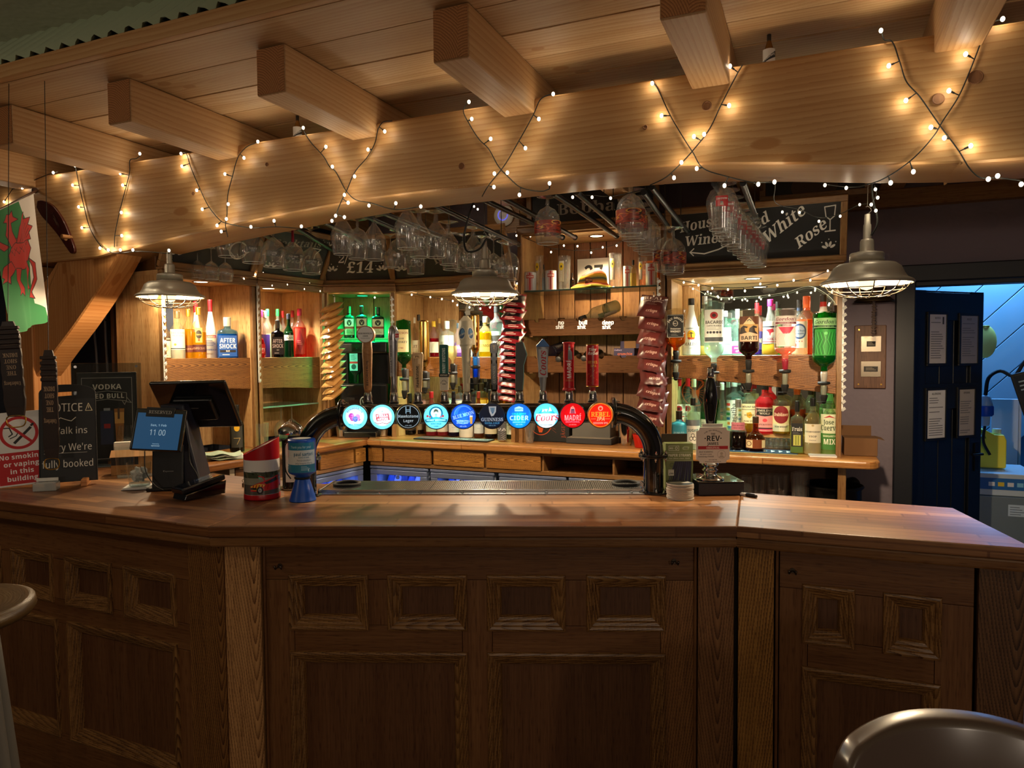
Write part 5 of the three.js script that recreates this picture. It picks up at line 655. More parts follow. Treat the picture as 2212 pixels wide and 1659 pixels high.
  downlight('green downlight at the top of the corner niche',dl(BAYS.G,BAYS.G.userData.w * 0.45,-0.12,TOPL),0x08ffb4,8,POWER.green,1.1); downlight('downlight in the middle bay above its mirror',dl(BAYS.C,BAYS.C.userData.w * 0.62,-0.14,TOPL),0xfff4dc,30,POWER.down * 1.5,1.2);
  downlight('warm downlight at the top of the tall glass shelf bay',dl(BAYS.CR,BAYS.CR.userData.w * 0.5,-0.14,2.235),0xffe2ae,30,POWER.down * 0.9,1.1); downlight('downlight in the right bay of optics',dl(BAYS.R,BAYS.R.userData.w * 0.5,-0.1,TOPL),0xf6fff0,30,POWER.down * 1.35,1.2);
  // white clip strips on the posts
  clipStrip('white clip strip on the left post of the blue bottle bay',onPlane(350,622,LLP(0.29),LLN),0.44,aL); clipStrip('white clip strip between the two left shelf bays',onPlane(555,612,LLP(0.29),LLN),0.54,aL); clipStrip('white clip strip right of the green niche',onB(846,640,MB - 0.03),0.5,RB); clipStrip('long white clip strip at the right end of the optics',onB(1822,640,MB - 0.03),0.54,RB); clipStrip('short white clip strip above the maroon crisps',onB(1421,600,MB - 0.03),0.1,RB);
}
// cornice and chalk boards that lean out over the bays
function chalkBoard(lbl,P0,P1,y0,y1,lean,draw,cw,chh) {
  const D = P1.clone().sub(P0).setY(0),w = D.length(); D.normalize(); const t = frameGroup('chalk_board',lbl,P0,D,'chalk board'); t.position.y = y0; const h = Math.hypot(y1 - y0,lean),rot = Math.atan2(lean,y1 - y0),f = 0.03;
  const g = (geo) => geo.rotateX(rot);
  const L = label(cw,chh,(x,W_,H_) => { fill(x,'#121519',0,0,W_,H_); draw(x,W_,H_); },1);
  part('slate',g(rbox(w - 2 * f + 0.004,h - 2 * f + 0.004,0.008,0.001).translate(w / 2,h / 2,-0.004)),SLATE,t); part('chalk_writing',g(decal(w - 2 * f,h - 2 * f,L).translate(w / 2,h / 2,0.001)),pm(L),t);
  for (const y of [f / 2,h - f / 2]) part('frame_rail',g(wbox(w,f,0.022,0.003,0).translate(w / 2,y,0.002)),OAKF,t); for (const x of [f / 2,w - f / 2]) part('frame_stile',g(wbox(f,h - 2 * f,0.022,0.003,1).translate(x,h / 2,0.002)),OAKF,t);
  return t;
}
{
  const mb = (x,o = 0.02) => onB(x,772,MB - o),fl = (x,cx,cy,s) => { for (let i = 0; i < 4; i++) { x.save(); x.translate(cx,cy); x.rotate(i * 0.75 - 1.2); x.fillStyle = '#dcdad4'; x.beginPath(); x.ellipse(0,-s,s * 0.28,s * 0.62,0,0,7); x.fill(); x.restore(); } for (let i = 0; i < 3; i++) disc(x,'#dcdad4',cx + (i - 1) * s * 1.5,cy - s * 2 + Math.abs(i - 1) * s * 0.6,s * 0.14); };
  const yB = 2.012,yT = 2.29,ln = 0.13;
  chalkBoard('chalk board offering house wines, red, white and rose, above the optics',mb(1446),mb(1826),yB - 0.005,yT,ln,(x,w,h) => { chalk(x,'House',130,50,62,-0.12); chalk(x,'Wines',150,120,62,-0.05); poly(x,'#dcdad4',[[80,176],[150,186],[220,170],[270,150]],1,6); poly(x,'#dcdad4',[[80,176],[100,160]],1,5); poly(x,'#dcdad4',[[80,176],[96,192]],1,5); chalk(x,'/',340,100,60); chalk(x,'Red',400,70,64,-0.5); chalk(x,'White',520,80,72,-0.6); chalk(x,'Rose',640,128,66,-0.6); poly(x,'#dcdad4',[[702,20],[708,60],[726,74],[744,60],[748,16],[702,20]],1,5); poly(x,'#dcdad4',[[726,74],[726,120]],1,5); poly(x,'#dcdad4',[[706,122],[748,120]],1,6); fl(x,722,196,20); },770,225);
  chalkBoard('chalk board reading £14 above the green niche',DG0.clone().addScaledVector(DGN,0.02),DG1.clone().addScaledVector(DGN,0.02),yB,yT,ln,(x,w,h) => { chalk(x,'Bottles',150,36,44,-0.1,'#86847c'); chalk(x,'2/',100,104,58); chalk(x,'£14',180,150,84); fl(x,40,170,20); fl(x,300,170,20); fl(x,40,36,16); fl(x,300,34,16); },340,215);
  chalkBoard('chalk board with liqueurs lettering over the middle bay',mb(850),mb(1112),yB,yT,ln,(x,w,h) => { chalk(x,'Prosecco',170,50,56,-0.2,'#86847c'); chalk(x,'Rouge',270,96,58,-0.5,'#86847c'); chalk(x,'Rose',330,150,60,-0.5,'#86847c'); chalk(x,'£6',110,140,60,0,'#86847c'); fl(x,40,180,20); fl(x,470,180,20); fl(x,470,40,16); },510,220);
  chalkBoard('chalk board with drawings above the left shelf with red bottles',lp(553,0.3),lp(697,0.3),yB,yT,ln,(x,w,h) => { chalk(x,'Cocktails',130,50,50,-0.15,'#86847c'); chalk(x,'£8.50',130,130,62,-0.1,'#86847c'); poly(x,'#dcdad4',[[210,60],[250,60],[230,90],[230,130]],1,5); fl(x,250,150,18); fl(x,40,190,18); fl(x,250,40,16); },290,220);
  chalkBoard('chalk board with a crescent drawing above the far left shelf',lp(345,0.3),lp(549,0.3),yB,yT,ln,(x,w,h) => { chalk(x,'Sunday',170,50,60,-0.1,'#86847c'); chalk(x,'Lunch',170,120,60,-0.1,'#86847c'); ring(x,'#dcdad4',300,130,40,7); poly(x,'#dcdad4',[[250,130],[300,170],[350,130]],1,6); fl(x,40,190,18); },380,220);
  chalkBoard('black sign with pale blackletter name high above the tall bay',onB(1141,600,MB + 0.06),onB(1425,600,MB + 0.06),2.28,2.545,0.02,(x,w,h) => { txt(x,'Bar &',150,30,64,'#a9a7a0','bold serif',300); txt(x,"Bobba's",280,140,84,'#a9a7a0','bold serif',330); },540,210);
  chalkBoard('dark sign with a brown disc at the top right behind the lights',onB(1640,600,MB + 0.2),onB(1880,600,MB + 0.2),2.35,2.54,0.02,(x,w,h) => { disc(x,'#4a3320',190,130,90); },380,170);
  // cornice under the chalk boards
  const corn = (lbl,P0,P1,y,mat = OAKF) => { const D = P1.clone().sub(P0).setY(0),w = D.length(); D.normalize(); const t = frameGroup('cornice_rail',lbl,P0,D,'cornice'); part('rail',wbox(w,0.038,0.03,0.006,0),mat,t,w / 2,y,0.02); part('lip',wbox(w,0.014,0.05,0.005,0),mat,t,w / 2,y + 0.026,0.012); };
  corn('oak cornice under the wine chalk board',mb(1442,0),mb(1822,0),1.975); corn('oak cornice over the middle bay',mb(848,0),mb(1116,0),1.978); corn('oak cornice over the green niche',lp(704,0.3),DG1.clone().addScaledVector(DGN,0.015),1.978); corn('oak cornice over the far left shelf',lp(345),lp(550),1.978); corn('oak cornice over the shelf with red bottles',lp(551),lp(699),1.978); corn('oak cornice high over the tall glass shelf bay',mb(1122,0),mb(1438,0),2.262);
  // white disc with a blue ring on the wall above
  const p = onB(1090,466,MB - 0.02),t = thing('wifi_disc','white round wireless disc with a glowing blue ring','wireless device',p,RB); part('disc',lathe([[0,0],[0.055,0.0],[0.06,0.006],[0.058,0.016],[0.04,0.024],[0,0.027]],40).rotateX(Math.PI / 2),WHITE,t); part('ring_light',new THREE.TorusGeometry(0.029,0.0016,8,40),lit(0x5a62ff,4),t,0,0,0.0268); part('mounting_board',wbox(0.2,0.19,0.012,0.003,0),OAKF,t,-0.01,0,-0.008); part('bracket',rbox(0.04,0.16,0.3,0.002),OAKF,t,-0.01,0.1,-0.16);
}
// drawers, cubby holes and fridges under the back counter
{
  const dM = D_.clone().sub(LA).normalize(),Vn = v3(-dM.z,0,dM.x),A0 = LA.clone().addScaledVector(Vn,-0.03),at = (x) => onPlane(x,980,A0,Vn).sub(A0).dot(dM),len = D_.distanceTo(LA);
  const t = thing('drawer_unit','row of oak drawers and cubby holes under the middle of the back counter','drawer unit',v3(A0.x,0,A0.z),Math.atan2(-dM.z,dM.x)),top = BT - 0.038,lo = top - 0.115;
  const end = at(1395); part('top_rail',wbox(end,0.014,0.02,0.002,0),OAKF,t,end / 2,top - 0.007,-0.011); part('bottom_rail',wbox(end,0.022,0.02,0.002,0),OAKF,t,end / 2,lo + 0.007,-0.011); part('back_panel',new THREE.BoxGeometry(end,0.12,0.01),OAKD,t,end / 2,top - 0.06,-0.36); part('shelf_board',wbox(end,0.014,0.36,0.002,0),OAKF,t,end / 2,lo + 0.004,-0.19);
  const xs = [[796,826],[830,931],[937,1045],[1051,1168]].map(([a,b]) => [at(a),at(b)]);
  xs.forEach(([a,b],i) => part('drawer',wbox(b - a,0.083,0.02,0.004,0),[wood('cath',0x9a6a30,0.4),wood('cath',0x8d5f2c,0.4)][i % 2],t,(a + b) / 2,(top + lo) / 2 + 0.002,-0.004)); for (const x of [0.004,(xs[0][1] + xs[1][0]) / 2,(xs[1][1] + xs[2][0]) / 2,(xs[2][1] + xs[3][0]) / 2,at(1171),at(1324),end - 0.01]) part('divider',wbox(0.012,0.1,0.34,0.002,1),OAKF,t,x,(top + lo) / 2,-0.182);
  // left leg: two drawers
  const l = thing('drawer_unit','two oak drawers under the left arm of the back counter','drawer unit',v3(E2.x,0,E2.z).addScaledVector(LLN,-0.03),aL),lat = (x) => onPlane(x,980,LLP(0.03),LLN).sub(LLP(0.03)).dot(LLD),x2 = 1.3; const lx = (x) => x2 - lat(x);
  part('top_rail',wbox(0.9,0.014,0.02,0.002,0),OAKF,l,x2 - 0.45,top - 0.007,-0.011); part('bottom_rail',wbox(0.9,0.022,0.02,0.002,0),OAKF,l,x2 - 0.45,lo + 0.007,-0.011); part('carcass',wbox(0.9,0.1,0.3,0.002,0),OAKD,l,x2 - 0.45,(top + lo) / 2,-0.18); part('drawer',wbox(lx(763) - lx(690),0.083,0.02,0.004,0),wood('cath',0x8d5f2c,0.4),l,(lx(763) + lx(690)) / 2,(top + lo) / 2 + 0.002,-0.004); part('drawer',wbox(lx(789) - lx(767),0.083,0.02,0.004,0),wood('cath',0x9a6a30,0.4),l,(lx(789) + lx(767)) / 2,(top + lo) / 2 + 0.002,-0.004);
  const leg = thing('counter_leg','pale board leg under the left arm of the back counter','support',onPlane(503,1080,LLP(0.06),LLN).setY(0),aL); part('board',wbox(0.03,1.04,0.3,0.002,1),M(0xb9a892,0.7),leg,0,0.52,-0.15); part('foot',wbox(0.04,0.02,0.3,0.002),M(0x8a7a66,0.7),leg,0,0.011,-0.155);
  const dk = thing('back_cupboard','dark cupboard boards under the right end of the back counter','cupboard',v3(A0.x,0,A0.z).addScaledVector(dM,at(1445)),Math.atan2(-dM.z,dM.x)),we = at(1829) - at(1445); part('back_panel',wbox(we,0.9,0.012,0.002,0),OAKD,dk,we / 2,0.58,-0.42); part('shelf',wbox(we * 0.76,0.018,0.4,0.002,0),OAKD,dk,we * 0.38 + 0.01,0.83,-0.215); part('end_post',wbox(0.035,1.04,0.035,0.003,1),OAKF,dk,we - 0.018,0.521,-0.03); part('end_panel',wbox(0.02,1.04,0.42,0.002,1),OAKD,dk,0.01,0.521,-0.22); part('end_panel',wbox(0.02,1.04,0.36,0.002,1),OAKD,dk,we - 0.011,0.521,-0.24);
  // fridges: steel framed glass doors, lit blue inside
  const ft = lo - 0.008,fr = (lbl,o,ry,w,glow) => {
    const f = thing('bottle_fridge',lbl,'fridge',o,ry),h = ft,d = 0.4,st = M(0x8290b4,0.4,0.5); part('cabinet',merge([new THREE.BoxGeometry(w,0.02,d).translate(w / 2,h - 0.012,-d / 2 - 0.03),new THREE.BoxGeometry(0.015,h - 0.03,d).translate(0.008,h / 2,-d / 2 - 0.03),new THREE.BoxGeometry(0.015,h - 0.03,d).translate(w - 0.008,h / 2,-d / 2 - 0.03),new THREE.BoxGeometry(w - 0.034,h - 0.03,0.01).translate(w / 2,h / 2,-d - 0.02),new THREE.BoxGeometry(w - 0.034,0.02,d - 0.02).translate(w / 2,0.03,-d / 2 - 0.03)]),M(0x9aa4b8,0.5),f);  // bluish trim colour stands in for cold light reflected in the metal
    part('top_trim',rbox(w,0.017,0.03,0.004),st,f,w / 2,h - 0.009,-0.02); const dr = part('door',merge([rbox(w - 0.012,0.03,0.03,0.004).translate(0,-0.015,0),rbox(w - 0.012,0.06,0.03,0.004).translate(0,-h + 0.13,0),rbox(0.045,h - 0.15,0.03,0.004).translate(-w / 2 + 0.029,-h / 2 + 0.045,0),rbox(0.045,h - 0.15,0.03,0.004).translate(w / 2 - 0.029,-h / 2 + 0.045,0)]),st,f,w / 2,h - 0.02,-0.015);
    part('pane',new THREE.BoxGeometry(w - 0.1,h - 0.14,0.004),thin(0xeaf2ff,0.02),dr,0,-h / 2 + 0.06,0); part('lock',cyl(0.011,0.012,0.008,16).rotateX(Math.PI / 2),CHROME,dr,0.0,-0.04,0.018);
    part('light_tube',cyl(0.008,0.008,w - 0.1,10).rotateZ(Math.PI / 2),lit(0x93acff,glow ? 9 : 2.5),f,w / 2,h - 0.045,-0.05); const al = new THREE.RectAreaLight(0x93acff,POWER.fridge * (glow ? 1 : 0.3),w - 0.1,0.03); al.position.set(w / 2,h - 0.057,-0.07); al.rotation.set(-Math.PI / 2,0,0); f.add(al); part('wire_shelf',rbox(w - 0.04,0.005,d - 0.06,0.002),STEEL,f,w / 2,h - 0.225,-d / 2 - 0.03); return f;
  };
  const dw = (a,b) => [v3(A0.x,0,A0.z).addScaledVector(dM,at(a)),at(b) - at(a)],am = Math.atan2(-dM.z,dM.x); const F = [];
  for (const [a,b,l,g] of [[797,923,'lit bottle fridge right of the corner under the drawers',1],[927,1066,'second lit bottle fridge from the corner',1],[1075,1222,'dark fridge under the widest drawer, third from the corner',0],[1227,1392,'dark fridge at the right end beside the font leg',0]]) { const [o,w] = dw(a,b); F.push([fr(l,o,am,w,g),w,g]); }
  { const o = v3(E2.x,0,E2.z).addScaledVector(LLN,-0.03).addScaledVector(LLD,-(lx(650))); F.push([fr('lit bottle fridge under the left arm of the back counter',o,aL,lx(786) - lx(650),1),lx(786) - lx(650),1]); }
  scene.updateMatrixWorld(true); const bg = lathe([[0,0],[0.03,0],[0.031,0.12],[0.013,0.17],[0.012,0.22],[0,0.222]],14); let bi = 0;
  for (const [f,w,g] of F) if (g) for (let i = 0; i < 6; i++) { const q = f.localToWorld(v3(0.08 + (w - 0.16) * i / 5,ft - 0.222,-0.13)); const m = part('fridge_bottle',bg,M([0x2a4a9a,0x8a98c8,0x1d3570][i % 3],0.25),scene); m.position.copy(q); tag(m,ORD[i] + [' bottle, deep blue,',' bottle, pale,',' bottle, dark navy,'][i % 3] + ' behind the lit glass of ' + (bi === 0 ? 'the fridge right of the corner' : bi === 1 ? 'the second fridge from the corner' : 'the left arm fridge'),'bottle','bottles in the fridges'); if (i === 5) bi++; }
}

// ---------- bottles ----------
const PROFILE = {
  std: [[0,0],[0.93,0],[1,0.02],[1,0.58],[0.93,0.64],[0.6,0.71],[0.34,0.77],[0.32,0.9]],tall: [[0,0],[0.94,0],[1,0.02],[1,0.66],[0.9,0.70],[0.45,0.745],[0.36,0.78],[0.34,0.92]],
  cone: [[0,0],[0.94,0],[1,0.02],[0.98,0.25],[0.82,0.46],[0.52,0.66],[0.33,0.79],[0.31,0.92]],flask: [[0,0],[0.94,0],[1,0.03],[1,0.62],[0.92,0.68],[0.55,0.715],[0.34,0.74],[0.33,0.84]],
  round: [[0,0],[0.8,0],[1,0.12],[0.98,0.3],[0.7,0.47],[0.35,0.56],[0.28,0.62],[0.27,0.88]],wine: [[0,0],[0.95,0],[1,0.02],[1,0.56],[0.9,0.62],[0.45,0.7],[0.36,0.75],[0.35,0.92]],
  dec: [[0,0],[0.95,0],[1,0.04],[0.98,0.36],[0.84,0.42],[0.34,0.72],[0.3,0.8],[0.3,0.88]],gin: [[0,0],[0.9,0],[1,0.03],[1,0.74],[0.9,0.8],[0.5,0.86],[0.3,0.885],[0.3,0.95]],
};
const glassM = (c) => thin(c,0.02,0.96),liqM = (c) => M(c,0.08,0,{ transmission: 0.72,thickness: 0,ior: 1.34 });
function squareOff(g,R_) { const p = g.attributes.position; for (let i = 0; i < p.count; i++) { const x = p.getX(i),z = p.getZ(i),r = Math.hypot(x,z); if (r < 1e-6) continue; const a = Math.atan2(x,z),c = Math.abs(Math.cos(a)),s = Math.abs(Math.sin(a)),k = 1 / Math.pow(c ** 6 + s ** 6,1 / 6),t = sat((r / R_ - 0.5) / 0.4),m = mix(1,Math.min(k,1.18),t); p.setXYZ(i,x * m,p.getY(i),z * m); } g.computeVertexNormals(); return g; }
// o: r, h, type, glass, liq, fill, cap, sq, inv, opaque, labels: [[label, y0, y1, angle]]
function bottleParts(t,o) {
  const P = PROFILE[o.type],top = P[P.length - 1][1],seg = 24,pr = P.map(([r,y]) => [r * o.r,y * o.h]),fillY = (o.fill || 0) * o.h;
  const tr = (g) => { if (o.sq) squareOff(g,o.r); if (o.inv) g.rotateZ(Math.PI).translate(0,o.h,0); return g; };
  const at = (y) => { for (let i = 1; i < pr.length; i++) if (y <= pr[i][1]) { const [r0,y0] = pr[i - 1],[r1,y1] = pr[i]; return mix(r0,r1,y1 === y0 ? 0 : (y - y0) / (y1 - y0)); } return pr[pr.length - 1][0]; };
  if (o.opaque) part('body',tr(lathe(pr,seg)),o.opaque,t);
  else {
    const lo = o.inv ? top * o.h - (top * o.h - 0) * (o.fill || 0) : fillY;   // an upside-down bottle is full at its neck
    if (o.liq && o.fill > 0) {
      const inn = (a,b) => { const q = [[at(a),a],...pr.filter((p) => p[1] > a + 1e-4 && p[1] < b - 1e-4),[at(b),b]]; return q; };
      if (o.inv) { part('liquid',tr(lathe([[0,lo],...inn(lo,top * o.h)],seg)),liqM(o.liq),t); part('glass',tr(lathe([...inn(0,lo)].map((p,i) => p),seg)),glassM(o.glass),t); part('bottom',tr(lathe([[0,0.0006],[pr[1][0],0]],seg)),glassM(o.glass),t); }
      else { part('liquid',tr(lathe([...pr.filter((p) => p[1] < lo - 1e-4),[at(lo),lo],[0,lo]],seg)),liqM(o.liq),t); part('glass',tr(lathe(inn(lo,top * o.h),seg)),glassM(o.glass),t); }
    } else part('glass',tr(lathe(pr,seg)),glassM(o.glass),t);
  }
  if (o.cap !== undefined && !o.inv) { const cr = pr[pr.length - 1][0] * 1.14; part('cap',lathe([[pr[pr.length - 1][0] * 0.9,top * o.h - 0.012],[cr,top * o.h - 0.012],[cr,o.h * 0.99],[cr * 0.92,o.h],[0,o.h]],18),M(o.cap,0.35,o.capM || 0),t); if (o.neck !== undefined) part('neck_foil',lathe([[at(0.8 * o.h) * 1.04,0.8 * o.h],[pr[pr.length - 1][0] * 1.06,top * o.h - 0.012]],18),M(o.neck,0.4),t); }
  for (const [L,y0,y1,ang] of o.labels || []) { const ym = (y0 + y1) / 2 * o.h,hh = (y1 - y0) * o.h,fy = o.inv ? o.h - ym : ym,r = at(fy) + 0.0007; if (o.sq) part('label',decal(2 * o.r * (ang || 0.86),hh,L),pm(L),t,0,ym,o.r * 1.0 + 0.0009); else part('label',around(Math.max(at(o.inv ? o.h - y0 * o.h : y0 * o.h),at(o.inv ? o.h - y1 * o.h : y1 * o.h),r - 0.0007) + 0.0008,hh,ang || 2.2,L),pm(L),t,0,ym,0); }
}
const spot = (px,b) => onB(px,800,b),spotL = (px,o) => onPlane(px,740,LLP(o),LLN),spotG = (px,o) => onPlane(px,740,DGP(o),DGN);
function B(px,topY,wpx,y0,pos,lbl,o,grp) {
  const p = pos.clone().setY(y0),z = -p.z,h = onPlane(px,topY,p,v3(p.x,0,p.z).normalize()).y - y0,t = thing('bottle',lbl,'bottle',v3(p.x,y0 + 0.0008,p.z),faceCam(p) + (o.turn || 0),grp);
  bottleParts(t,{ r: wpx / 2 / FPX * z,h,...o }); return t;
}
const rl = rowsLabel,S1 = 'bold sans-serif',SR = 'bold serif';
const SH = 1.5655,STEP = 1.1585,STEPC = 1.2205;
{
  const up = 'spirits on the upper shelf of the right bay';
  B(1493,645,38,SH,spot(1493,3.9),'white bottle with a palm and sunset print behind the first optics',{ type: 'cone',opaque: M(0xe9e7de,0.25),cap: 0x111111,labels: [[label(120,130,(x) => { fill(x,'#eceae0',0,0,120,130); disc(x,'#f0b020',60,50,28); poly(x,'#20160c',[[60,80],[56,40],[40,46],[58,34],[80,44],[62,42],[66,80]]); poly(x,'#c8501a',[[34,66],[86,66],[80,78],[40,78]]); txt(x,'MALIBU',60,106,26,'#3a2a18',SR,100); txt(x,'CARIBBEAN',60,12,12,'#555'); }),0.13,0.5,2.0]] },up);
  B(1522,640,30,SH,spot(1522,3.98),'clear bottle with a silver cap, second on the upper right shelf',{ type: 'std',glass: 0xe8f2e0,liq: 0xd8c860,fill: 0.16,cap: 0xb8c4c8,capM: 0.8 },up);
  B(1566,672,28,SH,spot(1566,3.97),'clear gin bottle with a white label between the white rum and spiced rum optics',{ type: 'tall',sq: 1,glass: 0xd8f0ea,liq: 0xd0ece4,fill: 0.4,cap: 0xc8ccd0,labels: [[rl(70,110,'#dfe8e4',[['DRY',0.2,0.14,'#446'],['GIN',0.4,0.16,'#a34'],['LONDON',0.8,0.1,'#456']]),0.25,0.62]] },up);
  B(1592,668,26,SH,spot(1592,3.99),'pale square bottle with a magenta foot label left of the spiced rum optic',{ type: 'flask',sq: 1,glass: 0xe0f2ee,liq: 0xd8eee8,fill: 0.3,cap: 0xd0d4d4,labels: [[rl(70,60,'#c02060',[['PINK',0.3,0.25,'#fff'],['47',0.7,0.3,'#fff']]),0.03,0.2]] },up);
  B(1634,655,24,SH,spot(1634,3.96),'bottle with a red cap and navy label right of the spiced rum optic',{ type: 'std',glass: 0xf0d8d0,liq: 0x402a80,fill: 0.45,cap: 0xb8141c,neck: 0xa01018,labels: [[rl(70,90,'#2a2258',[['RUM',0.5,0.3,'#e8c878']]),0.1,0.45]] },up);
  B(1663,647,34,SH,spot(1663,3.88),'clear bottle with a magenta cap and a white vodka label',{ type: 'cone',glass: 0xf4f4ee,liq: 0xc9a030,fill: 0.2,cap: 0xb0186a,labels: [[label(90,120,(x) => { fill(x,'#e8e4da',0,0,90,120); fill(x,'#20242c',0,26,90,8); poly(x,'#c02030',[[20,44],[60,40],[66,56],[50,62],[44,80],[38,60]]); txt(x,'VODKA',44,94,20,'#a01828',SR,80); fill(x,'#c02030',0,108,90,4); }),0.2,0.6,2.0]] },up);
  B(1678,652,22,SH,spot(1678,3.94),'slim bottle with bright green spirit left of the pink gin optic',{ type: 'cone',glass: 0xd8f4d8,liq: 0x18c83c,fill: 0.2,cap: 0x141414,labels: [[rl(60,80,'#d8ecd0',[['SOUR',0.5,0.3,'#1c7a30']]),0.22,0.46,1.8]] },up);
  B(1726,648,34,SH,spot(1726,3.87),'clear bottle with a round blue label right of the pink gin optic',{ type: 'std',glass: 0xf0f2ea,liq: 0xf0d8b8,fill: 0.5,cap: 0x1a1410,neck: 0x20304a,labels: [[label(110,160,(x) => { fill(x,'#e6e0d4',0,0,110,160); disc(x,'#274a7e',55,60,46); disc(x,'#9fb4cc',55,60,36); txt(x,'White Peach',55,56,17,'#1c3358',SR,70); txt(x,'SCHNAPPS',55,74,12,'#1c3358'); txt(x,'* * *',55,122,20,'#a0402c'); disc(x,'#7a2030',30,142,10); }),0.12,0.6,2.1]] },up);
  B(1741,640,42,SH,spot(1741,3.96),'bottle full of orange liqueur behind the round blue label',{ type: 'std',glass: 0xffd8b8,liq: 0xf06a14,fill: 0.6,cap: 0xe05a18,neck: 0xe8641c },up);
  B(1777,637,40,SH,spot(1777,3.95),'white bottle with a red and black cap behind the green gin optic',{ type: 'cone',opaque: M(0xe6e4de,0.3),cap: 0x141414,neck: 0xb02018 },up);
  B(1802,660,28,SH,spot(1802,3.93),'dark green bottle at the right end of the upper right shelf',{ type: 'wine',glass: 0x3a7a40,liq: 0x1c6a2c,fill: 0.5,cap: 0x2a1a10 },up);
  // lower right: on the step
  const lo = 'bottles under the optics of the right bay',ba = (k) => label(100,150,(x) => { fill(x,'#ebe7e0',0,0,100,150); disc(x,'#b01c24',50,30,20); disc(x,'#5a1216',50,30,10); txt(x,'BACARDÍ',50,66,21,'#222',S1,92); fill(x,'#b01c24',10,80,80,6); if (k) { disc(x,'#c81e2a',36,112,18); disc(x,'#b01820',62,116,18); disc(x,'#d83040',50,104,12); } else lines(x,'#556',16,96,70,5,9,3); });
  B(1467,815,28,STEP - 0.0785,spot(1467,3.93),'flavoured rum with a red cap at the left end under the optics',{ type: 'std',glass: 0xeef4ea,liq: 0xb81c24,fill: 0.3,cap: 0xb8141c,labels: [[ba(1),0.27,0.6,2.3]] },lo);
  B(1486,816,28,STEP - 0.0785,spot(1486,3.99),'second flavoured rum with a red cap, just behind the first',{ type: 'std',glass: 0xeef4ea,liq: 0xd0d8c8,fill: 0.3,cap: 0xb8141c,labels: [[ba(0),0.27,0.6,2.3]] },lo);
  B(1499,817,28,STEP - 0.0785,spot(1499,3.9),'clear bottle with a cream cap in front of the orange disc',{ type: 'std',glass: 0xeef4ea,liq: 0xe0e6c8,fill: 0.5,cap: 0xd8ceb0 },lo);
  B(1528,820,30,STEP - 0.0785,spot(1528,3.94),'green bottle behind the black pump handle',{ type: 'wine',glass: 0x2a8a3c,liq: 0x1a6a2a,fill: 0.5,cap: 0x1a4a24,labels: [[rl(80,90,'#e0e4d8',[['CHA DUBH',0.25,0.18,'#222'],['IONNAIS',0.5,0.18,'#222'],['MARTIN',0.75,0.18,'#844']]),0.12,0.4,2.0]] },lo);
  B(1560,827,26,STEP - 0.0785,spot(1560,3.93),'tall slim clear bottle right of the pump handle',{ type: 'cone',glass: 0xeef6e6,liq: 0xe0e8b8,fill: 0.4,cap: 0xe8e8e0 },lo);
  B(1586,822,34,STEP,spot(1586,3.97),'clear cachaca bottle with coloured stripes',{ type: 'tall',glass: 0xe4f2f2,liq: 0xd8eeee,fill: 0.5,cap: 0xdfe8ea,labels: [[label(80,170,(x) => { fill(x,'#dfe8e6',0,0,80,170); ['#d8483a','#e0b83a','#3a9a5a','#3a78c0','#e08a3a'].forEach((c,i) => { fill(x,c,0,20 + i * 28,22,16); fill(x,c,60,30 + i * 26,20,12); }); txt(x,'Sagatiba',40,85,30,'#1c2430',SR,140,-Math.PI / 2); fill(x,'#3a78c0',0,156,80,14); }),0.06,0.62,2.2]] },lo);
  B(1619,830,34,STEP,spot(1619,3.92),'rum with a cream map label and amber spirit',{ type: 'std',glass: 0xf2f0e0,liq: 0xc8801c,fill: 0.28,cap: 0xb01820,labels: [[label(110,140,(x) => { fill(x,'#e8dfba',0,0,110,140); fill(x,'#222',0,40,110,3); txt(x,'MOUNT GAY',55,22,17,'#222',S1,90); poly(x,'#d8a020',[[40,64],[64,58],[74,84],[58,104],[42,92]]); txt(x,'ECLIPSE',55,80,15,'#5a3a10'); txt(x,'RUM 1703',55,124,14,'#5a3a10'); }),0.2,0.6,2.3]] },lo);
  B(1653,826,42,STEP,spot(1653,3.91),'bright pink aperitif with a dark banner label',{ type: 'std',glass: 0xff8a90,liq: 0xf0303c,fill: 0.72,cap: 0x30282c,labels: [[label(120,170,(x) => { fill(x,'#e89a98',0,0,120,170); poly(x,'#2a2024',[[6,10],[114,10],[104,30],[114,56],[60,64],[6,56],[16,30]]); txt(x,'SMILING',60,24,19,'#f0dcc8',SR,90); txt(x,'WOLF',60,44,19,'#f0dcc8',SR); disc(x,'#f04050',60,92,12); txt(x,'APERITIVO',60,122,14,'#5a2024',SR); fill(x,'#2a2024',0,144,120,8); fill(x,'#d83060',0,152,120,8); }),0.05,0.52,2.2]] },lo);
  B(1688,832,38,STEP,spot(1688,3.9),'squat whisky bottle with a round red label',{ type: 'flask',glass: 0xf0ead0,liq: 0xc89a30,fill: 0.45,cap: 0x1c140e,labels: [[label(110,130,(x) => { fill(x,'#dcd0a0',0,0,110,130); disc(x,'#8a1820',55,44,44); txt(x,'Dubliner',55,44,22,'#f0dfc0','bold serif',80); fill(x,'#e8e0c4',6,92,98,36); txt(x,'IRISH WHISKEY',55,106,10,'#333'); }),0.06,0.58,2.2]] },lo);
  B(1722,832,38,STEP,spot(1722,3.97),'large amber bottle with an orange cap',{ type: 'std',glass: 0xf0e4d4,liq: 0x9a3a14,fill: 0.5,cap: 0xd85a1c,neck: 0xd05a20 },lo);
  B(1752,838,34,STEP,spot(1752,3.98),'clear whisky bottle behind the cognac',{ type: 'std',glass: 0xeef0e2,liq: 0xd0a848,fill: 0.45,cap: 0x2a2018 },lo);
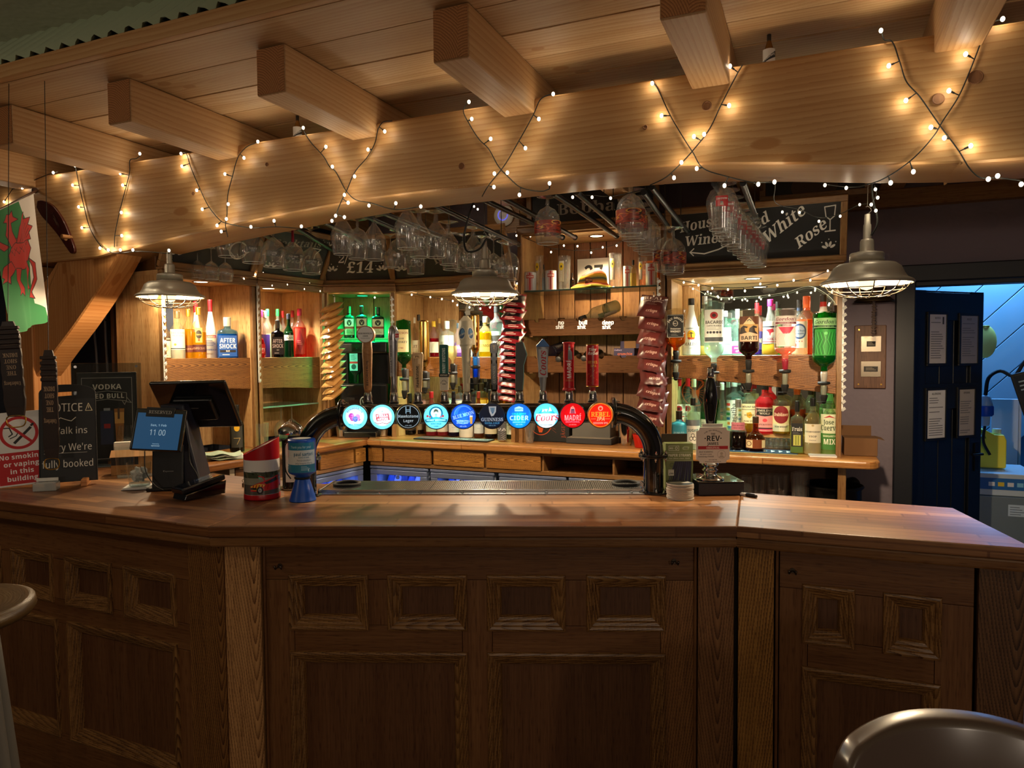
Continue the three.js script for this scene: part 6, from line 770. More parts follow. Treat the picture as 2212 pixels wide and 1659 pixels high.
  B(1791,840,34,STEP - 0.0785,spot(1796,3.96),'tequila mix bottle with a green and cream label, the rear of two alike',{ type: 'std',glass: 0xd8ecc8,liq: 0xa8c878,fill: 0.6,cap: 0x3a7a3a,labels: [[rl(100,110,'#e4e4cc',[['Jose',0.25,0.22,'#1c2a1c'],['Cuervo',0.55,0.28,'#1c2a1c']]),0.4,0.68,2.2]] },lo);
  // front row on the counter
  const fr = 'bottles standing in front on the back counter';
  B(1467,888,37,BT,spot(1467,3.74),'turquoise ceramic rum bottle with white script',{ type: 'flask',opaque: M(0x3a9ab8,0.4),cap: 0x2a1c14,labels: [[label(110,100,(x) => { fill(x,'#3b9bb9',0,0,110,100); txt(x,'RUM CO',55,18,16,'#a8d4e0'); poly(x,'#e8f2f0',[[40,44],[60,32],[72,44]],1,4); txt(x,'Twin Fin',55,68,32,'#eef6f4','italic bold serif',100); }),0.05,0.52,2.2]] },fr);
  B(1497,860,32,BT,spot(1497,3.75),'sugar syrup bottle with a grey shoulder band',{ type: 'std',glass: 0xeaf2ea,liq: 0xdce6dc,fill: 0.5,cap: 0x14110f,labels: [[label(100,120,(x) => { fill(x,'#e2e2da',0,0,100,120); fill(x,'#6a7076',0,0,100,30); txt(x,'SUGAR',50,52,20,'#2a5a60'); for (const [a,b] of [[40,86],[60,86],[50,70]]) ring(x,'#444',a,b + 8,9,3); }),0.12,0.58,2.2]] },fr);
  B(1595,862,37,BT,spot(1595,3.8),'conical bottle of dark liqueur with a pale pink shoulder label',{ type: 'dec',glass: 0xece4da,liq: 0x1c0e0a,fill: 0.36,cap: 0x9aa09a,capM: 0.7,labels: [[rl(100,60,'#c87888',[['TIA MARIA',0.4,0.24,'#5a1428'],['COLD BREW',0.72,0.18,'#5a1428']]),0.40,0.55,1.9]] },fr);
  B(1633,900,43,BT,spot(1633,3.78),'round bellied amber liqueur with a ribbon seal',{ type: 'round',glass: 0xb85a20,liq: 0x4a1c08,fill: 0.5,cap: 0x3a2418,neck: 0xb05a24,labels: [[label(110,50,(x) => { fill(x,'#7a3a14',0,0,110,50); fill(x,'#e0d0a4',6,4,36,42); ring(x,'#5a2410',24,24,12,3); fill(x,'#e0d0a4',84,4,24,42); }),0.1,0.36,2.4]] },fr);
  B(1723,866,27,BT,spot(1723,3.76),'slim square bottle with a black and green label and black cap',{ type: 'flask',sq: 1,glass: 0xdfe4c8,liq: 0xb8b458,fill: 0.52,cap: 0x101010,labels: [[label(80,170,(x) => { fill(x,'#16181a',0,0,80,170); txt(x,'Fruis',40,34,30,'#e6e6dc',SR,70); lines(x,'#888',10,52,60,2,8,2); fill(x,'#b8bc60',14,68,52,62); fill(x,'#5a6a1c',30,72,5,54); fill(x,'#5a6a1c',46,72,5,54); fill(x,'#4a6a2a',0,136,80,34); }),0.03,0.58]] },fr);
  B(1757,860,35,BT,spot(1757,3.74),'cognac with a cream label and black cap',{ type: 'std',glass: 0xf0ecd8,liq: 0xd8c89a,fill: 0.3,cap: 0x141414,labels: [[rl(110,120,'#ddd6be',[['*',0.16,0.3,'#a08a4a'],['COURVOISIER',0.42,0.12,'#222'],['VSOP',0.66,0.14,'#333'],['COGNAC',0.86,0.08,'#555']]),0.22,0.55,2.2]] },fr);
  B(1793,852,37,BT,spot(1793,3.75),'tequila mix bottle with a green and cream label, the front of two alike',{ type: 'std',glass: 0xd4ecc4,liq: 0xa4c46c,fill: 0.62,cap: 0x3a7a3a,labels: [[label(120,170,(x) => { fill(x,'#d8e0c0',0,0,120,170); poly(x,'#b02028',[[24,20],[60,6],[96,20],[60,14]]); txt(x,'Jose',56,38,30,'#22381c',SR); txt(x,'Cuervo',60,66,34,'#22381c',SR,110); fill(x,'#3f7a34',0,92,120,78); txt(x,'MARGARITA',60,104,13,'#dfe8c8'); txt(x,'MIX',60,132,36,'#e8ecd8',S1); }),0.1,0.68,2.3]] },fr);
}
// upside-down bottles on optics
function optic(lbl,px,topY,neckY,endY,wpx,b,o,measure) {
  const p = onB(px,neckY,b),z = -p.z,H = onB(px,topY,b).y - p.y,t = thing('optic_bottle',lbl,'bottle on optic',p,RB + 0.12,'upside down bottles on optics');
  bottleParts(t,{ r: wpx / 2 / FPX * z,h: H,inv: 1,fill: 0.5,...o });
  const L = p.y - onB(px,endY,b).y,k = L / 0.12;
  part('stopper',lathe([[0,0.012],[0.014,0.012],[0.0155,0],[0.012,-0.03 * k],[0,-0.03 * k]],18),o.stop || RUBBER,t); part('collar',lathe([[0.012,-0.03 * k],[0.027,-0.031 * k],[0.028,-0.04 * k],[0.02,-0.043 * k],[0,-0.043 * k]],20),RUBBER,t);
  part('measure',lathe([[0.0185,-0.043 * k],[0.016,-0.085 * k]],18),measure || thin(0xf0f0e8,0.03),t); part('measure_fill',lathe([[0,-0.045 * k],[0.013,-0.046 * k],[0.011,-0.084 * k],[0,-0.084 * k]],14),o.stop2 || M(0xc8ccc4,0.2,0,{ transmission: 0.6,thickness: 0 }),t); part('valve',lathe([[0.017,-0.084 * k],[0.0175,-0.092 * k],[0.010,-0.115 * k],[0.006,-L],[0,-L]],16),RUBBER,t); part('push_bar',merge([rbox(0.07,0.003,0.008,0.001).translate(0,-0.112 * k,0.014),rbox(0.008,0.003,0.02,0.001).translate(0,-0.112 * k,0.006)]),RUBBER,t);
  part('bracket',merge([rbox(0.016,0.1 * k,0.004,0.001).translate(0,-0.045 * k,-(b < MB ? MB - b : 0) * 0.8),rbox(0.012,0.012,(MB - b) * 0.8 + 0.004,0.001).translate(0,-0.036 * k,-(MB - b) * 0.4 - 0.01)]),STEEL,t); return t;
}
{
  const gl = (bg,fg) => label(110,60,(x) => { fill(x,bg,0,0,110,60); txt(x,"Gordon's",55,24,30,fg,'italic bold serif',104); fill(x,fg,0,44,110,12); txt(x,'LONDON DRY GIN',55,50,8,bg); });
  optic('square whiskey bottle with a black label upside down on the first optic',1460,667,762,822,41,3.655,{ type: 'gin',sq: 1,glass: 0xf2ead8,liq: 0xb8600c,fill: 0.46,labels: [[label(120,150,(x) => { fill(x,'#121212',0,0,120,150); x.strokeStyle = '#c8c4b8'; x.lineWidth = 2; x.strokeRect(4,4,112,142); arcTxt(x,'JACK DANIELS',60,84,62,18,'#dedace',-2.5,-0.64,SR); disc(x,'#c8c4b8',60,58,18); disc(x,'#121212',60,58,15); txt(x,'No.7',60,58,13,'#dedace',SR); txt(x,'Tennessee',60,92,14,'#dedace','italic bold serif'); txt(x,'WHISKEY',60,110,17,'#dedace',S1); lines(x,'#888',30,126,60,2,8,2); }),0.34,0.86]] });
  optic('clear white rum bottle with a red round emblem upside down on the second optic',1542,650,790,838,42,3.655,{ type: 'gin',glass: 0xe4f4ee,liq: 0xd8f0e8,fill: 0.42,labels: [[label(120,190,(x) => { fill(x,'#dfe6e0',0,0,120,190); disc(x,'#a81c24',60,34,20); disc(x,'#3a1014',60,34,10); txt(x,'BACARDÍ',60,74,24,'#222',S1,108); txt(x,'CARTA BLANCA',60,94,11,'#444'); lines(x,'#888',24,106,72,2,8,2); for (let i = 0; i < 5; i++) disc(x,'#30343a',26 + i * 17,132,7); fill(x,'#4a5458',4,160,112,24); }),0.36,0.86,2.3]] });
  optic('brown spiced rum bottle with a black wave label upside down on the third optic',1617,668,782,846,43,3.65,{ type: 'gin',glass: 0xf0e6d4,liq: 0x2e0c06,fill: 0.62,labels: [[label(120,160,(x) => { fill(x,'#6a3a1c',0,0,120,160); poly(x,'#e2cfa0',[[20,60],[60,6],[100,60]]); fill(x,'#c8a060',4,50,112,60); for (const a of [4,56]) poly(x,'#2a1a12',[[a,110],[a + 6,74],[a + 26,58],[a + 50,66],[a + 44,74],[a + 32,72],[a + 36,92],[a + 56,110]]); fill(x,'#d8b898',4,110,112,46); poly(x,'#d8b898',[[4,114],[60,98],[116,114]]); txt(x,'BARTI',60,134,32,'#14100e',S1,100); poly(x,'#555',[[50,30],[60,20],[70,30]],1,4); }),0.38,0.86,2.2]] });
  optic('clear pink gin bottle with embossed leaves upside down on the fourth optic',1696,667,780,852,45,3.65,{ type: 'gin',glass: 0xf6ece8,liq: 0xf0a890,fill: 0.22,stop: M(0x8a1c30,0.4),labels: [[gl('#dcd4d0','#7a2840'),0.7,0.86,2.3],[label(110,120,(x) => { fill(x,'#ecdcd4',0,0,110,120); poly(x,'#c83a58',[[14,4],[96,4],[70,44],[40,44]]); for (let i = 0; i < 14; i++) poly(x,i % 2 ? '#fff8f0' : '#b8a49c',[[55 + (i % 2 ? 1 : -1) * (6 + i * 3),112],[55 + (i % 2 ? 1 : -1) * (14 + i * 3),70],[55 + (i % 2 ? 1 : -1) * (4 + i * 3),40]],1,2); }),0.28,0.66,2.0]] });
  optic('bright green gin bottle upside down on the fifth optic at the right end',1780,674,808,872,48,3.65,{ type: 'gin',glass: 0x2fa23c,liq: 0x0c6a20,fill: 0.3,stop: M(0xa8a49a,0.4),labels: [[gl('#86b87c','#12301a'),0.74,0.9,2.3],[label(110,140,(x) => { fill(x,'#1f8a30',0,0,110,140); for (let i = 0; i < 18; i++) { const s = i % 2 ? 1 : -1,a = 55 + s * (4 + i * 2.6); poly(x,i % 3 ? '#0e4a1c' : '#58c060',[[a,132],[a + s * 8,90],[a - s * 4,56],[a + s * 6,16]],1,2); } disc(x,'#58c060',55,22,8); }),0.3,0.72,2.0]] });
  optic('green whiskey bottle with a cream label upside down left of the middle bay',873,690,800,862,32,3.655,{ type: 'gin',glass: 0x3aa050,liq: 0x1c4a1c,fill: 0.3,labels: [[rl(90,130,'#d8cc98',[['JAMESON',0.16,0.14,'#6a1c18'],['IRISH',0.4,0.1,'#333'],['WHISKEY',0.56,0.12,'#333'],['1780',0.82,0.1,'#6a1c18']]),0.36,0.8,2.2]] });
  const gold = M(0xd0a860,0.15,1); optic('gold foil bottle upside down on an optic behind the pale wood tap',918,692,806,850,22,3.655,{ type: 'gin',opaque: gold,glass: 0xffffff }); optic('gold foil bottle over a bright blue optic, right in the middle bay',1027,680,775,832,19,3.655,{ type: 'gin',opaque: gold,glass: 0xffffff,stop: M(0x1c6ac8,0.3),stop2: M(0x1c7ae0,0.2) },thin(0x50a0f0,0.05));
  optic('clear bottle upside down on an optic beside the turquoise tap handle',978,690,790,842,20,3.655,{ type: 'gin',glass: 0xeaf0ea,liq: 0xe0d8a8,fill: 0.4 });
}
{
  const c = 'spirits on the shelf of the middle bay';
  const rows = [[896,686,18,3.95,'std',0xf0e8d8,0xc88a30,0.4,0xd8d0c0,'slim bottle with amber spirit left of the gold foil bottle',['LET','#d8cfa8','#5a3a18']],[906,680,18,3.99,'std',0xf4f2ea,0xe8e4d0,0.4,0x2a2018,'slim clear bottle with a brown cap behind the gold foil bottle'],[938,694,22,3.93,'std',0xf0dcd8,0x98101c,0.52,0xe8c030,'clear bottle of red liqueur with a yellow cap',['','#e4e0d4','#333']],[950,688,18,3.98,'tall',0xf4f2ea,0xe8dcb0,0.4,0xb89040,'clear bottle with a gold cap behind the red liqueur'],[966,694,32,3.92,'flask',0xeef2ea,0xdfe8e0,0.6,0xd8d4c8,'broad clear embossed bottle behind the turquoise tap handle',['42','#cfd8d0','#444']],[990,698,18,3.94,'std',0xeae0ea,0x6a3a8a,0.3,0x20303a,'narrow bottle with a purple band left of the faceted tap head',['VIOLET','#7a4a9a','#e8d8f0']],[1010,690,22,3.97,'std',0xeef0ea,0xd8dce0,0.4,0x141414,'clear bottle behind the faceted tap head'],[1049,684,29,3.91,'std',0xf4f0b0,0xe0c80c,0.62,0xd8ccb0,'bright yellow liqueur bottle right of the blue optic',['LIMON','#e8dc80','#7a6a10']],[1074,662,32,3.95,'tall',0xe0f0f2,0xcfeaf0,0.5,0x20282e,'large clear vodka bottle half hidden by the red crisps',['STOFF','#30383e','#dfe6e8']],[1101,676,26,3.97,'std',0xeaf0ea,0xd0e0e0,0.5,0x8a1c20,'clear bottle at the right end of the middle shelf behind the red crisps'],[858,690,18,3.97,'std',0xe8ece0,0xc8a860,0.4,0x2a1c10,'narrow bottle at the left end of the middle shelf']];
  for (const [px,ty,w,b,type,g,l,f,cap,lbl,lab] of rows) B(px,ty,w,SH,spot(px,b),lbl,{ type,glass: g,liq: l,fill: f,cap,labels: lab ? [[rl(70,80,lab[1],[[lab[0],0.5,0.3,lab[2]]]),0.12,0.42,2.1]] : [] },c);
  const lw = 'bottles low in the middle bay behind the beer font';
  const low = [[884,850,26,3.86,'flask',0x3a2a1c,0x1a120c,0.6,0x101010,'dark cream liqueur with an oval label behind the black badge',['BELLINI','#2a1c12','#c89a4a']],[903,852,22,3.92,'std',0x8a5a30,0x3a1c0c,0.6,0x30241c,'brown bottle with a pale narrow label behind the black badge',['','#a89878','#333']],[931,846,26,3.84,'std',0xe0a0a0,0xa82838,0.66,0xb01c24,'pink gin with a pale green label behind the turquoise badge',['ROKU','#a8c0a8','#22342a']],[955,848,26,3.86,'std',0xe8b0a8,0xb83a40,0.66,0x2a1a1a,'pink bottle with a cream label behind the turquoise badge',['OPIHR','#d8d0c0','#5a2a2a']],[979,846,24,3.85,'std',0x5a3a6a,0x2a1438,0.66,0x1a1420,'dark purple bottle with a white band',['0.0','#dfdfe0','#2a3a6a']],[1006,850,31,3.82,'flask',0,0,0,0xe8e4da,'white stoneware gin bottle with blue lettering',['GIN SUL','#dcd8cc','#2a5a8a'],0xe2ddd0],[1033,846,22,3.84,'std',0xc88a50,0x8a4a20,0.6,0x8a2a18,'copper coloured bottle with a blue and white label',['SALCOMBE','#d8e0e4','#3a6a9a']],[1059,842,28,3.83,'flask',0x4a2a1c,0x2a0c08,0.7,0x141414,'dark cognac with a broad cream label under the black harp badge',['COURVOISIER','#d8ccb0','#3a2a1a']],[1104,846,22,3.85,'wine',0x4a5a34,0x2a3a1c,0.7,0x2a3018,'green wine bottle with a white label by the can',['BLANC','#dfe0d0','#4a5a34']]];
  for (const [px,ty,w,b,type,g,l,f,cap,lbl,lab,op] of low) B(px,ty,w,BT,spot(px,b),lbl,{ type,glass: g,liq: l,fill: f,cap,opaque: op ? M(op,0.5) : undefined,labels: [[rl(100,90,lab[1],[[lab[0],0.36,0.24,lab[2]],['———',0.66,0.12,lab[2]]]),0.1,0.44,2.3]] },lw);
  const st = 'bottles on the step of the middle bay'; const sp = [[915,838,28,0xe8e4d8,0xe0c8c0,'two toned pink bottle on the step','#d8a8a8'],[1040,828,26,0xf0e4b0,0xc88a20,'amber whisky with a yellow label on the step','#e0c040'],[1063,828,26,0xf0e4b0,0xc07c18,'second amber whisky with a yellow label on the step','#d8b83a'],[963,832,24,0xe8ece4,0xc8d0c8,'clear bottle with a red cap on the step','#dcdcd4'],[993,834,22,0xe0d8e0,0xb8a8c0,'clear bottle with a white label on the step','#e8e4e0']];
  for (const [px,ty,w,g,l,lbl,bg] of sp) B(px,ty,w,STEPC,spot(px,3.96),lbl,{ type: 'flask',glass: g,liq: l,fill: 0.5,cap: px === 963 ? 0xb01c24 : 0x3a2a1c,labels: [[rl(70,50,bg,[['No 1',0.5,0.4,'#333']]),0.1,0.45,2]] },st);
}
{
  const g = 'bottles on the far left shelf'; const after = (bg) => label(120,110,(x) => { fill(x,bg,0,0,120,110); txt(x,'AFTER',60,26,34,'#f2f2f4',S1,108); txt(x,'SHOCK',60,56,34,'#f2f2f4',S1,112); fill(x,'#14141c',8,76,104,12); txt(x,'BLUE',60,82,10,'#fff'); lines(x,'#e8e8ec',24,98,72,1,8,4); });
  B(492,686,42,SH,spotL(492,0.40),'bright blue square liqueur with bold white lettering',{ type: 'flask',sq: 1,glass: 0x9ac8e8,liq: 0x0a5ab8,fill: 0.6,cap: 0xc8c4b4,neck: 0xd8d4c8,labels: [[after('#1050a8'),0.06,0.56]] },g);
  B(357,688,22,SH,spotL(357,0.37),'dark amber bottle with an aged label at the left post',{ type: 'std',glass: 0xf0d8b8,liq: 0x7a3a10,fill: 0.5,cap: 0x2a1c14,labels: [[label(80,120,(x) => { fill(x,'#d8c0a0',0,0,80,120); fill(x,'#2a1c18',0,0,80,24); txt(x,'MONTENEGRO',40,12,12,'#e8d8b8',SR,74); disc(x,'#a89070',40,66,22); lines(x,'#6a5034',14,98,52,2,8,3); }),0.05,0.55,2.3]] },g);
  B(384,672,30,SH,spotL(384,0.40),'clear tequila with a large cream label behind the pendant',{ type: 'std',glass: 0xf0f2e6,liq: 0xe0e4d0,fill: 0.3,cap: 0x6a5a3a,labels: [[label(110,140,(x) => { fill(x,'#dcd8c4',0,0,110,140); txt(x,'TEREMANA',55,24,20,'#3a5a60',SR,100); txt(x,'TEQUILA',55,44,14,'#3a4a50',SR); lines(x,'#888',24,58,60,3,8,2); disc(x,'#c8883a',40,104,8); fill(x,'#20303a',0,128,110,6); }),0.2,0.62,2.4]] },g);
  B(408,668,25,SH,spotL(408,0.42),'gold tequila with a gold cap, the left of two',{ type: 'std',glass: 0xf8f0d0,liq: 0xd8a018,fill: 0.6,cap: 0xc89a3a,capM: 0.6,labels: [[rl(80,50,'#5a2418',[['TEQUILA',0.5,0.3,'#c8a070']]),0.14,0.28,1.6]] },g);
  B(430,664,30,SH,spotL(430,0.39),'gold tequila with an oval seal and maroon band, the right of two',{ type: 'std',glass: 0xf8f0d0,liq: 0xd8a018,fill: 0.52,cap: 0xc89a3a,capM: 0.6,labels: [[rl(100,44,'#4a1c18',[['ESPECIAL',0.5,0.36,'#b89070']]),0.14,0.28,2.3],[label(60,90,(x) => { fill(x,'#e0c060',0,0,60,90); disc(x,'#2a241a',30,40,26); txt(x,'Cuervo',30,40,15,'#d8b860',SR,46); disc(x,'#b02c20',30,74,8); }),0.32,0.6,0.9]] },g);
  B(424,650,24,SH,spotL(424,0.50),'white bottle with a red cap behind the gold tequilas',{ type: 'cone',opaque: M(0xe6e6e0,0.3),cap: 0xc01820,neck: 0xc01820 },g);
  B(456,648,26,SH,spotL(456,0.47),'tall white bottle with a red cap left of the blue liqueur',{ type: 'cone',opaque: M(0xe8e8e2,0.25),cap: 0xc01820,neck: 0xc01820,labels: [[label(80,120,(x) => { fill(x,'#e6e4da',0,0,80,120); fill(x,'#c01820',6,8,68,16); txt(x,'LUXARDO',40,16,13,'#fff',S1,64); lines(x,'#3a5aa0',12,40,56,4,10,3); txt(x,'SAMBUCA',40,98,14,'#3a5aa0'); }),0.1,0.42,2]] },g);
  const k = 'bottles on the shelf left of the brown crisps';
  B(560,688,26,SH,spotL(560,0.38),'round shouldered red sour bottle with a white script',{ type: 'round',glass: 0xf0b0b0,liq: 0xd01420,fill: 0.5,cap: 0xe8e6e0,labels: [[label(90,80,(x) => { fill(x,'#d01824',0,0,90,80); txt(x,'Sourz',45,40,34,'#f6e6e6',S1,80); ring(x,'#f6e6e6',66,52,16,3); }),0.12,0.36,2.2]] },k);
  const cl = [[573,672,20,0.27,0xe8e6e0,0xf0f0f2,0x6a50b0,'clear bottle with a white cap and blue label'],[579,668,20,0.31,0x1c8a3c,0xe8f0e8,0xc8e0c8,'clear bottle with a green cap, left of the dark square one'],[601,668,20,0.3,0x1c8a3c,0xe8f4e8,0x58b068,'clear bottle with a green cap behind the dark square one'],[612,672,16,0.31,0xa01c20,0xf0e4e0,0xd05050,'slim bottle with a dark red cap'],[633,671,20,0.29,0xa81c20,0xf2e0d8,0xc84040,'clear bottle with a red cap and pink spirit'],[566,670,18,0.3,0xb01c50,0xf0e0e6,0xb03060,'slim bottle with a magenta cap']];
  for (const [px,ty,w,o,cap,gg,l,lbl] of cl) B(px,ty,w,SH,spotL(px,o + 0.2),lbl,{ type: 'std',glass: gg,liq: l,fill: 0.5,cap },k);
  B(600,692,27,SH,spotL(600,0.39),'black square liqueur with pale bold lettering',{ type: 'flask',sq: 1,glass: 0x3a3040,liq: 0x120c14,fill: 0.6,cap: 0x100c10,labels: [[after('#16121c'),0.1,0.56]] },k);
  B(624,678,21,SH,spotL(624,0.40),'dark green bottle with a white shoulder label',{ type: 'wine',glass: 0x1a6a34,liq: 0x0c3a1c,fill: 0.6,cap: 0x1a2030,labels: [[rl(70,40,'#e6e6e0',[['GLAN',0.5,0.5,'#222']]),0.4,0.52,2.2]] },k);
  B(648,667,27,SH,spotL(648,0.41),'red liqueur with a leaf shaped label near the brown crisps',{ type: 'std',glass: 0xf4d0c8,liq: 0xc82418,fill: 0.62,cap: 0xb01838,labels: [[label(80,120,(x) => { fill(x,'#c83428',0,0,80,120); poly(x,'#a01428',[[40,6],[74,60],[40,116],[8,60]]); lines(x,'#e0a090',20,56,40,3,8,2); }),0.08,0.6,1.6]] },k);
  B(497,875,30,BT,spotL(507,0.26),'dark sparkling wine bottle with a yellow seal behind the till screen',{ type: 'wine',glass: 0x2a3024,liq: 0x14180f,fill: 0.7,cap: 0x14110e,neck: 0x2a2a26,labels: [[label(80,130,(x) => { fill(x,'#2c2e28',0,0,80,130); disc(x,'#e0b020',40,26,18); poly(x,'#b8a060',[[20,80],[60,80],[40,112]],1,3); }),0.1,0.62,1.7]] },'single bottles');
  const j = 'herb liqueur bottles in the green niche',jl = label(90,130,(x) => { fill(x,'#cfd4b8',0,0,90,130); disc(x,'#14241a',45,32,24); poly(x,'#c8d0b0',[[34,22],[40,34],[50,34],[56,22]],1,3); disc(x,'#c8d0b0',45,40,6); fill(x,'#8a3420',0,62,90,18); lines(x,'#5a6a50',16,90,58,3,10,3); });
  for (const [px,ty,w,o,lbl] of [[755,662,22,0.13,'left of three dark green herb liqueur bottles in the niche'],[782,661,24,0.12,'middle of three dark green herb liqueur bottles in the niche'],[817,664,27,0.11,'right of three dark green herb liqueur bottles in the niche']]) B(px,ty,w,1.6875,spotG(px,o),lbl,{ type: 'flask',sq: 1,opaque: M(0x0c2416,0.15),cap: 0x0a3a1c,labels: [[jl,0.1,0.6]] },j);
  const sg = tumblerGeo(0.022,0.055),s = thing('shot_glass','small shot glass on the edge of the green niche shelf','glass',spotG(757,0.06).setY(1.6875)); part('wall',sg.wall,thin(0xc8f4e0,0.02),s); part('base',sg.foot,thin(0xc8f4e0,0.05),s);
  // chilled dispenser below
  const p = DG0.clone().lerp(DG1,0.5).addScaledVector(DGN,-0.1).setY(BT),t = thing('shot_dispenser','black chilled shot machine in the green niche with an upturned bottle in its window','dispenser',p,Math.atan2(DGN.x,DGN.z)),_s = t.scale.set(1,1.42,1),bk = M(0x0a0c0e,0.2,0,{ clearcoat: 0.6 });
  part('tower',merge([rbox(0.05,0.41,0.14,0.01,2).translate(-0.125,0.205,-0.02),rbox(0.2,0.41,0.1,0.01,2).translate(0.05,0.205,-0.04),rbox(0.3,0.05,0.16,0.01,2).translate(0,0.385,-0.01),rbox(0.3,0.22,0.16,0.012,2).translate(0,0.12,-0.01)]),bk,t); part('drip_base',rbox(0.2,0.025,0.1,0.005),bk,t,0.0,0.0135,0.115);
  const wb = part('window_bottle',squareOff(lathe([[0,0.13],[0.028,0.13],[0.03,0.125],[0.03,0.05],[0.012,0.03],[0.01,0],[0,0]],20),0.03),M(0x0c2a1c,0.2),t,-0.06,0.235,0.035); const jl2 = label(60,120,(x) => { fill(x,'#58c8b0',0,0,60,120); fill(x,'#8a3a30',0,56,60,14); disc(x,'#1c5a4a',30,92,18); lines(x,'#2a7a6a',10,14,40,4,9,3); }); part('label',decal(0.05,0.075,jl2),pglow(jl2,0),wb,0,0.088,0.0312); const jd = label(60,60,(x) => { fill(x,'#0b0d0f',0,0,60,60); disc(x,'#a8b0ac',30,30,28); disc(x,'#1c241f',30,30,22); poly(x,'#a8b0ac',[[20,20],[26,34],[34,34],[40,20]],1,3); }); part('emblem',decal(0.05,0.05,jd),pg(jd),t,0.0,0.15,0.0712);  // bottle label glows by itself, standing in for the lit window
  for (const [px,o,l] of [[735,-0.01,'steel cup left of the shot machine'],[824,0.02,'steel cup right of the shot machine']]) { const q = spotG(px,o).setY(BT + 0.0006),c = thing('steel_cup',l,'cup',q); part('wall',lathe([[0.03,0.001],[0.042,0.13],[0.044,0.132],[0.041,0.13],[0.03,0.004],[0,0.003]],28),STEEL,c); part('foot',lathe([[0,0],[0.03,0],[0.031,0.004]],28),STEEL,c); }
}

// ---------- glass racks and hanging glasses ----------
const rackY = (b) => 2.205 - 0.028 * (b - 2.63);
{
  const tubeM = M(0x16181b,0.35,0.4),list = [[934,440,1121,528],[1038,428,1215,513],[1078,423,1242,513],[1195,418,1332,510],[1245,415,1345,500],[1390,415,1448,497],[1407,404,1486,501],[1605,395,1636,481],[1543,396,1592,470],[700,480,860,560],[640,492,760,566],[560,500,690,575],[810,452,1035,545],[770,458,985,550]];
  const nm = ['over the middle of the tap handles','left of the single patterned glass','behind the single patterned glass','right of the single patterned glass','beside the row of patterned glasses','between the patterned glasses','right of the patterned glasses','right of the row of red square glasses','left of the row of red square glasses','over the tall stem glasses at the left','between the left rows of glasses','over the wide wine glasses','over the round glasses behind the middle pendant','over the pear shaped glasses above the silver tap'];
  list.forEach(([x0,y0,x1,y1],i) => { const a = onB(x0,y0,2.58),b = onY(x1,y1,2.18); if (toB(b) > 3.62) { const t = (3.62 - toB(a)) / (toB(b) - toB(a)); b.lerpVectors(a,b,t); } const t = thing('glass_rack_tube',`black glass rack tube ${nm[i]}`,'glass rack'); part('tube',rod(a,b,0.0115,14),tubeM,t); const e = part('end_cap',new THREE.SphereGeometry(0.0145,14,10),RUBBER,t); e.position.copy(b);
    for (const f of [0.06,0.75]) { const p = a.clone().lerp(b,f); if (p.y < RAFT_HI - 0.02) part('hanger',rod(p,v3(p.x,RAFT_HI - 0.001,p.z),0.0022,6),M(0x3a3634,0.4,0.7),t); } });
}
const GL = {
  pint: { h: 0.185,bowl: [[0.031,0],[0.034,0.002],[0.0385,0.05],[0.040,0.075],[0.036,0.108],[0.024,0.132],[0.010,0.142],[0.0045,0.148]],stem: [[0.0045,0.148],[0.006,0.16],[0.0045,0.176]],foot: [[0.0045,0.176],[0.02,0.181],[0.033,0.1845],[0.033,0.186]] },
  wine: { h: 0.19,bowl: [[0.034,0],[0.036,0.002],[0.043,0.04],[0.042,0.06],[0.03,0.088],[0.012,0.102],[0.004,0.108]],stem: [[0.004,0.108],[0.0035,0.14],[0.004,0.174]],foot: [[0.004,0.174],[0.015,0.182],[0.034,0.188],[0.034,0.19]] },
  tulip: { h: 0.2,bowl: [[0.028,0],[0.031,0.002],[0.033,0.04],[0.038,0.085],[0.034,0.105],[0.018,0.14],[0.008,0.158]],stem: [[0.008,0.158],[0.007,0.176],[0.006,0.19]],foot: [[0.006,0.19],[0.02,0.195],[0.034,0.2],[0.034,0.2015]] },
  madri: { h: 0.185,bowl: [[0.032,0],[0.034,0.002],[0.036,0.05],[0.042,0.09],[0.041,0.11],[0.03,0.138],[0.010,0.152]],stem: [[0.010,0.152],[0.008,0.162],[0.007,0.176]],foot: [[0.007,0.176],[0.02,0.181],[0.034,0.185],[0.034,0.1865]] },
};
const gm = M(0xf8fafa,0.09,0,{ transmission: 0.955,thickness: 0,ior: 2.3 }),rimM = M(0xf0f4f4,0.1,0,{ transmission: 0.35,thickness: 0,ior: 2 });
function glassProto(kind,prints) {
  const g = GL[kind],o = new THREE.Group(); o.name = kind === 'wine' ? 'wine_glass' : 'beer_glass'; part('bowl',lathe(g.bowl,26),gm,o); part('stem',lathe(g.stem,12),gm,o); part('foot',lathe(g.foot,26),gm,o); part('rim',new THREE.TorusGeometry(g.bowl[0][0],0.0012,6,32).rotateX(Math.PI / 2),rimM,o,0,0.0008,0);
  for (const [L,y,h,r,a,ry] of prints || []) part('print',around(r,h,a,L).rotateY(ry || 0),new THREE.MeshPhysicalMaterial({ map: SHEETS[L.si].t,roughness: 0.3,transparent: true,opacity: 0.86 }),o,0,y,0);
  return o;
}
const swirl = (bg,c1,c2) => label(200,120,(x) => { fill(x,bg,0,0,200,120); const q = rng(7); for (let i = 0; i < 46; i++) { x.strokeStyle = [c1,c2,'#1c0c08'][i % 3]; x.lineWidth = 3 + 4 * q(); x.beginPath(); x.arc(q() * 200,q() * 120,6 + 16 * q(),q() * 6,q() * 6 + 3.5); x.stroke(); } });
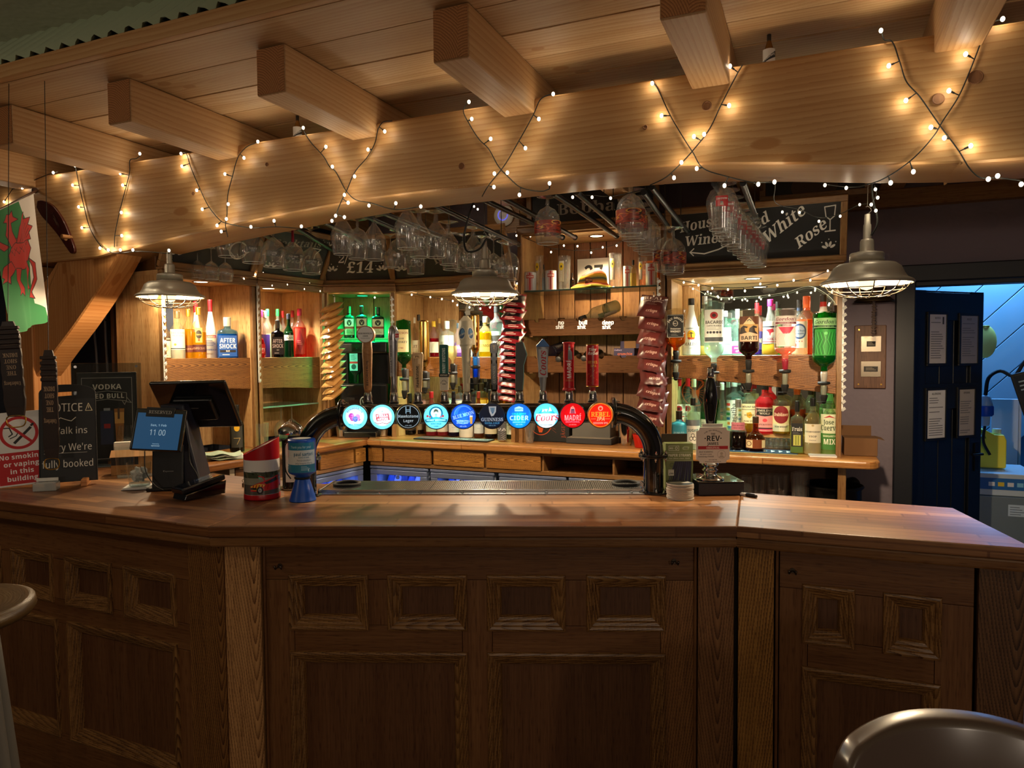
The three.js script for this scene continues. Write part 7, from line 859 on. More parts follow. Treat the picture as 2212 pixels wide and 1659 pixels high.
const MAD = label(80,100,(x) => { fill(x,'#c01a22',0,0,80,100); txt(x,'MADRÍ',40,26,25,'#f0e8e4',S1,70,Math.PI); poly(x,'#c8b8a8',[[28,90],[52,90],[48,56],[34,50]]); disc(x,'#8a8a90',38,60,8); });
const wr = (s,n) => label(140,50,(x) => { fill(x,'#4a4640',0,0,140,50); txt(x,s,70,20,24,'#d8d8d4','italic bold serif',130); txt(x,n || '',70,40,12,'#c8c8c4'); });
{
  const P = { pint: glassProto('pint'),wine: glassProto('wine'),tulip: glassProto('tulip'),madri: glassProto('madri',[[MAD,0.092,0.036,0.0427,0.75,0]]),deco: glassProto('pint',[[swirl('#8a2a18','#d8a040','#c84a28'),0.062,0.048,0.0406,5.6,0]]) };
  const hang = (proto,px,b,lbl,grp,rimY,turn = 0,sc = 1) => { const p = onB(px,500,b),H = GL[proto === P.wine ? 'wine' : proto === P.tulip ? 'tulip' : proto === P.madri ? 'madri' : 'pint'].h * sc; let y = rackY(b) - H; if (rimY) y = onPlane(px,rimY,p,v3(p.x,0,p.z).normalize()).y; const c = proto.clone(); c.name = numbered(proto.name); c.position.set(p.x,y,p.z); c.rotation.y = faceCam(p) + turn; const kw = proto === P.wine ? 1.05 : proto === P.tulip ? 1.4 : 1.3; c.scale.set(sc * kw,sc,sc * kw); scene.add(c); tag(c,lbl,'glass',grp); return c; };
  [1559,1565,1572,1582,1595,1606,1615,1622,1628,1635].forEach((px,i) => hang(P.madri,px,2.63 + i * 0.1,i === 0 ? 'front lager glass of the receding row, its red square badge upside down' : `lager glass with a red square badge, ${['', 'second', 'third', 'fourth', 'fifth', 'sixth', 'seventh', 'eighth', 'ninth', 'last'][i]} in the receding row`,'lager glasses in the receding row',[497,507,518,530,541,550,558,565,571,577][i],i ? 0.25 : 0));
  [[1362,2.66,508],[1369,2.8,519],[1379,2.94,530],[1390,3.08,541],[1401,3.2,549]].forEach(([px,b,ry],i) => hang(i < 2 ? P.deco : P.pint,px,b,['front beer glass with red swirls in the bunch right of the lit shelf','second beer glass with red swirls, close behind the front one'][i] || `plain beer glass hanging ${['', '', 'third', 'fourth', 'fifth'][i]} in the bunch with red swirls`,'beer glasses right of the lit shelf',ry,i * 1.3,1.06));
  hang(P.deco,1183,2.66,'single beer glass with red swirls hanging left of the lit shelf',undefined,527,0.6,1.0); hang(P.deco,1454,3.1,'beer glass with dark red swirls hanging low left of the wine board',undefined,592,2,1.05); hang(P.deco,1437,3.24,'beer glass with swirls just behind the low one left of the wine board',undefined,586,4,1.05);
  const E = [['tulip',740,550,1],['pint',772,560,0.95],['tulip',808,562,1],['wine',843,578,0.85],['tulip',880,538,1.05],['tulip',906,556,1],['tulip',942,557,1],['pint',860,580,1],['pint',897,592,1],['tulip',968,572,1.0],['pint',974,583,0.98],['pint',1001,586,1],['tulip',1022,580,1],['pint',1040,590,1],['wine',1066,590,0.95],['wine',1084,598,0.95],['pint',1100,606,1]];
  const ord = ['first','second','third','fourth','fifth','sixth','seventh','eighth','ninth','tenth','eleventh','twelfth','thirteenth','fourteenth','fifteenth','sixteenth','last'];
  E.map((e,i) => [...e,i]).forEach(([k,px,ry,sc,i]) => { const z = Math.min(3.66,Math.max(2.78,0.425 * FPX / (765 - ry))),t = (px - 1106) / FPX,b = Math.max(2.62,Math.min(3.62,z * (CS + SN * t))); hang(P[k],px,b,`clear ${{ tulip: 'pear shaped beer', pint: 'round beer', wine: 'stemmed wine' }[k]} glass, ${ord[i]} from the left above the taps`,'clear glasses above the taps',ry,i,sc); });
  const wl = ['','any','gin','Fri','is Open']; [[493,555,0x1],[545,568,1],[590,577,2],[632,584,3],[671,592,4]].forEach(([px,ry,k],i) => { const z = Math.min(3.7,0.42 * FPX / (770 - ry)),b = Math.max(2.63,z * (CS + SN * (px - 1106) / FPX)); const c = hang(P.wine,px,b,`wide wine glass ${['at the left end of', 'second in', 'in the middle of', 'fourth in', 'at the right end of'][i]} the row with white writing`,'wine glasses with white writing',ry,0,1.32 - i * 0.02); if (wl[i]) { const L = wr(['','Tonny','Long','Try our','Everyday'][i],['','','Island','GIN','IS OPEN'][i]); part('print',around(0.0435,0.022,1.2,L),M(0xd8d8d4,0.5,0,{ transparent: true,opacity: 0.8 }) && new THREE.MeshPhysicalMaterial({ map: SHEETS[L.si].t,roughness: 0.4,transparent: true,opacity: 0.55 }),c,0,0.045,0); } if (i === 1 || i === 3) part('coloured_stem',lathe(GL.wine.stem.map(([r,y]) => [r + 0.0012,y]),12),M(0x9a1838,0.3),c); });
  [[398,600],[425,602],[455,604],[485,607]].forEach(([px,ry],i) => hang(P.wine,px,2.63 + 0.02 * i,`wine glass, ${ord[i]} of four small ones right of the left pendant`,'small wine glasses near the left pendant',ry,0,0.85));
  [[252,594],[272,598],[291,600],[312,602],[330,604],[345,600]].forEach(([px,ry],i) => hang(P.pint,px,2.62,`small glass, ${ord[i]} of six above the dark wall by the brace`,'small glasses above the dark wall',ry,0,0.78));
}
// ---------- crisps on hanging strips ----------
function packGeo(w,h,d,seed) {
  const nx = 12,ny = 14,q = rng(seed),mk = (s) => { const g = new THREE.PlaneGeometry(w,h,nx,ny),p = g.attributes.position; const ph = [q() * 6,q() * 6,q() * 6]; for (let i = 0; i < p.count; i++) { const u = p.getX(i) / w * 2,v = p.getY(i) / h * 2,e = Math.pow(Math.max(0,1 - u ** 4),0.7) * Math.pow(Math.max(0,1 - (v / 0.88) ** 4),0.8); const cr = 0.06 * Math.sin(u * 8 + ph[0]) * Math.sin(v * 6 + ph[1]) + 0.05 * Math.abs(Math.sin(u * 3 + v * 5 + ph[2])); p.setZ(i,s * d / 2 * Math.max(0,e) * (1 + cr * 2.2) + (Math.abs(v) > 0.88 ? 0.0015 * Math.sin(u * 14) : 0)); p.setX(i,p.getX(i) * (1 - 0.09 * e)); } if (s < 0) { const a = g.index.array; for (let i = 0; i < a.length; i += 3) { const k = a[i]; a[i] = a[i + 1]; a[i + 1] = k; } } g.computeVertexNormals(); return g; };
  return [mk(1),mk(-1)];
}
function crispStrip(lblA,lblTop,lblEnd,grp,px0,y0,px1,y1,b,n,mat,mat2,print,opt) {
  const a = onB(px0,y0,b),e = onB(px1,y1,b),pk = [packGeo(opt.w,opt.h,opt.d,3),packGeo(opt.w,opt.h,opt.d,8),packGeo(opt.w,opt.h,opt.d,21)];
  const st = thing('crisp_strip',`white hanging strip that holds the ${opt.n}`,'clip strip',a,RB); const dd = e.clone().sub(a).applyAxisAngle(UP,PSI); part('strip',rod(v3(0,0.06,-0.03),dd.clone().add(v3(0,0.02,-0.03)),0.004,6),WHITE,st); part('hook',tube([v3(0,0.06,-0.03),v3(0,0.075,-0.026),v3(0,0.07,-0.012)],0.002,10,5),STEEL,st);
  for (let i = 0; i < n; i++) {
    const p = a.clone().lerp(e,i / (n - 1)),g = pk[i % 3],tx = opt.tx + rr(-0.12,0.12),t = thing('crisp_packet',i === 0 ? lblTop : i === n - 1 ? lblEnd : `${ORD[i]} ${lblA}`,'crisp packet',p,RB + (opt.ry || 0) + rr(-0.25,0.25),grp);
    const k = new THREE.Euler(tx,0,opt.tz + rr(-0.15,0.15)),q = new THREE.Quaternion().setFromEuler(k); const f = part('front',onto(g[0].clone(),print).applyQuaternion(q),mat,t),r = part('back',g[1].clone().applyQuaternion(q),mat2,t);
  }
}
{
  const foil = (L) => new THREE.MeshPhysicalMaterial({ map: SHEETS[L.si].t,roughness: 0.28,clearcoat: 0.4 });
  const br = label(120,150,(x) => { fill(x,'#b98a50',0,0,120,150); fill(x,'#8a6234',0,0,120,12); fill(x,'#8a6234',0,138,120,12); txt(x,'SCAMPI',60,46,24,'#5a3a1c',SR); txt(x,'FRIES',60,72,24,'#5a3a1c',SR); disc(x,'#d8b070',60,106,20); });
  const rd = label(120,150,(x) => { fill(x,'#6a101a',0,0,120,150); poly(x,'#1a1416',[[4,50],[116,34],[112,118],[8,126]]); txt(x,'Tayto',60,34,24,'#f0e0d8','italic bold serif'); disc(x,'#b8a8a0',60,84,20); lines(x,'#e0c8c0',24,126,70,2,8,3); });
  const ma = label(120,150,(x) => { fill(x,'#4e2220',0,0,120,150); txt(x,'REAL',60,34,34,'#d8c8c0','bold serif',96,-0.04); txt(x,'HAND COOKED',60,58,12,'#d8c8c0'); lines(x,'#a88880',30,70,60,2,8,2); poly(x,'#5e2826',[[20,90],[100,84],[96,140],[28,140]]); txt(x,'crisps',60,118,18,'#d8b8a8','italic bold serif'); });
  crispStrip('tan crisp packet from the top, strip left of the green niche','topmost tan crisp packet, left of the green niche','lowest tan crisp packet, left of the green niche','tan crisp packets',716,664,722,850,3.42,14,foil(br),M(0xb58448,0.3,0.1),br,{ w: 0.115,h: 0.13,d: 0.034,tx: -1.0,tz: 0.15,ry: -0.5,n: 'tan crisps' });
  crispStrip('red crisp packet from the top, strip right of the middle pendant','topmost red crisp packet, right of the middle pendant','lowest red crisp packet, behind the grey angled tap','red crisp packets',1112,648,1098,850,3.6,14,foil(rd),M(0x7a121c,0.28,0.1),rd,{ w: 0.12,h: 0.125,d: 0.03,tx: -0.95,tz: -0.18,ry: 0.4,n: 'red crisps' });
  crispStrip('maroon crisp packet from the top, strip left of the whiskey optic','topmost maroon crisp packet, its pale lettering in full view','lowest maroon crisp packet, behind the bend of the font','maroon crisp packets',1410,662,1410,892,3.6,9,foil(ma),M(0x4a201e,0.25,0.1),ma,{ w: 0.135,h: 0.15,d: 0.04,tx: -0.62,tz: -0.2,ry: 0.3,n: 'maroon crisps' });
}
// ---------- on the lit glass shelf and racks of the tall bay ----------
{
  const GS = 1.937,at = (px,b = 3.86) => onB(px,610,b).setY(GS),tin = (px,ty,w,b,lbl) => { const p = at(px,b),z = -p.z,r = w / 2 / FPX * z,h = onPlane(px,ty,p,v3(p.x,0,p.z).normalize()).y - GS,t = thing('gin_tin',lbl,'tin',p.setY(GS + 0.0006),faceCam(p),'white tins on the glass shelf'); part('can',lathe([[0,0],[r,0],[r,h - 0.002],[r * 0.97,h],[0,h - 0.001]],28),M(0xd8d8d8,0.3,0.3),t); const L = label(120,120,(x) => { fill(x,'#d4d4d6',0,0,120,120); fill(x,'#b83028',42,0,5,120); fill(x,'#b83028',52,0,14,120); fill(x,'#b83028',71,0,5,120); fill(x,'#b83028',28,18,62,22); txt(x,'ENGINE',59,29,16,'#f0e8e4',S1,56); }); part('wrap',around(r + 0.0005,h - 0.006,2.4,L),pm(L),t,0,h / 2,0); part('lid_rim',new THREE.TorusGeometry(r,0.0014,6,28).rotateX(Math.PI / 2),STEEL,t,0,h,0); };
  tin(1145,589,27,3.79,'white tin with red stripes at the left end of the glass shelf'); tin(1190,585,24,3.8,'white tin with red stripes, second from the left on the glass shelf'); tin(1355,575,17,3.86,'white tin with red stripes right of the tall empty glass'); tin(1407,570,24,3.8,'white tin with red stripes at the right end of the glass shelf');
  const pint = (px,ty,w,b,lbl,col,s) => { const p = at(px,b),z = -p.z,r = w / 2 / FPX * z,h = onPlane(px,ty,p,v3(p.x,0,p.z).normalize()).y - GS,t = thing('pint_glass',lbl,'glass',p.setY(GS + 0.0006),faceCam(p),'glasses on the glass shelf'); const g = tumblerGeo(r,h); part('wall',g.wall,gm,t); part('base',g.foot,gm,t); const L = label(60,150,(x) => { fill(x,'#c8b8a0',0,0,60,150); disc(x,col,30,40,27); disc(x,'#2a2218',30,40,9); txt(x,s,30,108,20,'#e8e4d8',S1,80,-Math.PI / 2); }); part('print',around(r * 0.97,h * 0.6,0.9,L).rotateY(-0.5),pm(L),t,0,h * 0.55,0); };
  pint(1165,553,20,3.93,'tall glass with a yellow disc behind the left tin','#e0c020','PIMMS'); pint(1219,554,28,3.86,'tall glass with a yellow disc left of the rainbow hat','#e0c020','HELLES'); pint(1329,548,27,3.88,'tall empty glass right of the rainbow hat','#d8c84a','BREW'); pint(1388,556,20,3.86,'tall glass with a yellow disc in front of the orange box','#e8c828','SUNDOWN');
  const mini = (px,ty,w,b,c,l,lbl) => { const p = at(px,b),z = -p.z,h = onPlane(px,ty,p,v3(p.x,0,p.z).normalize()).y - GS,t = thing('small_bottle',lbl,'bottle',p.setY(GS + 0.0006),0,'small bottles on the glass shelf'); bottleParts(t,{ type: 'std',r: w / 2 / FPX * z,h,glass: c,liq: l,fill: 0.5,cap: 0x16120e }); };
  mini(1175,572,9,3.82,0xe8eef2,0xd0dce8,'small clear bottle with a dark cap left of the second tin'); mini(1368,562,13,3.8,0xf4f0d0,0xd8c878,'small pale yellow bottle right of the striped tin'); mini(1236,590,10,3.94,0x3a2a20,0x20140c,'small dark bottle beside the rainbow hat');
  const p27 = onB(1281,585,4.04),n27 = thing('number_card','white card with black 27 standing behind the rainbow hat','card',v3(p27.x,GS + 0.002,p27.z),RB),L27 = label(180,150,(x) => { fill(x,'#e8e4d8',0,0,180,150); txt(x,'27',94,66,104,'#141414',S1,120); }); const hh = onB(1281,559,4.04).y - GS; part('card',rbox(0.19,hh,0.003,0.001),WHITE,n27,0,hh / 2,0); part('print',decal(0.186,hh - 0.004,L27),pm(L27),n27,0,hh / 2,0.002);
  const ob = thing('orange_box','orange box with round windows at the right end of the glass shelf','box',at(1404,3.96).setY(GS + 0.001),RB),oL = label(100,130,(x) => { fill(x,'#d8691c',0,0,100,130); for (const a of [26,74]) { disc(x,'#f0a050',a,30,18); disc(x,'#b84a14',a,30,10); } fill(x,'#b8501a',0,60,100,10); }); part('box',rbox(0.1,0.15,0.05,0.002).translate(0,0.076,0),M(0xd8691c,0.6),ob); part('print',decal(0.098,0.147,oL),pm(oL),ob,0,0.076,0.0257);
  // rainbow hat
  const hp = at(1279,3.83),hat = thing('bucket_hat','floppy red, yellow and green striped bucket hat lying on the glass shelf','hat',hp.setY(GS + 0.001),faceCam(hp) - 0.1),hm = new THREE.MeshPhysicalMaterial({ vertexColors: true,roughness: 0.85 });
  const pr = [[0.112,0.0],[0.115,0.006],[0.1,0.018],[0.086,0.03],[0.083,0.034],[0.08,0.05],[0.076,0.066],[0.068,0.082],[0.05,0.094],[0.02,0.1],[0,0.101]],hg = lathe(pr,40),q = hg.attributes.position,col = new Float32Array(q.count * 3),c = new THREE.Color();
  for (let i = 0; i < q.count; i++) { const x = q.getX(i),y = q.getY(i),z = q.getZ(i); c.set(y > 0.075 ? 0xc81c24 : y > 0.058 ? 0xe8b41c : y > 0.042 ? 0x1c4a40 : y > 0.027 ? 0xe89018 : y > 0.012 ? 0xb81c28 : 0xd8d040); col.set([c.r,c.g,c.b],i * 3); const a = Math.atan2(x,z); q.setXYZ(i,x * (1 + 0.05 * Math.sin(a * 3)) + y * 0.16,Math.max(0.0005,y * (1 + 0.12 * Math.sin(a * 2 + 0.6)) + (y < 0.02 ? 0.008 * Math.max(0,Math.sin(a * 3 + 1)) : 0)),z * 0.7); } hg.setAttribute('color',new THREE.BufferAttribute(col,3)); hg.computeVertexNormals(); part('crown_and_brim',hg,hm,hat);
  const bL = label(70,70,(x) => { fill(x,'#7a2a1c',0,0,70,70); txt(x,'Brew',35,30,22,'#e8c060','italic bold serif'); txt(x,'CO',35,50,14,'#e8c060'); }); part('patch',decal(0.04,0.036,bL).rotateX(-0.28),pm(bL),hat,-0.012,0.042,0.0585);
  // wine racks: bottles lying, carton
  const lie = (lbl,px,py,b,o,tilt,len,r,dirY) => { const p = onB(px,py,b),t = thing('bottle',lbl,'bottle',p,RB + (dirY || 0),'bottles on the wine racks'); const g = new THREE.Group(); bottleParts(g,{ r,h: len,...o }); const e = new THREE.Quaternion().setFromEuler(new THREE.Euler(Math.PI / 2 + tilt,0,0)); for (const m of g.children.slice()) { m.position.applyQuaternion(e); m.quaternion.copy(e); t.add(m); } };
  lie('clear bottle lying on the upper rack, its dark neck pointing down at us',1333,661,3.93,{ type: 'std',glass: 0xdfe4d8,liq: 0xc8c8a8,fill: 0.3,cap: 0x1c1a18,labels: [[rl(90,80,'#c8bca4',[['VIN',0.4,0.3,'#444']]),0.1,0.45,2.4]] },0.3,0.26,0.036,-0.7);
  lie('dark bottle with a purple foot lying on the lower rack behind the silver wedge tap',1190,762,3.92,{ type: 'wine',opaque: M(0x14101c,0.2),cap: 0x5a3a78 },-2.9,0.26,0.04,-0.35); lie('dark green wine bottle lying on the lower rack behind the red tube tap',1240,770,3.93,{ type: 'wine',opaque: M(0x12180f,0.2),cap: 0x1c1a18 },0.05,0.28,0.04,0); lie('black wine bottle lying on the lower rack right of the red and gold tap',1292,768,3.93,{ type: 'wine',opaque: M(0x0e0c0c,0.2),cap: 0x1c1a18 },0.05,0.28,0.04,0);
  const cp = onB(1355,772,3.84),ct = thing('chocolate_carton','purple chocolate bar carton with orange lettering on the lower rack','carton',cp,RB - 0.2),cL = label(200,90,(x) => { fill(x,'#2a1c4a',0,0,200,90); txt(x,'Cadbury',40,16,18,'#c8b8e0','italic bold serif'); txt(x,'crunchie',110,56,36,'#d8642c',S1,150); }); part('tray',merge([rbox(0.12,0.05,0.003,0.001).translate(0,0.025,0.04),rbox(0.12,0.09,0.003,0.001).translate(0,0.045,-0.04),rbox(0.003,0.05,0.08,0.001).translate(-0.06,0.025,0),rbox(0.003,0.05,0.08,0.001).translate(0.06,0.025,0),rbox(0.12,0.003,0.08,0.001).translate(0,0.002,0)]),M(0x2a1c4a,0.6),ct); part('carton_print',decal(0.118,0.048,cL),pm(cL),ct,0,0.025,0.042); part('inner_flap',rbox(0.07,0.06,0.002,0.0006),M(0x8a6234,0.7),ct,0.0,0.06,-0.036);
}
// ---------- on the back counter ----------
{
  const at = (px,b) => onB(px,950,b).setY(BT + 0.0006),box = (nm,lbl,cat,px,b,w,h,d,mat,ry = 0,dy = 0,lid) => { const p = at(px,b); p.y += dy; const t = thing(nm,lbl,cat,p,RB + ry); part('body',rbox(w,h,d,0.003).translate(0,h / 2,0),mat,t); if (lid) part('lid',rbox(w + 0.006,0.006,d + 0.006,0.002),lid,t,0,h + 0.003,0); return t; };
  const sb = box('black_carton','black carton with an orange stag print on the back counter','carton',1196,3.85,0.22,0.17,0.12,M(0x0e1214,0.5),0.05),sL = label(260,200,(x) => { fill(x,'#0f1416',0,0,260,200); ring(x,'#b8481c',60,80,76,6); poly(x,'#c8501c',[[40,60],[70,56],[84,96],[70,140],[48,140],[34,96]]); for (const s of [-1,1]) poly(x,'#c8501c',[[58 + s * 12,60],[58 + s * 30,30],[58 + s * 22,6]],1,6); disc(x,'#0f1416',48,92,4); disc(x,'#0f1416',68,92,4); for (let i = 0; i < 6; i++) poly(x,'#8a3a1c',[[90,80],[150 + i * 4,20 + i * 24]],1,2); txt(x,'JÄGERM',220,100,34,'#8a3a1c',SR,150,-Math.PI / 2); }); part('carton_print',decal(0.216,0.166,sL),pm(sL),sb,0,0.085,0.0606);
  const tr = thing('stacked_trays','grey cardboard cake trays stacked on the back counter','trays',at(1280,3.83),RB); part('tray',rbox(0.26,0.03,0.16,0.003).translate(0,0.016,0.0),M(0x2a2c30,0.6),tr); part('tray',rbox(0.22,0.1,0.12,0.003).translate(0,0.083,-0.03),M(0x5a5854,0.7),tr); part('top_sheet',rbox(0.25,0.003,0.15,0.001),M(0x8a8074,0.7),tr,0,0.033,0);
  const kb = box('plastic_tub','small grey plastic tub on the cake trays','tub',1256,3.86,0.09,0.05,0.07,M(0x6a6a66,0.4),0,0.134,M(0x8a8a86,0.4)); const dsh = thing('ash_dish','white round dish on the cake trays','dish',at(1310,3.85).setY(BT + 0.134),RB); part('dish',lathe([[0,0],[0.03,0.001],[0.044,0.014],[0.04,0.015],[0.028,0.006],[0,0.005]],28),WHITE,dsh); part('foot',lathe([[0.02,-0.0005],[0.024,0.001]],20),WHITE,dsh);
  const sh = thing('cocktail_shaker','polished steel cocktail shaker cup right of the trays','shaker',at(1351,3.8),0); part('cup',lathe([[0,0.001],[0.031,0.001],[0.034,0.01],[0.044,0.17],[0.0455,0.172],[0.043,0.17],[0.03,0.006]],32),CHROME,sh); part('base_ring',lathe([[0.028,0],[0.032,0.0005],[0.033,0.01]],28),CHROME,sh);
  const bk = thing('red_bucket','red plastic bucket with black tongs behind the font leg','bucket',at(1384,3.72),0.3); part('bucket',lathe([[0,0.001],[0.03,0.001],[0.042,0.066],[0.046,0.07],[0.044,0.072],[0.04,0.064],[0.028,0.005]],28),M(0xc01c14,0.35),bk); part('tongs',merge([rod(v3(-0.01,0.01,0),v3(-0.03,0.14,-0.01),0.004),rod(v3(0.006,0.01,0.0),v3(-0.02,0.145,-0.012),0.004)]),RUBBER,bk);
  const cn = thing('drink_can','slim grey metallic can on the back counter','can',at(1085,3.72),0.4),cL = label(110,150,(x) => { fill(x,'#5a5c64',0,0,110,150); for (let i = 0; i < 30; i++) poly(x,i % 2 ? '#8a8c94' : '#34363c',[[(i * 37) % 110,(i * 53) % 150],[(i * 37) % 110 + 20,(i * 53) % 150 + 26]],1,4); txt(x,'VAY',55,60,34,'#c8c8d0',S1); }); part('can',lathe([[0,0.002],[0.02,0.001],[0.026,0.008],[0.026,0.112],[0.021,0.12],[0,0.119]],28),STEEL,cn); part('wrap',around(0.0265,0.1,5.9,cL),pg(cL),cn,0,0.06,0);
  const bg = thing('beer_glass','clear waisted beer glass with white print left of the black carton','glass',at(1144,3.7),0.2); part('wall',lathe([[0.02,0.008],[0.026,0.03],[0.024,0.05],[0.033,0.1],[0.034,0.125],[0.033,0.126]],28),gm,bg); part('base',lathe([[0,0.0006],[0.022,0.0006],[0.023,0.008],[0,0.01]],28),gm,bg);
  const mat1 = thing('bar_mat','grey rubber bar mat with white print in front of the middle bottles','bar mat',at(980,3.69),aM - 0.0),mL = label(300,60,(x) => { fill(x,'#4a525a',0,0,300,60); txt(x,'THATCHERS',60,30,26,'#a82828',S1,100); txt(x,'FEVER TREE  * TONIC *',210,30,22,'#c8ccd0',S1,160); }); part('mat',rbox(0.48,0.006,0.11,0.002).translate(0,0.0035,0),RUBBER,mat1); part('mat_print',decal(0.476,0.106,mL).rotateX(-Math.PI / 2),pm(mL),mat1,0,0.0068,0);
  const mat2 = thing('bar_mat','blue and white bar mat under the conical and round bottles','bar mat',at(1628,3.78),RB),m2 = label(300,60,(x) => { fill(x,'#1c2a4a',0,0,300,60); for (let i = 0; i < 12; i++) poly(x,'#c8d0d8',[[i * 26,14],[i * 26 + 16,30],[i * 26 + 4,48]]); }); part('mat',rbox(0.42,0.005,0.14,0.002).translate(0,-0.0022,0),M(0x1c2a4a,0.7),mat2,0,0.002,0); part('mat_print',decal(0.416,0.136,m2).rotateX(-Math.PI / 2),pm(m2),mat2,0,0.0028,0); mat2.position.y -= 0.0003;
  const pd = box('note_pad','white note pad at the right end of the back counter','pad',1777,3.67,0.12,0.008,0.07,WHITE,0.1); part('cover',rbox(0.12,0.0012,0.07,0.0005),M(0xd8dce4,0.5),pd,0,0.0087,0);
  [1652,1664,1677,1689,1700].forEach((px,i) => { const g = tumblerGeo(0.021,0.06),t = thing('shot_glass',`shot glass under the step shelf, ${['first', 'second', 'third', 'fourth', 'last'][i]} from the round bottle`,'glass',at(px,3.9),0,'shot glasses under the step'); part('wall',g.wall,gm,t); part('base',g.foot,gm,t); });
  // orange print disc in the mirror bay
  const od = thing('round_sign','black round sign with an orange stag head behind the cream capped bottle','sign',onB(1503,848,4.03),RB),oL = label(120,120,(x) => { fill(x,'#14100e',0,0,120,120); ring(x,'#c84a1c',60,60,52,5); for (let i = 0; i < 18; i++) poly(x,'#b8421a',[[60,60],[60 + 48 * Math.cos(i * 0.35),60 + 48 * Math.sin(i * 0.35)]],1,2); poly(x,'#d8541c',[[44,50],[76,50],[68,100],[52,100]]); for (const s of [-1,1]) poly(x,'#d8541c',[[60 + s * 10,50],[60 + s * 30,28],[60 + s * 24,12]],1,5); }); part('plate',cyl(0.085,0.085,0.006,36).rotateX(Math.PI / 2),BLACK,od); part('sign_print',onto(circ(0.083,36),oL),pm(oL),od,0,0,0.0036); part('easel',rbox(0.012,0.2,0.006,0.001),BLACK,od,0,-0.02,-0.006);
  // tumblers on the low dark shelf, right
  const lowY = 0.8396; [[1612,1060],[1640,1062],[1668,1066],[1725,1046],[1733,1052],[1690,1060]].forEach(([px,py],i) => { const p = onB(px,1050,3.72 + 0.05 * (i % 3)).setY(lowY),g = tumblerGeo(0.036,i > 2 && i < 5 ? 0.15 : 0.12),t = thing('tumbler',`upturned tumbler on the dark low shelf, ${['first', 'second', 'third', 'brightest tall one,', 'behind the brightest one,', 'fourth'][i]} right of the hand pump`,'glass',p,0,'tumblers on the low shelf'); part('wall',g.wall.clone(),gm,t); part('base',g.foot,gm,t); });
  const bin = thing('black_bin','black bin at the right end under the back counter','bin',onB(1800,1050,3.86).setY(0),RB); part('bin',lathe([[0,0.01],[0.1,0.01],[0.13,0.9],[0.135,0.92],[0.125,0.92],[0.1,0.03]],28),M(0x0c0d10,0.35),bin); part('rim',new THREE.TorusGeometry(0.132,0.008,8,32).rotateX(Math.PI / 2),BLACK,bin,0,0.915,0);
  // left arm: folded cloths, straw glasses, steel
  const lt = (px,o) => onPlane(px,980,LLP(o),LLN).setY(BT + 0.0006); const cl = thing('bar_towel','crumpled pale green bar towel by the till','towel',lt(482,0.1),0.5); for (let k = 0; k < 3; k++) { const g = new THREE.PlaneGeometry(0.2 - 0.02 * k,0.13,20,14).rotateX(-Math.PI / 2),p = g.attributes.position; for (let i = 0; i < p.count; i++) p.setY(i,0.006 + k * 0.011 + 0.005 * Math.sin(p.getX(i) * 60 + k) + 0.006 * Math.sin(p.getZ(i) * 50 + p.getX(i) * 22)); g.computeVertexNormals(); part('fold',g,[M(0xb8c4a8,0.9),M(0xc8c8bc,0.9),M(0x9fae98,0.9)][k],cl); }
  tumbler('ribbed_tumbler','clear tumbler behind the straw dispenser',lt(566,0.3),0.04,0.13,gm); for (const [px,o,l] of [[609,0.42,'upturned wine glass under the glass shelf, left of two'],[632,0.44,'upturned wine glass under the glass shelf, right of two']]) { const p = lt(px,o),t = thing('wine_glass',l,'glass',p.setY(1.286 - 0.001),0,'wine glasses under the glass shelf'); const G = GL.wine; part('foot',lathe(G.foot.map(([r,y]) => [r,y - 0.19]),24),gm,t); part('stem',lathe(G.stem.map(([r,y]) => [r,y - 0.19]),10),gm,t); part('bowl',lathe(G.bowl.map(([r,y]) => [r,y - 0.19]),24),gm,t); }
}
// ---------- little bottles on the beam ----------
[[1661,130,47,'small bottle with a black and white label on the beam, right of the middle'],[643,296,247,'small dark bottle on the beam at the left']].forEach(([px,yb,yt,l],i) => { const b = BEAM_B + 0.05,p = onB(px,yb - 4,b).setY(2.4595),h = onB(px,yt,b).y - 2.4595,t = thing('small_bottle',l,'bottle',p,faceCam(p)); const L = label(70,80,(x) => { fill(x,'#d0ccc4',0,0,70,80); poly(x,'#14181c',[[0,70],[70,10],[70,44],[0,80]]); txt(x,'Underberg',35,44,15,'#e8e4da','italic bold serif',66,-0.6); }); bottleParts(t,{ type: 'cone',r: 0.0185,h: Math.max(0.09,Math.min(0.096,h)),opaque: M(0x6a4418,0.25),cap: 0x14110e,labels: [[L,0.04,0.5,2.4]] }); });
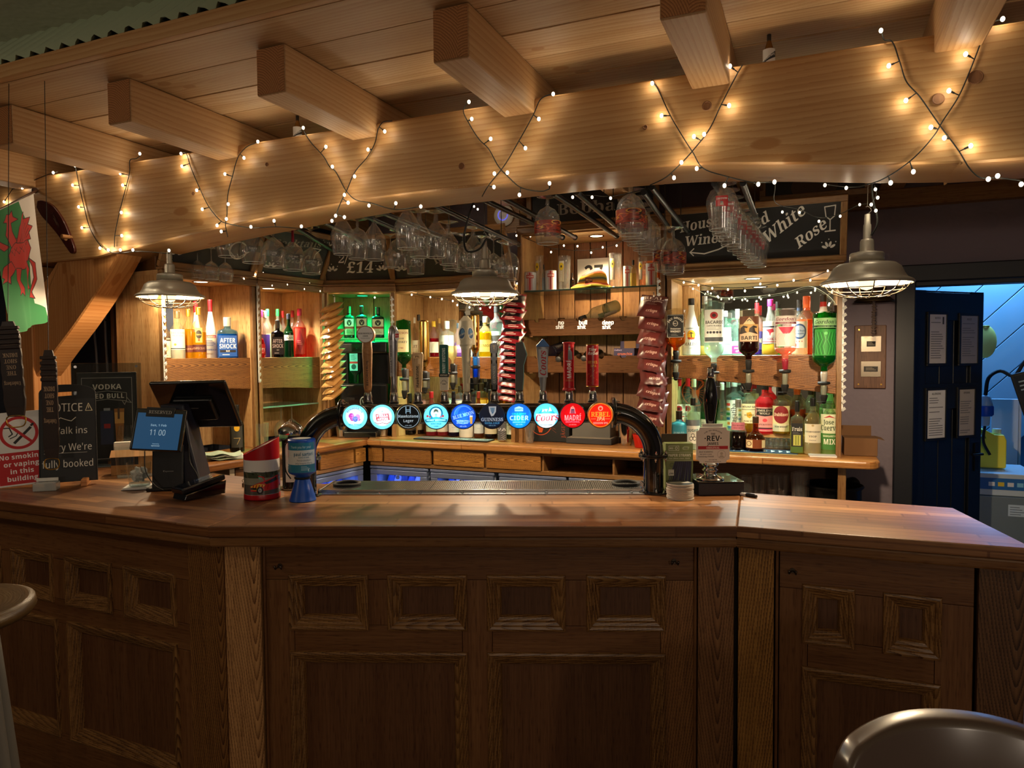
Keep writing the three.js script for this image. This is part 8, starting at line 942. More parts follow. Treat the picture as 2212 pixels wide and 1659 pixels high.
// ---------- right wall ----------
{
  const wb = BW - 0.002,at = (x,y) => onB(x,y,wb);
  const p = at(1879,771),t = thing('wooden_plaque','wooden plaque with two metal plates on the plaster wall','plaque',p,RB),w = toA(at(1914,771)) - toA(at(1845,771)),h = at(1880,703).y - at(1880,839).y; part('board',wbox(w,h,0.014,0.004,1),wood('oak',0x6a4228,0.5),t,0,0,0.008);
  for (const [y,s] of [[743,0],[797,1]]) { const q = at(1880,y),pl = part('metal_plate',rbox(0.095,0.082,0.003,0.001),M(0xa89a84,0.18,1),t,0.004,q.y - p.y,0.0168); const L = label(100,44,(x) => { fill(x,'#201a16',0,0,100,44); lines(x,'#a89a84',14,10,72,3,9,3); }); part('name_strip',decal(s ? 0.066 : 0.042,0.028,L),pm(L),pl,0,0,0.0018); }
  for (const [a,b] of [[-1,-1],[1,-1],[-1,1]]) part('screw',cyl(0.004,0.004,0.003,10).rotateX(Math.PI / 2),BRASS,t,a * (w / 2 - 0.022),b * (h / 2 - 0.022),0.0162);
  const pb = onB(1888,652,3.95),bl = thing('brass_bell','dull brass bell with a knotted rope beside the doorway','bell',pb,0); part('bell',lathe([[0.088,0],[0.092,0.003],[0.078,0.014],[0.062,0.034],[0.054,0.07],[0.045,0.09],[0.02,0.098],[0,0.1]],36),M(0x5a4c36,0.4,0.9),bl); part('bracket',merge([rod(v3(0,0.098,0),v3(0,0.14,0),0.007),rod(v3(0,0.14,0),v3(0,0.14,0).addScaledVector(V,wb - 3.95),0.007)]),M(0x4a3e2c,0.4,0.9),bl); const rp = []; for (let i = 0; i < 13; i++) rp.push(move(new THREE.TorusGeometry(0.006 + 0.002 * (i % 2),0.004,6,10).rotateX(Math.PI / 2 + 0.3 * (i % 3 - 1)),0.001 * Math.sin(i),-0.01 - i * 0.013,0)); part('rope',merge([...rp,rod(v3(0,0.02,0),v3(0,-0.17,0),0.005)]),M(0x5a4a44,0.9),bl); part('rope',rod(v3(0,0.01,0),v3(0,-0.002,0),0.009),M(0x5a4a44,0.9),bl);
  const bx = onB(1856,985,3.82).setY(BT + 0.0006),c = thing('cardboard_box','open brown cardboard box on the right end of the back counter','box',bx,RB + 0.05),cm = M(0x6a4a2c,0.85),W_ = 0.145; part('box',rbox(W_,0.085,0.12,0.002).translate(0,0.043,0),cm,c); part('flap',rbox(W_ - 0.01,0.05,0.002,0.0006),cm,c,-0.01,0.11,-0.058); part('flap',rbox(0.03,0.002,0.12,0.0006),cm,c,W_ / 2 + 0.014,0.082,0).rotation.z = -0.25;
  const kn = thing('wall_socket_knob','black rubber door stop knob low on the plaster wall','door stop',onB(1842,1042,wb),RB); part('knob',lathe([[0,0],[0.03,0],[0.034,0.05],[0.02,0.07],[0,0.072]],20).rotateX(Math.PI / 2),BLACK,kn); part('tip',cyl(0.006,0.006,0.02,10).rotateX(Math.PI / 2),STEEL,kn,0,0,0.08);
  // doorway: dark frame, door standing open, and the lit room behind
  const nv = M(0x10141f,0.45),dm = M(0x070b14,0.42),A0 = 0.40,top = 1.945; const fr = structGroup('door_1',W(0,0,BW),RB,'dark navy door frame at the right');
  for (const [a,w_,zf] of [[A0 + 0.03,0.09,0.03],[1.545,0.09,0.03]]) part('door_frame',rbox(w_,top + 0.04,0.05,0.006),nv,fr,a,(top + 0.04) / 2,zf); part('door_frame',rbox(1.24,0.085,0.05,0.006),nv,fr,0.99,top + 0.03,0.031); for (const a of [0.4575,1.4985]) part('door_lining',rbox(0.03,top,0.11,0.003),nv,fr,a,top / 2,-0.055); part('door_lining',rbox(1.0,0.03,0.11,0.003),nv,fr,0.98,top - 0.017,-0.055);
  const hinge = W(0.476,0,BW + 0.13),free = onPlane(2114,900,hinge,v3(0,0,1)).setY(0); const dirD = W(0.476 + 0.60,0,BW + 0.13 + 0.62).sub(hinge).normalize(),fq = onPlane(2118,800,hinge,v3(-dirD.z,0,dirD.x)).setY(0),dw = fq.distanceTo(hinge),dr = thing('open_door','dark navy boarded door standing open with four framed notices','door',hinge.clone(),Math.atan2(-dirD.z,dirD.x)),dh = 1.90;
  const nb = 5; for (let i = 0; i < nb; i++) part('board',rbox(dw / nb - 0.003,dh,0.03,0.004),dm,dr,dw / nb * (i + 0.5),dh / 2 + 0.006,-0.016); for (const y of [0.2,1.33,1.82]) part('rail',rbox(dw,y > 1.8 ? 0.15 : 0.14,0.012,0.002),dm,dr,dw / 2,y,0.0055); for (const x of [0.05,dw - 0.05]) part('stile',rbox(0.1,dh - 0.002,0.012,0.002),dm,dr,x,dh / 2 + 0.006,0.005);
  part('door_handle',merge([rbox(0.035,0.16,0.008,0.002).translate(0,0,0.004),rod(v3(0,0.02,0.005),v3(0,0.02,0.04),0.007),rod(v3(0,0.02,0.04),v3(-0.09,0.022,0.042),0.007)]),M(0x1a1c20,0.3,0.7),dr,dw - 0.045,0.98,0.012);
  const nD = v3(-dirD.z,0,dirD.x),px = (x,y) => { const q = onPlane(x,y,hinge,nD); return [q.clone().setY(0).sub(hinge).dot(dirD),q.y]; };
  [[2000,680,2038,785,'notice print'],[2068,683,2106,785,''],[1996,842,2036,947,''],[2064,840,2099,941,'']].forEach(([x0,y0,x1,y1],i) => { const [a0,h0] = px(x0,y1),[a1,h1] = px(x1,y0),n = thing('framed_notice',['upper left printed notice on the dark door','upper right printed notice on the dark door','lower left notice on the dark door, the brightest of the four','lower right notice on the dark door with a black frame'][i],'notice',hinge.clone().addScaledVector(dirD,(a0 + a1) / 2).addScaledVector(nD,0.0155).setY((h0 + h1) / 2),Math.atan2(-dirD.z,dirD.x),'notices on the dark door'); const w_ = a1 - a0,h_ = h1 - h0; part('frame',merge([rbox(w_ + 0.03,0.014,0.01,0.002).translate(0,h_ / 2 + 0.007,0),rbox(w_ + 0.03,0.014,0.01,0.002).translate(0,-h_ / 2 - 0.007,0),rbox(0.014,h_,0.01,0.002).translate(w_ / 2 + 0.007,0,0),rbox(0.014,h_,0.01,0.002).translate(-w_ / 2 - 0.007,0,0)]),BLACK,n); const L = label(110,200,(x) => { fill(x,['#b8b4b8','#8a8688','#d8d8dc','#a8a098'][i],0,0,110,200); const q = rng(i + 4); txt(x,['NOTICE','RULES','ALLERGENS','OPENING'][i],55,16,10,'#333',S1); for (let k = 0; k < 17; k++) if (q() > 0.25) fill(x,'#55555c',12,32 + k * 9.6,50 + q() * 36,2.6); if (i === 0) fill(x,'#333',86,10,10,30); }); part('paper',decal(w_,h_,L),pm(L),n,0,0,0.001); part('backing',rbox(w_,h_,0.004,0.001),BLACK,n,0,0,-0.002); });
  // the room behind
  const cw = M(0x86b4cc,0.6),b0 = BW + 0.121,b1 = 6.3,ah = 3.4;
  slab('wall_cellar_back',0.3,ah,0,2.6,b1,b1 + 0.1,cw,'pale wall at the back of the lit room'); slab('wall_cellar_right',ah,ah + 0.1,0,2.6,b0,b1,cw,'pale wall at the right of the lit room'); slab('wall_cellar_left',0.2,0.3,0,2.6,b0,b1,cw,'pale wall at the left of the lit room'); slab('ceiling_cellar',0.2,ah + 0.1,2.6,2.66,b0,b1 + 0.1,cw,'ceiling of the lit room'); slab('floor_cellar',0.2,ah + 0.1,-0.1,0,BW + 0.121,b1 + 0.1,M(0x6a7480,0.6),'floor of the lit room');
  const cg = structGroup('ceiling_sloped',onB(2165,700,6.1),RB,'shiny pale boards sloping under the stairs of the lit room'); for (let i = 0; i < 9; i++) { const bd = part('board',rbox(2.2,0.185,0.012,0.004),M(0xb8d4e0,0.14,0,{ clearcoat: 0.6 }),cg),u = (i - 3) * 0.19; bd.position.set(-u * 0.72,u * 0.69,0); bd.rotation.set(0,0,0.8); }
  const L1 = thing('unseen_cellar_light','unseen cold white light panel on the ceiling of the lit room','ceiling light',W(1.15,2.555,5.9),RB); part('housing',rbox(0.7,0.04,0.3,0.006),WHITE,L1,0,0.022,0); part('panel_light',new THREE.PlaneGeometry(0.64,0.24).rotateX(Math.PI / 2),lit(0x9fd4ff,3),L1,0,0.001,0); const al = new THREE.RectAreaLight(0x6cb4ff,POWER.cellar,0.64,0.24); al.rotation.x = -Math.PI / 2; al.position.y = -0.006; L1.add(al);  // panel out of view, placed to light the room past the doorway
  const l2 = thing('unseen_cellar_wall_light','unseen cold white wall light, lighting the open door and its notices','wall light',W(1.38,1.9,BW + 0.2),RB); part('housing',rbox(0.06,0.3,0.04,0.004),WHITE,l2); const pl = part('diffuser_light',rbox(0.045,0.26,0.01,0.003),lit(0x9fd4ff,3),l2,0,0,-0.026); const q2 = new THREE.RectAreaLight(0x4fa8ff,POWER.cellar * 0.08,0.045,0.26); q2.position.z = -0.036; l2.add(q2);  // lamp out of view, placed to light the notices on the door
  const cp = (x,y,b) => onB(x,y,b),jar = (nm,l,x,yb,b,s) => { const p_ = cp(x,yb,b),t_ = thing('jerrycan',l,'jerrycan',p_,RB,'yellow jerrycans'); const sh = new THREE.Shape(); sh.moveTo(-0.09,0); sh.lineTo(0.09,0); sh.quadraticCurveTo(0.1,0,0.1,0.02); sh.lineTo(0.1,0.19); sh.lineTo(0.085,0.225); sh.lineTo(0.03,0.228); sh.lineTo(-0.03,0.262); sh.lineTo(-0.08,0.262); sh.lineTo(-0.1,0.22); sh.lineTo(-0.1,0.02); sh.quadraticCurveTo(-0.1,0,-0.09,0); const ho = new THREE.Path(); ho.moveTo(-0.075,0.205); ho.lineTo(-0.02,0.2); ho.lineTo(-0.03,0.235); ho.lineTo(-0.075,0.24); sh.holes.push(ho); part('can',extrude(sh,0.12,0.008,2).translate(0,0.008,-0.06),M(0xf4e23c,0.4),t_); part('screw_cap',cyl(0.026,0.026,0.03,18),WHITE,t_,0.055,0.255,0); t_.scale.setScalar(s); return p_; };
  const j = jar('jerrycan','yellow jerrycan on a white machine in the lit room',2131,1010,5.3,0.92);
  const mc = thing('dishwasher','pale blue machine under the yellow jerrycan in the lit room','machine',v3(j.x,0,j.z),RB); part('cabinet',rbox(0.5,j.y - 0.14,0.46,0.006).translate(0,(j.y - 0.14) / 2,0),M(0x7f9098,0.4,0.4),mc,-0.02,0.001,0); part('control_box',rbox(0.5,0.135,0.44,0.005),M(0xc8d8e0,0.4),mc,-0.02,j.y - 0.07,0); const mL = label(150,40,(x) => { fill(x,'#1c6ab0',0,0,150,40); for (let k = 0; k < 4; k++) fill(x,['#e8e8e8','#e8c83a','#e8e8e8','#8ad0f0'][k],40 + k * 24,14,16,14); }); part('control_panel',decal(0.3,0.07,mL),pm(mL),mc,0.04,j.y - 0.065,0.222); const nt = label(60,40,(x) => { fill(x,'#c8dce8',0,0,60,40); lines(x,'#567',6,8,44,4,8,2); }); part('paper_note',decal(0.1,0.07,nt),pm(nt),mc,0.12,j.y - 0.22,0.2318);
  const wp = cp(2166,1050,5.75),pn = thing('tall_cupboard','tall white lit cupboard door at the back of the lit room','panel',v3(wp.x,0,wp.z),RB + 0.1),ph = cp(2166,862,5.75).y; part('panel',rbox(0.16,ph,0.03,0.003).translate(0,ph / 2,0),M(0xe8f4fa,0.4),pn,0,0.001,0); part('edge_trim',rbox(0.012,ph,0.034,0.002).translate(0,ph / 2,0),WHITE,pn,0.09,0.001,0);
  const hp = cp(2128,885,5.2),hz = thing('spray_nozzle','blue and white spray nozzle hanging on a black hose in the lit room','nozzle',hp,RB - 0.3); part('nozzle',lathe([[0.02,-0.1],[0.026,-0.09],[0.03,0.0],[0.042,0.03],[0.03,0.08],[0.014,0.09],[0,0.09]],20),M(0xb0d0e0,0.35),hz); part('grip',lathe([[0.036,-0.04],[0.046,-0.03],[0.046,0.02],[0.036,0.03]],20),M(0x1c5ac0,0.4),hz); part('trigger',rbox(0.02,0.08,0.02,0.004),M(0x1c5ac0,0.4),hz,-0.055,-0.03,0).rotation.z = 0.2;
  const h0 = cp(2190,812,5.2).sub(hp),h1 = cp(2215,780,5.2).sub(hp); part('hose',tube([v3(0,0.09,0),v3(0.02,0.2,0),v3(0.09,0.24,0),h0,h1,h1.clone().add(v3(0.4,0.3,0))],0.011,50,8),RUBBER,hz).rotation.y = -RB + 0.3; part('hose',tube([v3(0,-0.1,0),v3(-0.005,-0.2,0),v3(0.03,-0.28,0.0)],0.008,20,8),RUBBER,hz);
  const sp = cp(2206,840,4.75),sc = thing('wall_screen','dark screen at the right edge of the picture in the lit room','screen',sp,RB - 0.5); part('screen_body',rbox(0.3,0.24,0.02,0.006),M(0x0c1018,0.3),sc,0.12,-0.03,0); const sL = label(160,130,(x) => { fill(x,'#1a2430',0,0,160,130); lines(x,'#8aa0b0',10,20,60,3,14,5); fill(x,'#c8d4dc',14,84,30,40); }); part('screen_picture',decal(0.27,0.21,sL),pg(sL),sc,0.12,-0.03,0.0112); part('mount_arm',rod(v3(0.12,-0.03,-0.01),v3(0.12,0.0,-0.3),0.014),BLACK,sc); sc.rotation.z = 0.3;
  const up = cp(2206,1010,4.9),cb = thing('tall_fridge','dark edge of a tall cabinet at the right edge of the doorway','cabinet',v3(up.x + 0.42,0,up.z - 0.1),RB); part('cabinet',rbox(0.4,1.28,0.4,0.006).translate(0,0.641,0),M(0x1c2834,0.4),cb); part('door_seam',rbox(0.008,1.2,0.01,0.002),BLACK,cb,-0.16,0.64,0.203);
  const yb = thing('yellow_reflection','yellow shape high on the sloping boards, standing in for a jerrycan reflection','jerrycan_reflection',cp(2128,738,5.9),RB); const yg = new THREE.SphereGeometry(0.1,20,14).scale(0.7,1.15,0.3); part('jerrycan_reflection',yg,M(0xf2dc70,0.5),yb); part('reflection_ring',new THREE.TorusGeometry(0.02,0.006,6,14).rotateX(Math.PI / 2),M(0xb8a83a,0.5),yb,0,0.108,0);  // yellow shape stands in for the jerrycan mirrored in the glossy boards
  const br = thing('broom_handle','black bottle brush hanging beside the white cupboard','brush',cp(2157,1060,5.3),RB); part('handle',rod(v3(0,-0.12,0),v3(0.01,0.12,0),0.012),RUBBER,br); part('head',rbox(0.03,0.14,0.03,0.01).translate(0,-0.16,0),RUBBER,br);
}
// ---------- cables on the dark wall at the left ----------
{
  const t = thing('wall_cables','grey cables running down the dark wall behind the bar end','cable'),q = (x,y) => onB(x,y,2.665); part('cable',tube([q(232,560),q(226,612),q(206,650),q(203,700),q(208,760),q(212,840)].map((p) => p),0.0065,60,8),M(0x8a8c90,0.5),t); part('cable',tube([q(242,560),q(236,610),q(228,640),q(228,720),q(232,790),q(236,850)],0.0065,60,8),M(0x8a8c90,0.5),t); part('cable',tube([q(250,580),q(238,660),q(238,740),q(252,820)],0.005,50,8),WIRE,t); part('cable_clip',rod(q(198,690),q(240,692),0.006),RUBBER,t); part('cable_clip',rod(q(205,628),q(238,640),0.006),RUBBER,t);
}
// ---------- stools in front ----------
{
  const sw = wood('oak',0x6a553c,0.45),gw = M(0x6a6660,0.5);
  const c = onPlane(-14,1300,v3(0,0,-1.42),v3(0,0,1)),t = thing('bar_stool','wooden bar stool with grey turned legs cut off by the left edge','stool',v3(c.x - 0.11,0,c.z),0.3),sy = c.y - 0.01;
  part('seat',lathe([[0,-0.036],[0.13,-0.036],[0.158,-0.03],[0.165,-0.018],[0.162,-0.004],[0.15,0],[0.08,-0.006],[0,-0.008]],44),wood('oak',0x5c4628,0.35),t,0,sy,0);
  const leg = lathe([[0.012,0],[0.017,0.02],[0.02,0.08],[0.0225,0.16],[0.0235,0.2],[0.0185,0.206],[0.0245,0.214],[0.0245,0.226],[0.0185,0.234],[0.0215,0.26],[0.0205,0.4],[0.0165,0.6],[0.0145,sy - 0.03]],18);
  for (let k = 0; k < 4; k++) { const a = k * Math.PI / 2 + 0.5,l = part('leg',leg,gw,t); l.position.set(Math.cos(a) * 0.22,0,Math.sin(a) * 0.22); l.quaternion.setFromUnitVectors(UP,v3(-Math.cos(a) * 0.12,sy,-Math.sin(a) * 0.12).normalize()); }
  for (let k = 0; k < 4; k++) { const a = k * Math.PI / 2 + 0.5,b = a + Math.PI / 2,y = k % 2 ? 0.33 : 0.42,f = 0.22 - 0.12 * y / sy; part('stretcher',rod(v3(Math.cos(a) * f,y,Math.sin(a) * f),v3(Math.cos(b) * f,y,Math.sin(b) * f),0.009,10),gw,t); }
  // chair back, lower right: a broad curved rail of dark polished wood
  const dk = M(0x57473d,0.32,0,{ clearcoat: 0.5,clearcoatRoughness: 0.2 }),z0 = 1.05,q0 = onZ(2065,1541,z0),ch = thing('chair','dark polished chair with a broad curved back, cut off by the lower right corner','chair',v3(q0.x,0,-z0),-0.1),top = q0.y - 0.012;
  const n = 44,pos = [],idx = [],prof = [[0,-0.3,-0.055],[0,-0.2,-0.035],[0,-0.06,-0.01],[0,-0.012,-0.001],[0.002,-0.003,0.004],[0.007,0,0.01],[0.022,0,0.024],[0.027,-0.004,0.029],[0.029,-0.014,0.031],[0.029,-0.2,0.0],[0.029,-0.3,-0.02]],m = prof.length,hw = 0.185;
  for (let i = 0; i <= n; i++) { const u = -1 + 2 * i / n,drop = 0.034 * Math.pow(Math.abs(u),2.6) + 0.02 * Math.pow(Math.max(0,Math.abs(u) - 0.85) / 0.15,2),bow = 0.07 * u * u; for (const [d,y,lz] of prof) pos.push(u * (hw - (d > 0.01 ? 0 : 0.004)),top + y - drop,-lz * 1.4 - d * 0.2 + bow); }
  for (let i = 0; i < n; i++) for (let j = 0; j < m; j++) { const a = i * m + j,b = i * m + (j + 1) % m; idx.push(a,a + m,b,b,a + m,b + m); } for (const e of [0,n]) for (let j = 1; j < m - 1; j++) { const a = e * m; e ? idx.push(a,a + j + 1,a + j) : idx.push(a,a + j,a + j + 1); }
  let rail = new THREE.BufferGeometry(); rail.setAttribute('position',new THREE.Float32BufferAttribute(pos,3)); rail.setIndex(idx); rail.computeVertexNormals(); part('back_rest',rail,dk,ch);
  part('seat',rbox(0.36,0.03,0.36,0.014,3),dk,ch,0,top - 0.42,-0.16); for (const x of [-0.15,0.15]) { part('leg',rod(v3(x,0,0.04),v3(x,top - 0.28,0.03),0.016,12),dk,ch); part('leg',rod(v3(x,0,-0.33),v3(x,top - 0.43,-0.3),0.016,12),dk,ch); } for (const x of [-0.06,0.06]) part('slat',rod(v3(x,top - 0.41,0.02),v3(x,top - 0.27,0.05),0.01,10),dk,ch);
}

// ---------- pendant lamps ----------
function pendant(lbl,px,py,b,hookTop,power = 1) {
  const p = onB(px,py,b),t = thing('pendant_lamp',lbl,'pendant lamp',p,RB,'pendant lamps over the bar'),top = hookTop - p.y;
  part('shade',lathe([[0.143,-0.006],[0.148,-0.008],[0.151,-0.002],[0.146,0.005],[0.128,0.014],[0.118,0.03],[0.108,0.052],[0.092,0.064],[0.056,0.069],[0.056,0.071]],56),GALV,t);
  part('reflector',lathe([[0.053,0.066],[0.09,0.061],[0.105,0.05],[0.115,0.029],[0.125,0.012],[0.142,-0.004]],48),M(0xf2e6cc,0.5),t);
  part('neck',lathe([[0.0,0.067],[0.056,0.068],[0.056,0.098],[0.052,0.102],[0.035,0.103],[0.034,0.106],[0.023,0.108],[0.0225,0.142],[0.019,0.149],[0.013,0.151],[0.0125,0.2],[0.010,0.202],[0.009,0.236],[0,0.238]],36),GALV,t);
  const c = []; for (let k = 0; k < 5; k++) { const a = k * Math.PI / 5 + 0.2,u = v3(Math.cos(a),0,Math.sin(a)); c.push(tube([u.clone().multiplyScalar(0.138).setY(-0.006),u.clone().multiplyScalar(0.118).setY(-0.03),u.clone().multiplyScalar(0.07).setY(-0.048),v3(0,-0.054,0),u.clone().multiplyScalar(-0.07).setY(-0.048),u.clone().multiplyScalar(-0.118).setY(-0.03),u.clone().multiplyScalar(-0.138).setY(-0.006)],0.0019,40,6)); }
  for (const [r,y] of [[0.125,-0.024],[0.075,-0.0475],[0.035,-0.053]]) c.push(new THREE.TorusGeometry(r,0.0019,6,40).rotateX(Math.PI / 2).translate(0,y,0)); part('cage',merge(c),M(0x4a4238,0.4,0.8),t);
  part('bulb',lathe([[0,-0.028],[0.018,-0.022],[0.0275,-0.002],[0.026,0.012],[0.015,0.034],[0.013,0.055]],20),lit(0xffdf9e,9),t,0,0.0,0);
  part('hook',merge([tube([v3(0,0.236,0),v3(0.012,0.25,0),v3(0,0.264,0),v3(-0.006,0.262,0)],0.0018,20,6),rod(v3(0,0.262,0),v3(0,top,0),0.0014,6)]),M(0x777068,0.35,0.9),t);
  const pl = new THREE.PointLight(0xffe0b4,POWER.pendant * power); pl.position.set(0,0.002,0); pl.shadow.radius = 1.2; pl.castShadow = true; t.add(pl);
  return t;
}
{
  const a = pendant('galvanised pendant lamp in front of the left shelves, just under the beam',368,640,2.44,2.08,0.55);
  const b = pendant('middle galvanised pendant lamp with a looped black cable, above the taps',1048,634,2.83,2.556);
  part('cable',tube([v3(0.01,0.235,0.004),v3(-0.02,0.19,0.02),v3(-0.075,0.185,0.02),v3(-0.1,0.25,0.0),v3(-0.06,0.38,0.0),v3(-0.01,0.5,-0.01),v3(0.01,0.55,-0.02)],0.0045,60,8),WIRE,b);
  const c = pendant('galvanised pendant lamp at the right, in front of the bell and chalk board',1872,610,2.79,2.556);
  part('cable',tube([v3(0.012,0.16,0.012),v3(0.03,0.2,0.02),v3(0.014,0.3,0.01),v3(0.012,0.45,0.0),v3(0.01,0.58,0)],0.003,40,8),WIRE,c);
}
// ---------- strings of little lights ----------
const BULBG = merge([new THREE.SphereGeometry(0.0055,10,8).scale(1,1.25,1)]);
function fairy(lbl,wires,bulbs,place,power,glowK = 10,wireMat = WIRE,sc = 1) {
  const o = thing('fairy_light_string',lbl,'string lights'),g = [];
  for (const w of wires) g.push(tube(w.map((q) => place(q[0],q[1],q[2] || 0)),0.0019 * sc,w.length * 8,5));
  const em = lit(LED,glowK);
  const flatW = wires.flatMap((w) => w.flatMap((q,i) => { const n = w[i + 1]; return n ? [0,0.25,0.5,0.75].map((t) => [mix(q[0],n[0],t),mix(q[1],n[1],t),mix(q[2] || 0,n[2] || 0,t)]) : [q]; }));
  for (const q of bulbs) {
    const p = place(q[0],q[1],(q[2] ?? 0) + 0.012); let best = null,bd = 1e9; for (const w of flatW) { const d = (w[0] - q[0]) ** 2 + (w[1] - q[1]) ** 2; if (d < bd) { bd = d; best = w; } }
    if (best) { const a = place(best[0],best[1],best[2]); const l = a.distanceTo(p); if (l < 0.09) { const d = p.clone().sub(a); g.push(rod(a,a.clone().addScaledVector(d,0.8),0.0017 * sc,5)); g.push(rod(a.clone().addScaledVector(d,Math.max(0,1 - 0.016 / l)),p,0.0028 * sc,6)); } }
    const m = part('bulb',BULBG,em,o); m.position.copy(p); m.scale.setScalar(sc);
    const pl = new THREE.PointLight(LED,power); pl.position.copy(p); pl.shadow.radius = 0.2; pl.castShadow = true; o.add(pl);
  }
  part('wire',merge(g),wireMat,o); return o;
}
const onBeam = (x,y,d = 0) => onB(x,y,BEAM_B - 0.006 - d);
{
  const wires = [[[27,408],[50,404],[72,390],[107,376],[125,371]],[[160,352],[164,365],[171,401],[182,448],[194,492],[217,530],[241,545],[265,546],[300,543],[365,548]],
    [[303,336],[296,342],[281,346],[280,371],[273,401],[264,435],[256,468],[248,509],[247,534]],[[391,332],[401,330],[412,361],[432,408],[452,448],[478,478],[488,482],[542,492],[596,490],[651,494]],
    [[557,307],[532,318],[515,338],[502,381],[492,422],[490,468],[487,485],[492,512]],[[655,278],[657,284],[672,308],[699,338],[713,361],[723,368],[747,411],[767,431],[800,438],[851,452],[907,447]],
    [[847,261],[827,264],[817,278],[810,308],[794,338],[767,371],[749,411],[737,435],[728,458],[725,468]],[[1011,222],[1004,230],[1001,240],[1014,268],[1035,301],[1055,321],[1078,361],[1101,385],[1125,405],[1172,413],[1187,408]],
    [[1192,204],[1185,205],[1168,214],[1152,248],[1121,304],[1091,355],[1055,401],[1041,425]],[[1407,173],[1420,191],[1448,250],[1484,310],[1497,330],[1517,362],[1573,382],[1628,395]],
    [[1604,140],[1591,162],[1558,226],[1532,279],[1495,327],[1462,362],[1437,384],[1404,400]],[[1905,70],[1910,86],[1925,88],[1943,132],[1958,176],[1987,209],[2031,272],[2072,327],[2097,367],[2119,384],[2150,384],[2206,390]],
    [[2164,42],[2138,51],[2119,92],[2105,128],[2072,206],[2035,264],[2017,294],[1965,349],[1903,389],[1855,404]]];
  const bulbs = [[9,436],[48,406],[56,394],[115,373],[162,358],[157,400],[170,447],[177,492],[302,332],[260,375],[265,400],[262,459],[263,509],[216,536],[234,540],[260,540],[287,540],[365,541],[391,332],[393,359],[425,411],[437,452],[469,487],[557,306],[527,341],[486,376],[493,441],[489,473],[478,500],[542,490],[592,477],[651,489],[655,276],[704,317],[718,360],[744,421],[752,438],[797,444],[855,439],[909,446],[725,466],[744,469],[717,477],[831,284],[795,323],[766,381],[1013,220],[1019,257],[1060,300],[1096,373],[1122,421],[1187,396],[1195,203],[1164,257],[1135,320],[1068,375],[1067,404],[1409,180],[1429,250],[1499,295],[1505,364],[1565,401],[1638,398],[1673,393],[1577,143],[1575,228],[1521,290],[1472,351],[1456,384],[1903,66],[1920,142],[1957,217],[2011,275],[2097,315],[2135,387],[2155,380],[2206,398],[2166,41],[2086,117],[2050,196],[2040,298],[1973,371],[1924,395]];
  fairy('warm fairy lights on black wire criss-crossed along the face of the big beam',wires,bulbs,onBeam,POWER.led,26);
}
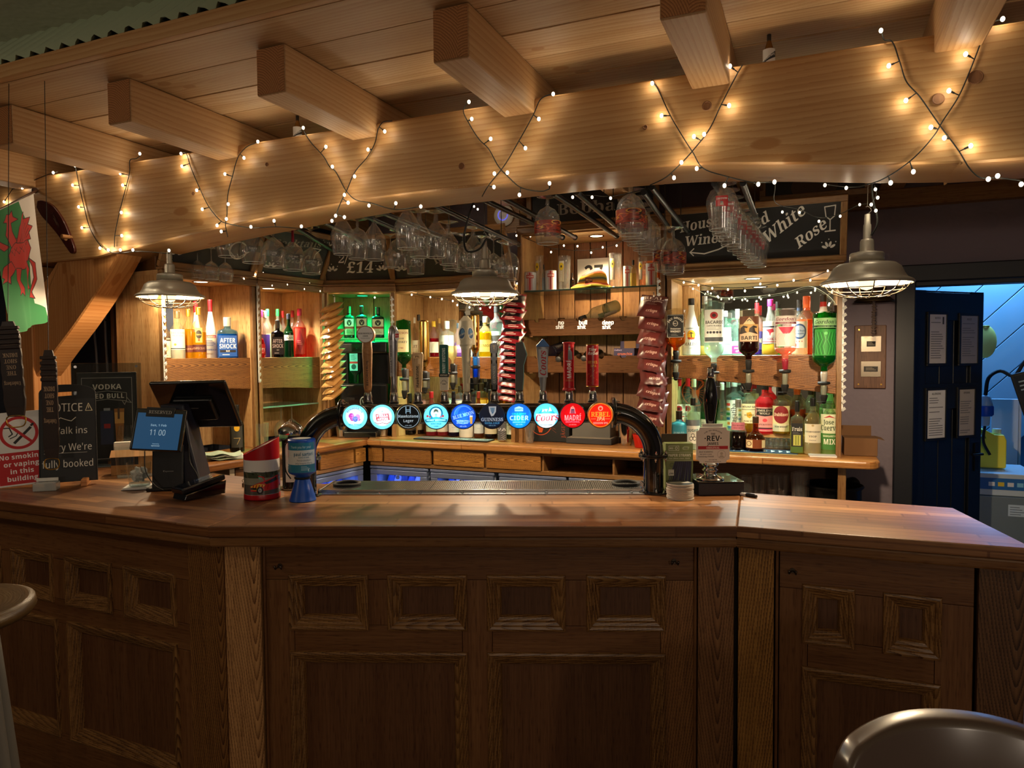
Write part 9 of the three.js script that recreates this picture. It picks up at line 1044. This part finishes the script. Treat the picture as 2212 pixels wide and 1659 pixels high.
{
  // behind the beam: on the racks, the chalk boards and across the tops of the bays
  const z1 = (x,y) => [1420 + x / 3.77,380 + y / 3.77],z2 = (x,y) => [1100 + x / 4.15,380 + y / 4.15],z3 = (x,y) => [680 + x / 3.606,420 + y / 3.606],z4 = (x,y) => [320 + x / 3.95,430 + y / 3.95],mp = (f,l) => l.map((q) => f(...q));
  fairy('fairy lights draped across the top of the right bay of optics',[mp(z1,[[80,830],[215,855],[335,880],[450,905],[700,910],[840,895],[980,872],[1110,855],[1240,832],[1390,775]])],mp(z1,[[215,868],[335,890],[447,915],[575,925],[713,937],[838,880],[977,890],[1110,850],[1245,850],[1388,772]]),(x,y,d) => onB(x,y,3.70 - d),POWER.ledBack,16,WIRE,0.9);
  fairy('added fairy lights inside the right bay, standing in for lights mirrored there',[mp(z1,[[260,900],[390,960],[500,990],[700,985],[900,970],[1060,945],[1250,900],[1420,1000],[1460,1060]])],mp(z1,[[290,920],[410,943],[497,990],[605,990],[715,1003],[830,990],[1060,975],[1285,918],[1425,935],[1400,1040]]),(x,y,d) => onB(x,y,4.02 - d),POWER.ledBack,16,M(0xa8b8b0,0.5),0.8);  // bulbs placed where lights only reflect in the bay mirror
  fairy('fairy lights across the lit top of the glass shelf bay',[mp(z2,[[90,530],[200,580],[370,645],[500,660],[630,670],[800,655],[960,610],[1020,580]]),mp(z2,[[90,530],[92,800],[80,960]])],mp(z2,[[65,535],[190,540],[490,625],[612,630],[375,683],[735,688],[838,640],[963,625],[90,590],[70,830],[72,965]]),(x,y,d) => onB(x,y,3.74 - d),POWER.ledBack,16,WIRE,0.9);
  fairy('fairy lights dipping across the top of the middle bay beside the green niche',[mp(z3,[[640,720],[680,735],[760,770],[900,800],[990,815],[1075,830],[1240,850],[1365,875]])],mp(z3,[[640,716],[680,720],[755,782],[810,750],[900,800],[990,815],[1075,830],[1110,862],[1205,880],[1245,862],[1290,890],[1365,880]]),(x,y,d) => onB(x,y,3.74 - d),POWER.ledBack,16,WIRE,0.9);
  fairy('fairy lights along the top of the left shelves and the green niche',[mp(z4,[[740,650],[815,650],[915,640],[980,632],[1100,690],[1185,722],[1330,752],[1375,722],[1505,700],[1560,740],[1700,770]])],mp(z4,[[815,680],[915,645],[980,632],[1055,738],[1185,730],[1330,768],[1375,722],[1505,700],[1465,785],[1605,772]]).concat(mp(z3,[[360,752],[467,803],[540,720]])),(x,y,d) => { const q = onPlane(x,y,LLP(0.3 - d),LLN); return x > 702 ? onPlane(x,y,DGP(0.01 - d),DGN) : q; },POWER.ledBack,16,WIRE,0.9);
  fairy('fairy lights slung over the chalk boards and the glass racks',[[[1673,395],[1690,445],[1727,452],[1769,470],[1815,462],[1857,442],[1880,440]],[[1782,398],[1828,404],[1855,404]],[[1237,420],[1279,422],[1319,424],[1410,405]]],[[1690,458],[1727,459],[1769,478],[1815,467],[1857,442],[1782,400],[1828,406],[1237,426],[1279,426],[1319,428],[1024,446],[1032,452]],(x,y,d) => onB(x,y,y < 430 ? 2.62 - d : 3.4 - d),POWER.ledBack,16,WIRE,0.9);
  fairy('short run of fairy lights wound round the cable of the right pendant',[[[1889,400],[1893,420],[1884,440],[1893,458]]],[[1891,409],[1896,427],[1882,442],[1892,455]],(x,y,d) => onB(x,y,2.76 - d),POWER.ledBack,16,WIRE,0.9);
}
// unseen globe lamps, out of view, placed to light the bar front and corrugated sheet
{
  for (const [x,z,l] of [[-2.7,-0.75,'unseen globe lamp above the stools, lighting the corrugated sheet and left front'],[1.3,1.6,'unseen globe lamp behind the camera on the right, lighting the bar front'],[-0.2,2.6,'unseen globe lamp far behind the camera, lighting the bar front']]) {
    const t = thing('unseen_globe_lamp',l,'globe lamp',v3(x,z > 1 ? 1.8 : 2.28,z)); part('globe',new THREE.SphereGeometry(0.11,28,20),lit(0xffe6c4,1.5),t); part('rod',rod(v3(0,0.108,0),v3(0,CEIL - (z > 1 ? 1.801 : 2.281),0),0.006),BRASS,t);
    const r = new THREE.PointLight(0xffe9d0,POWER.room * (z > 1 ? 1.7 : 1)); r.castShadow = true; r.shadow.radius = 5; t.add(r);
  }
}
renderer.render(scene,camera);
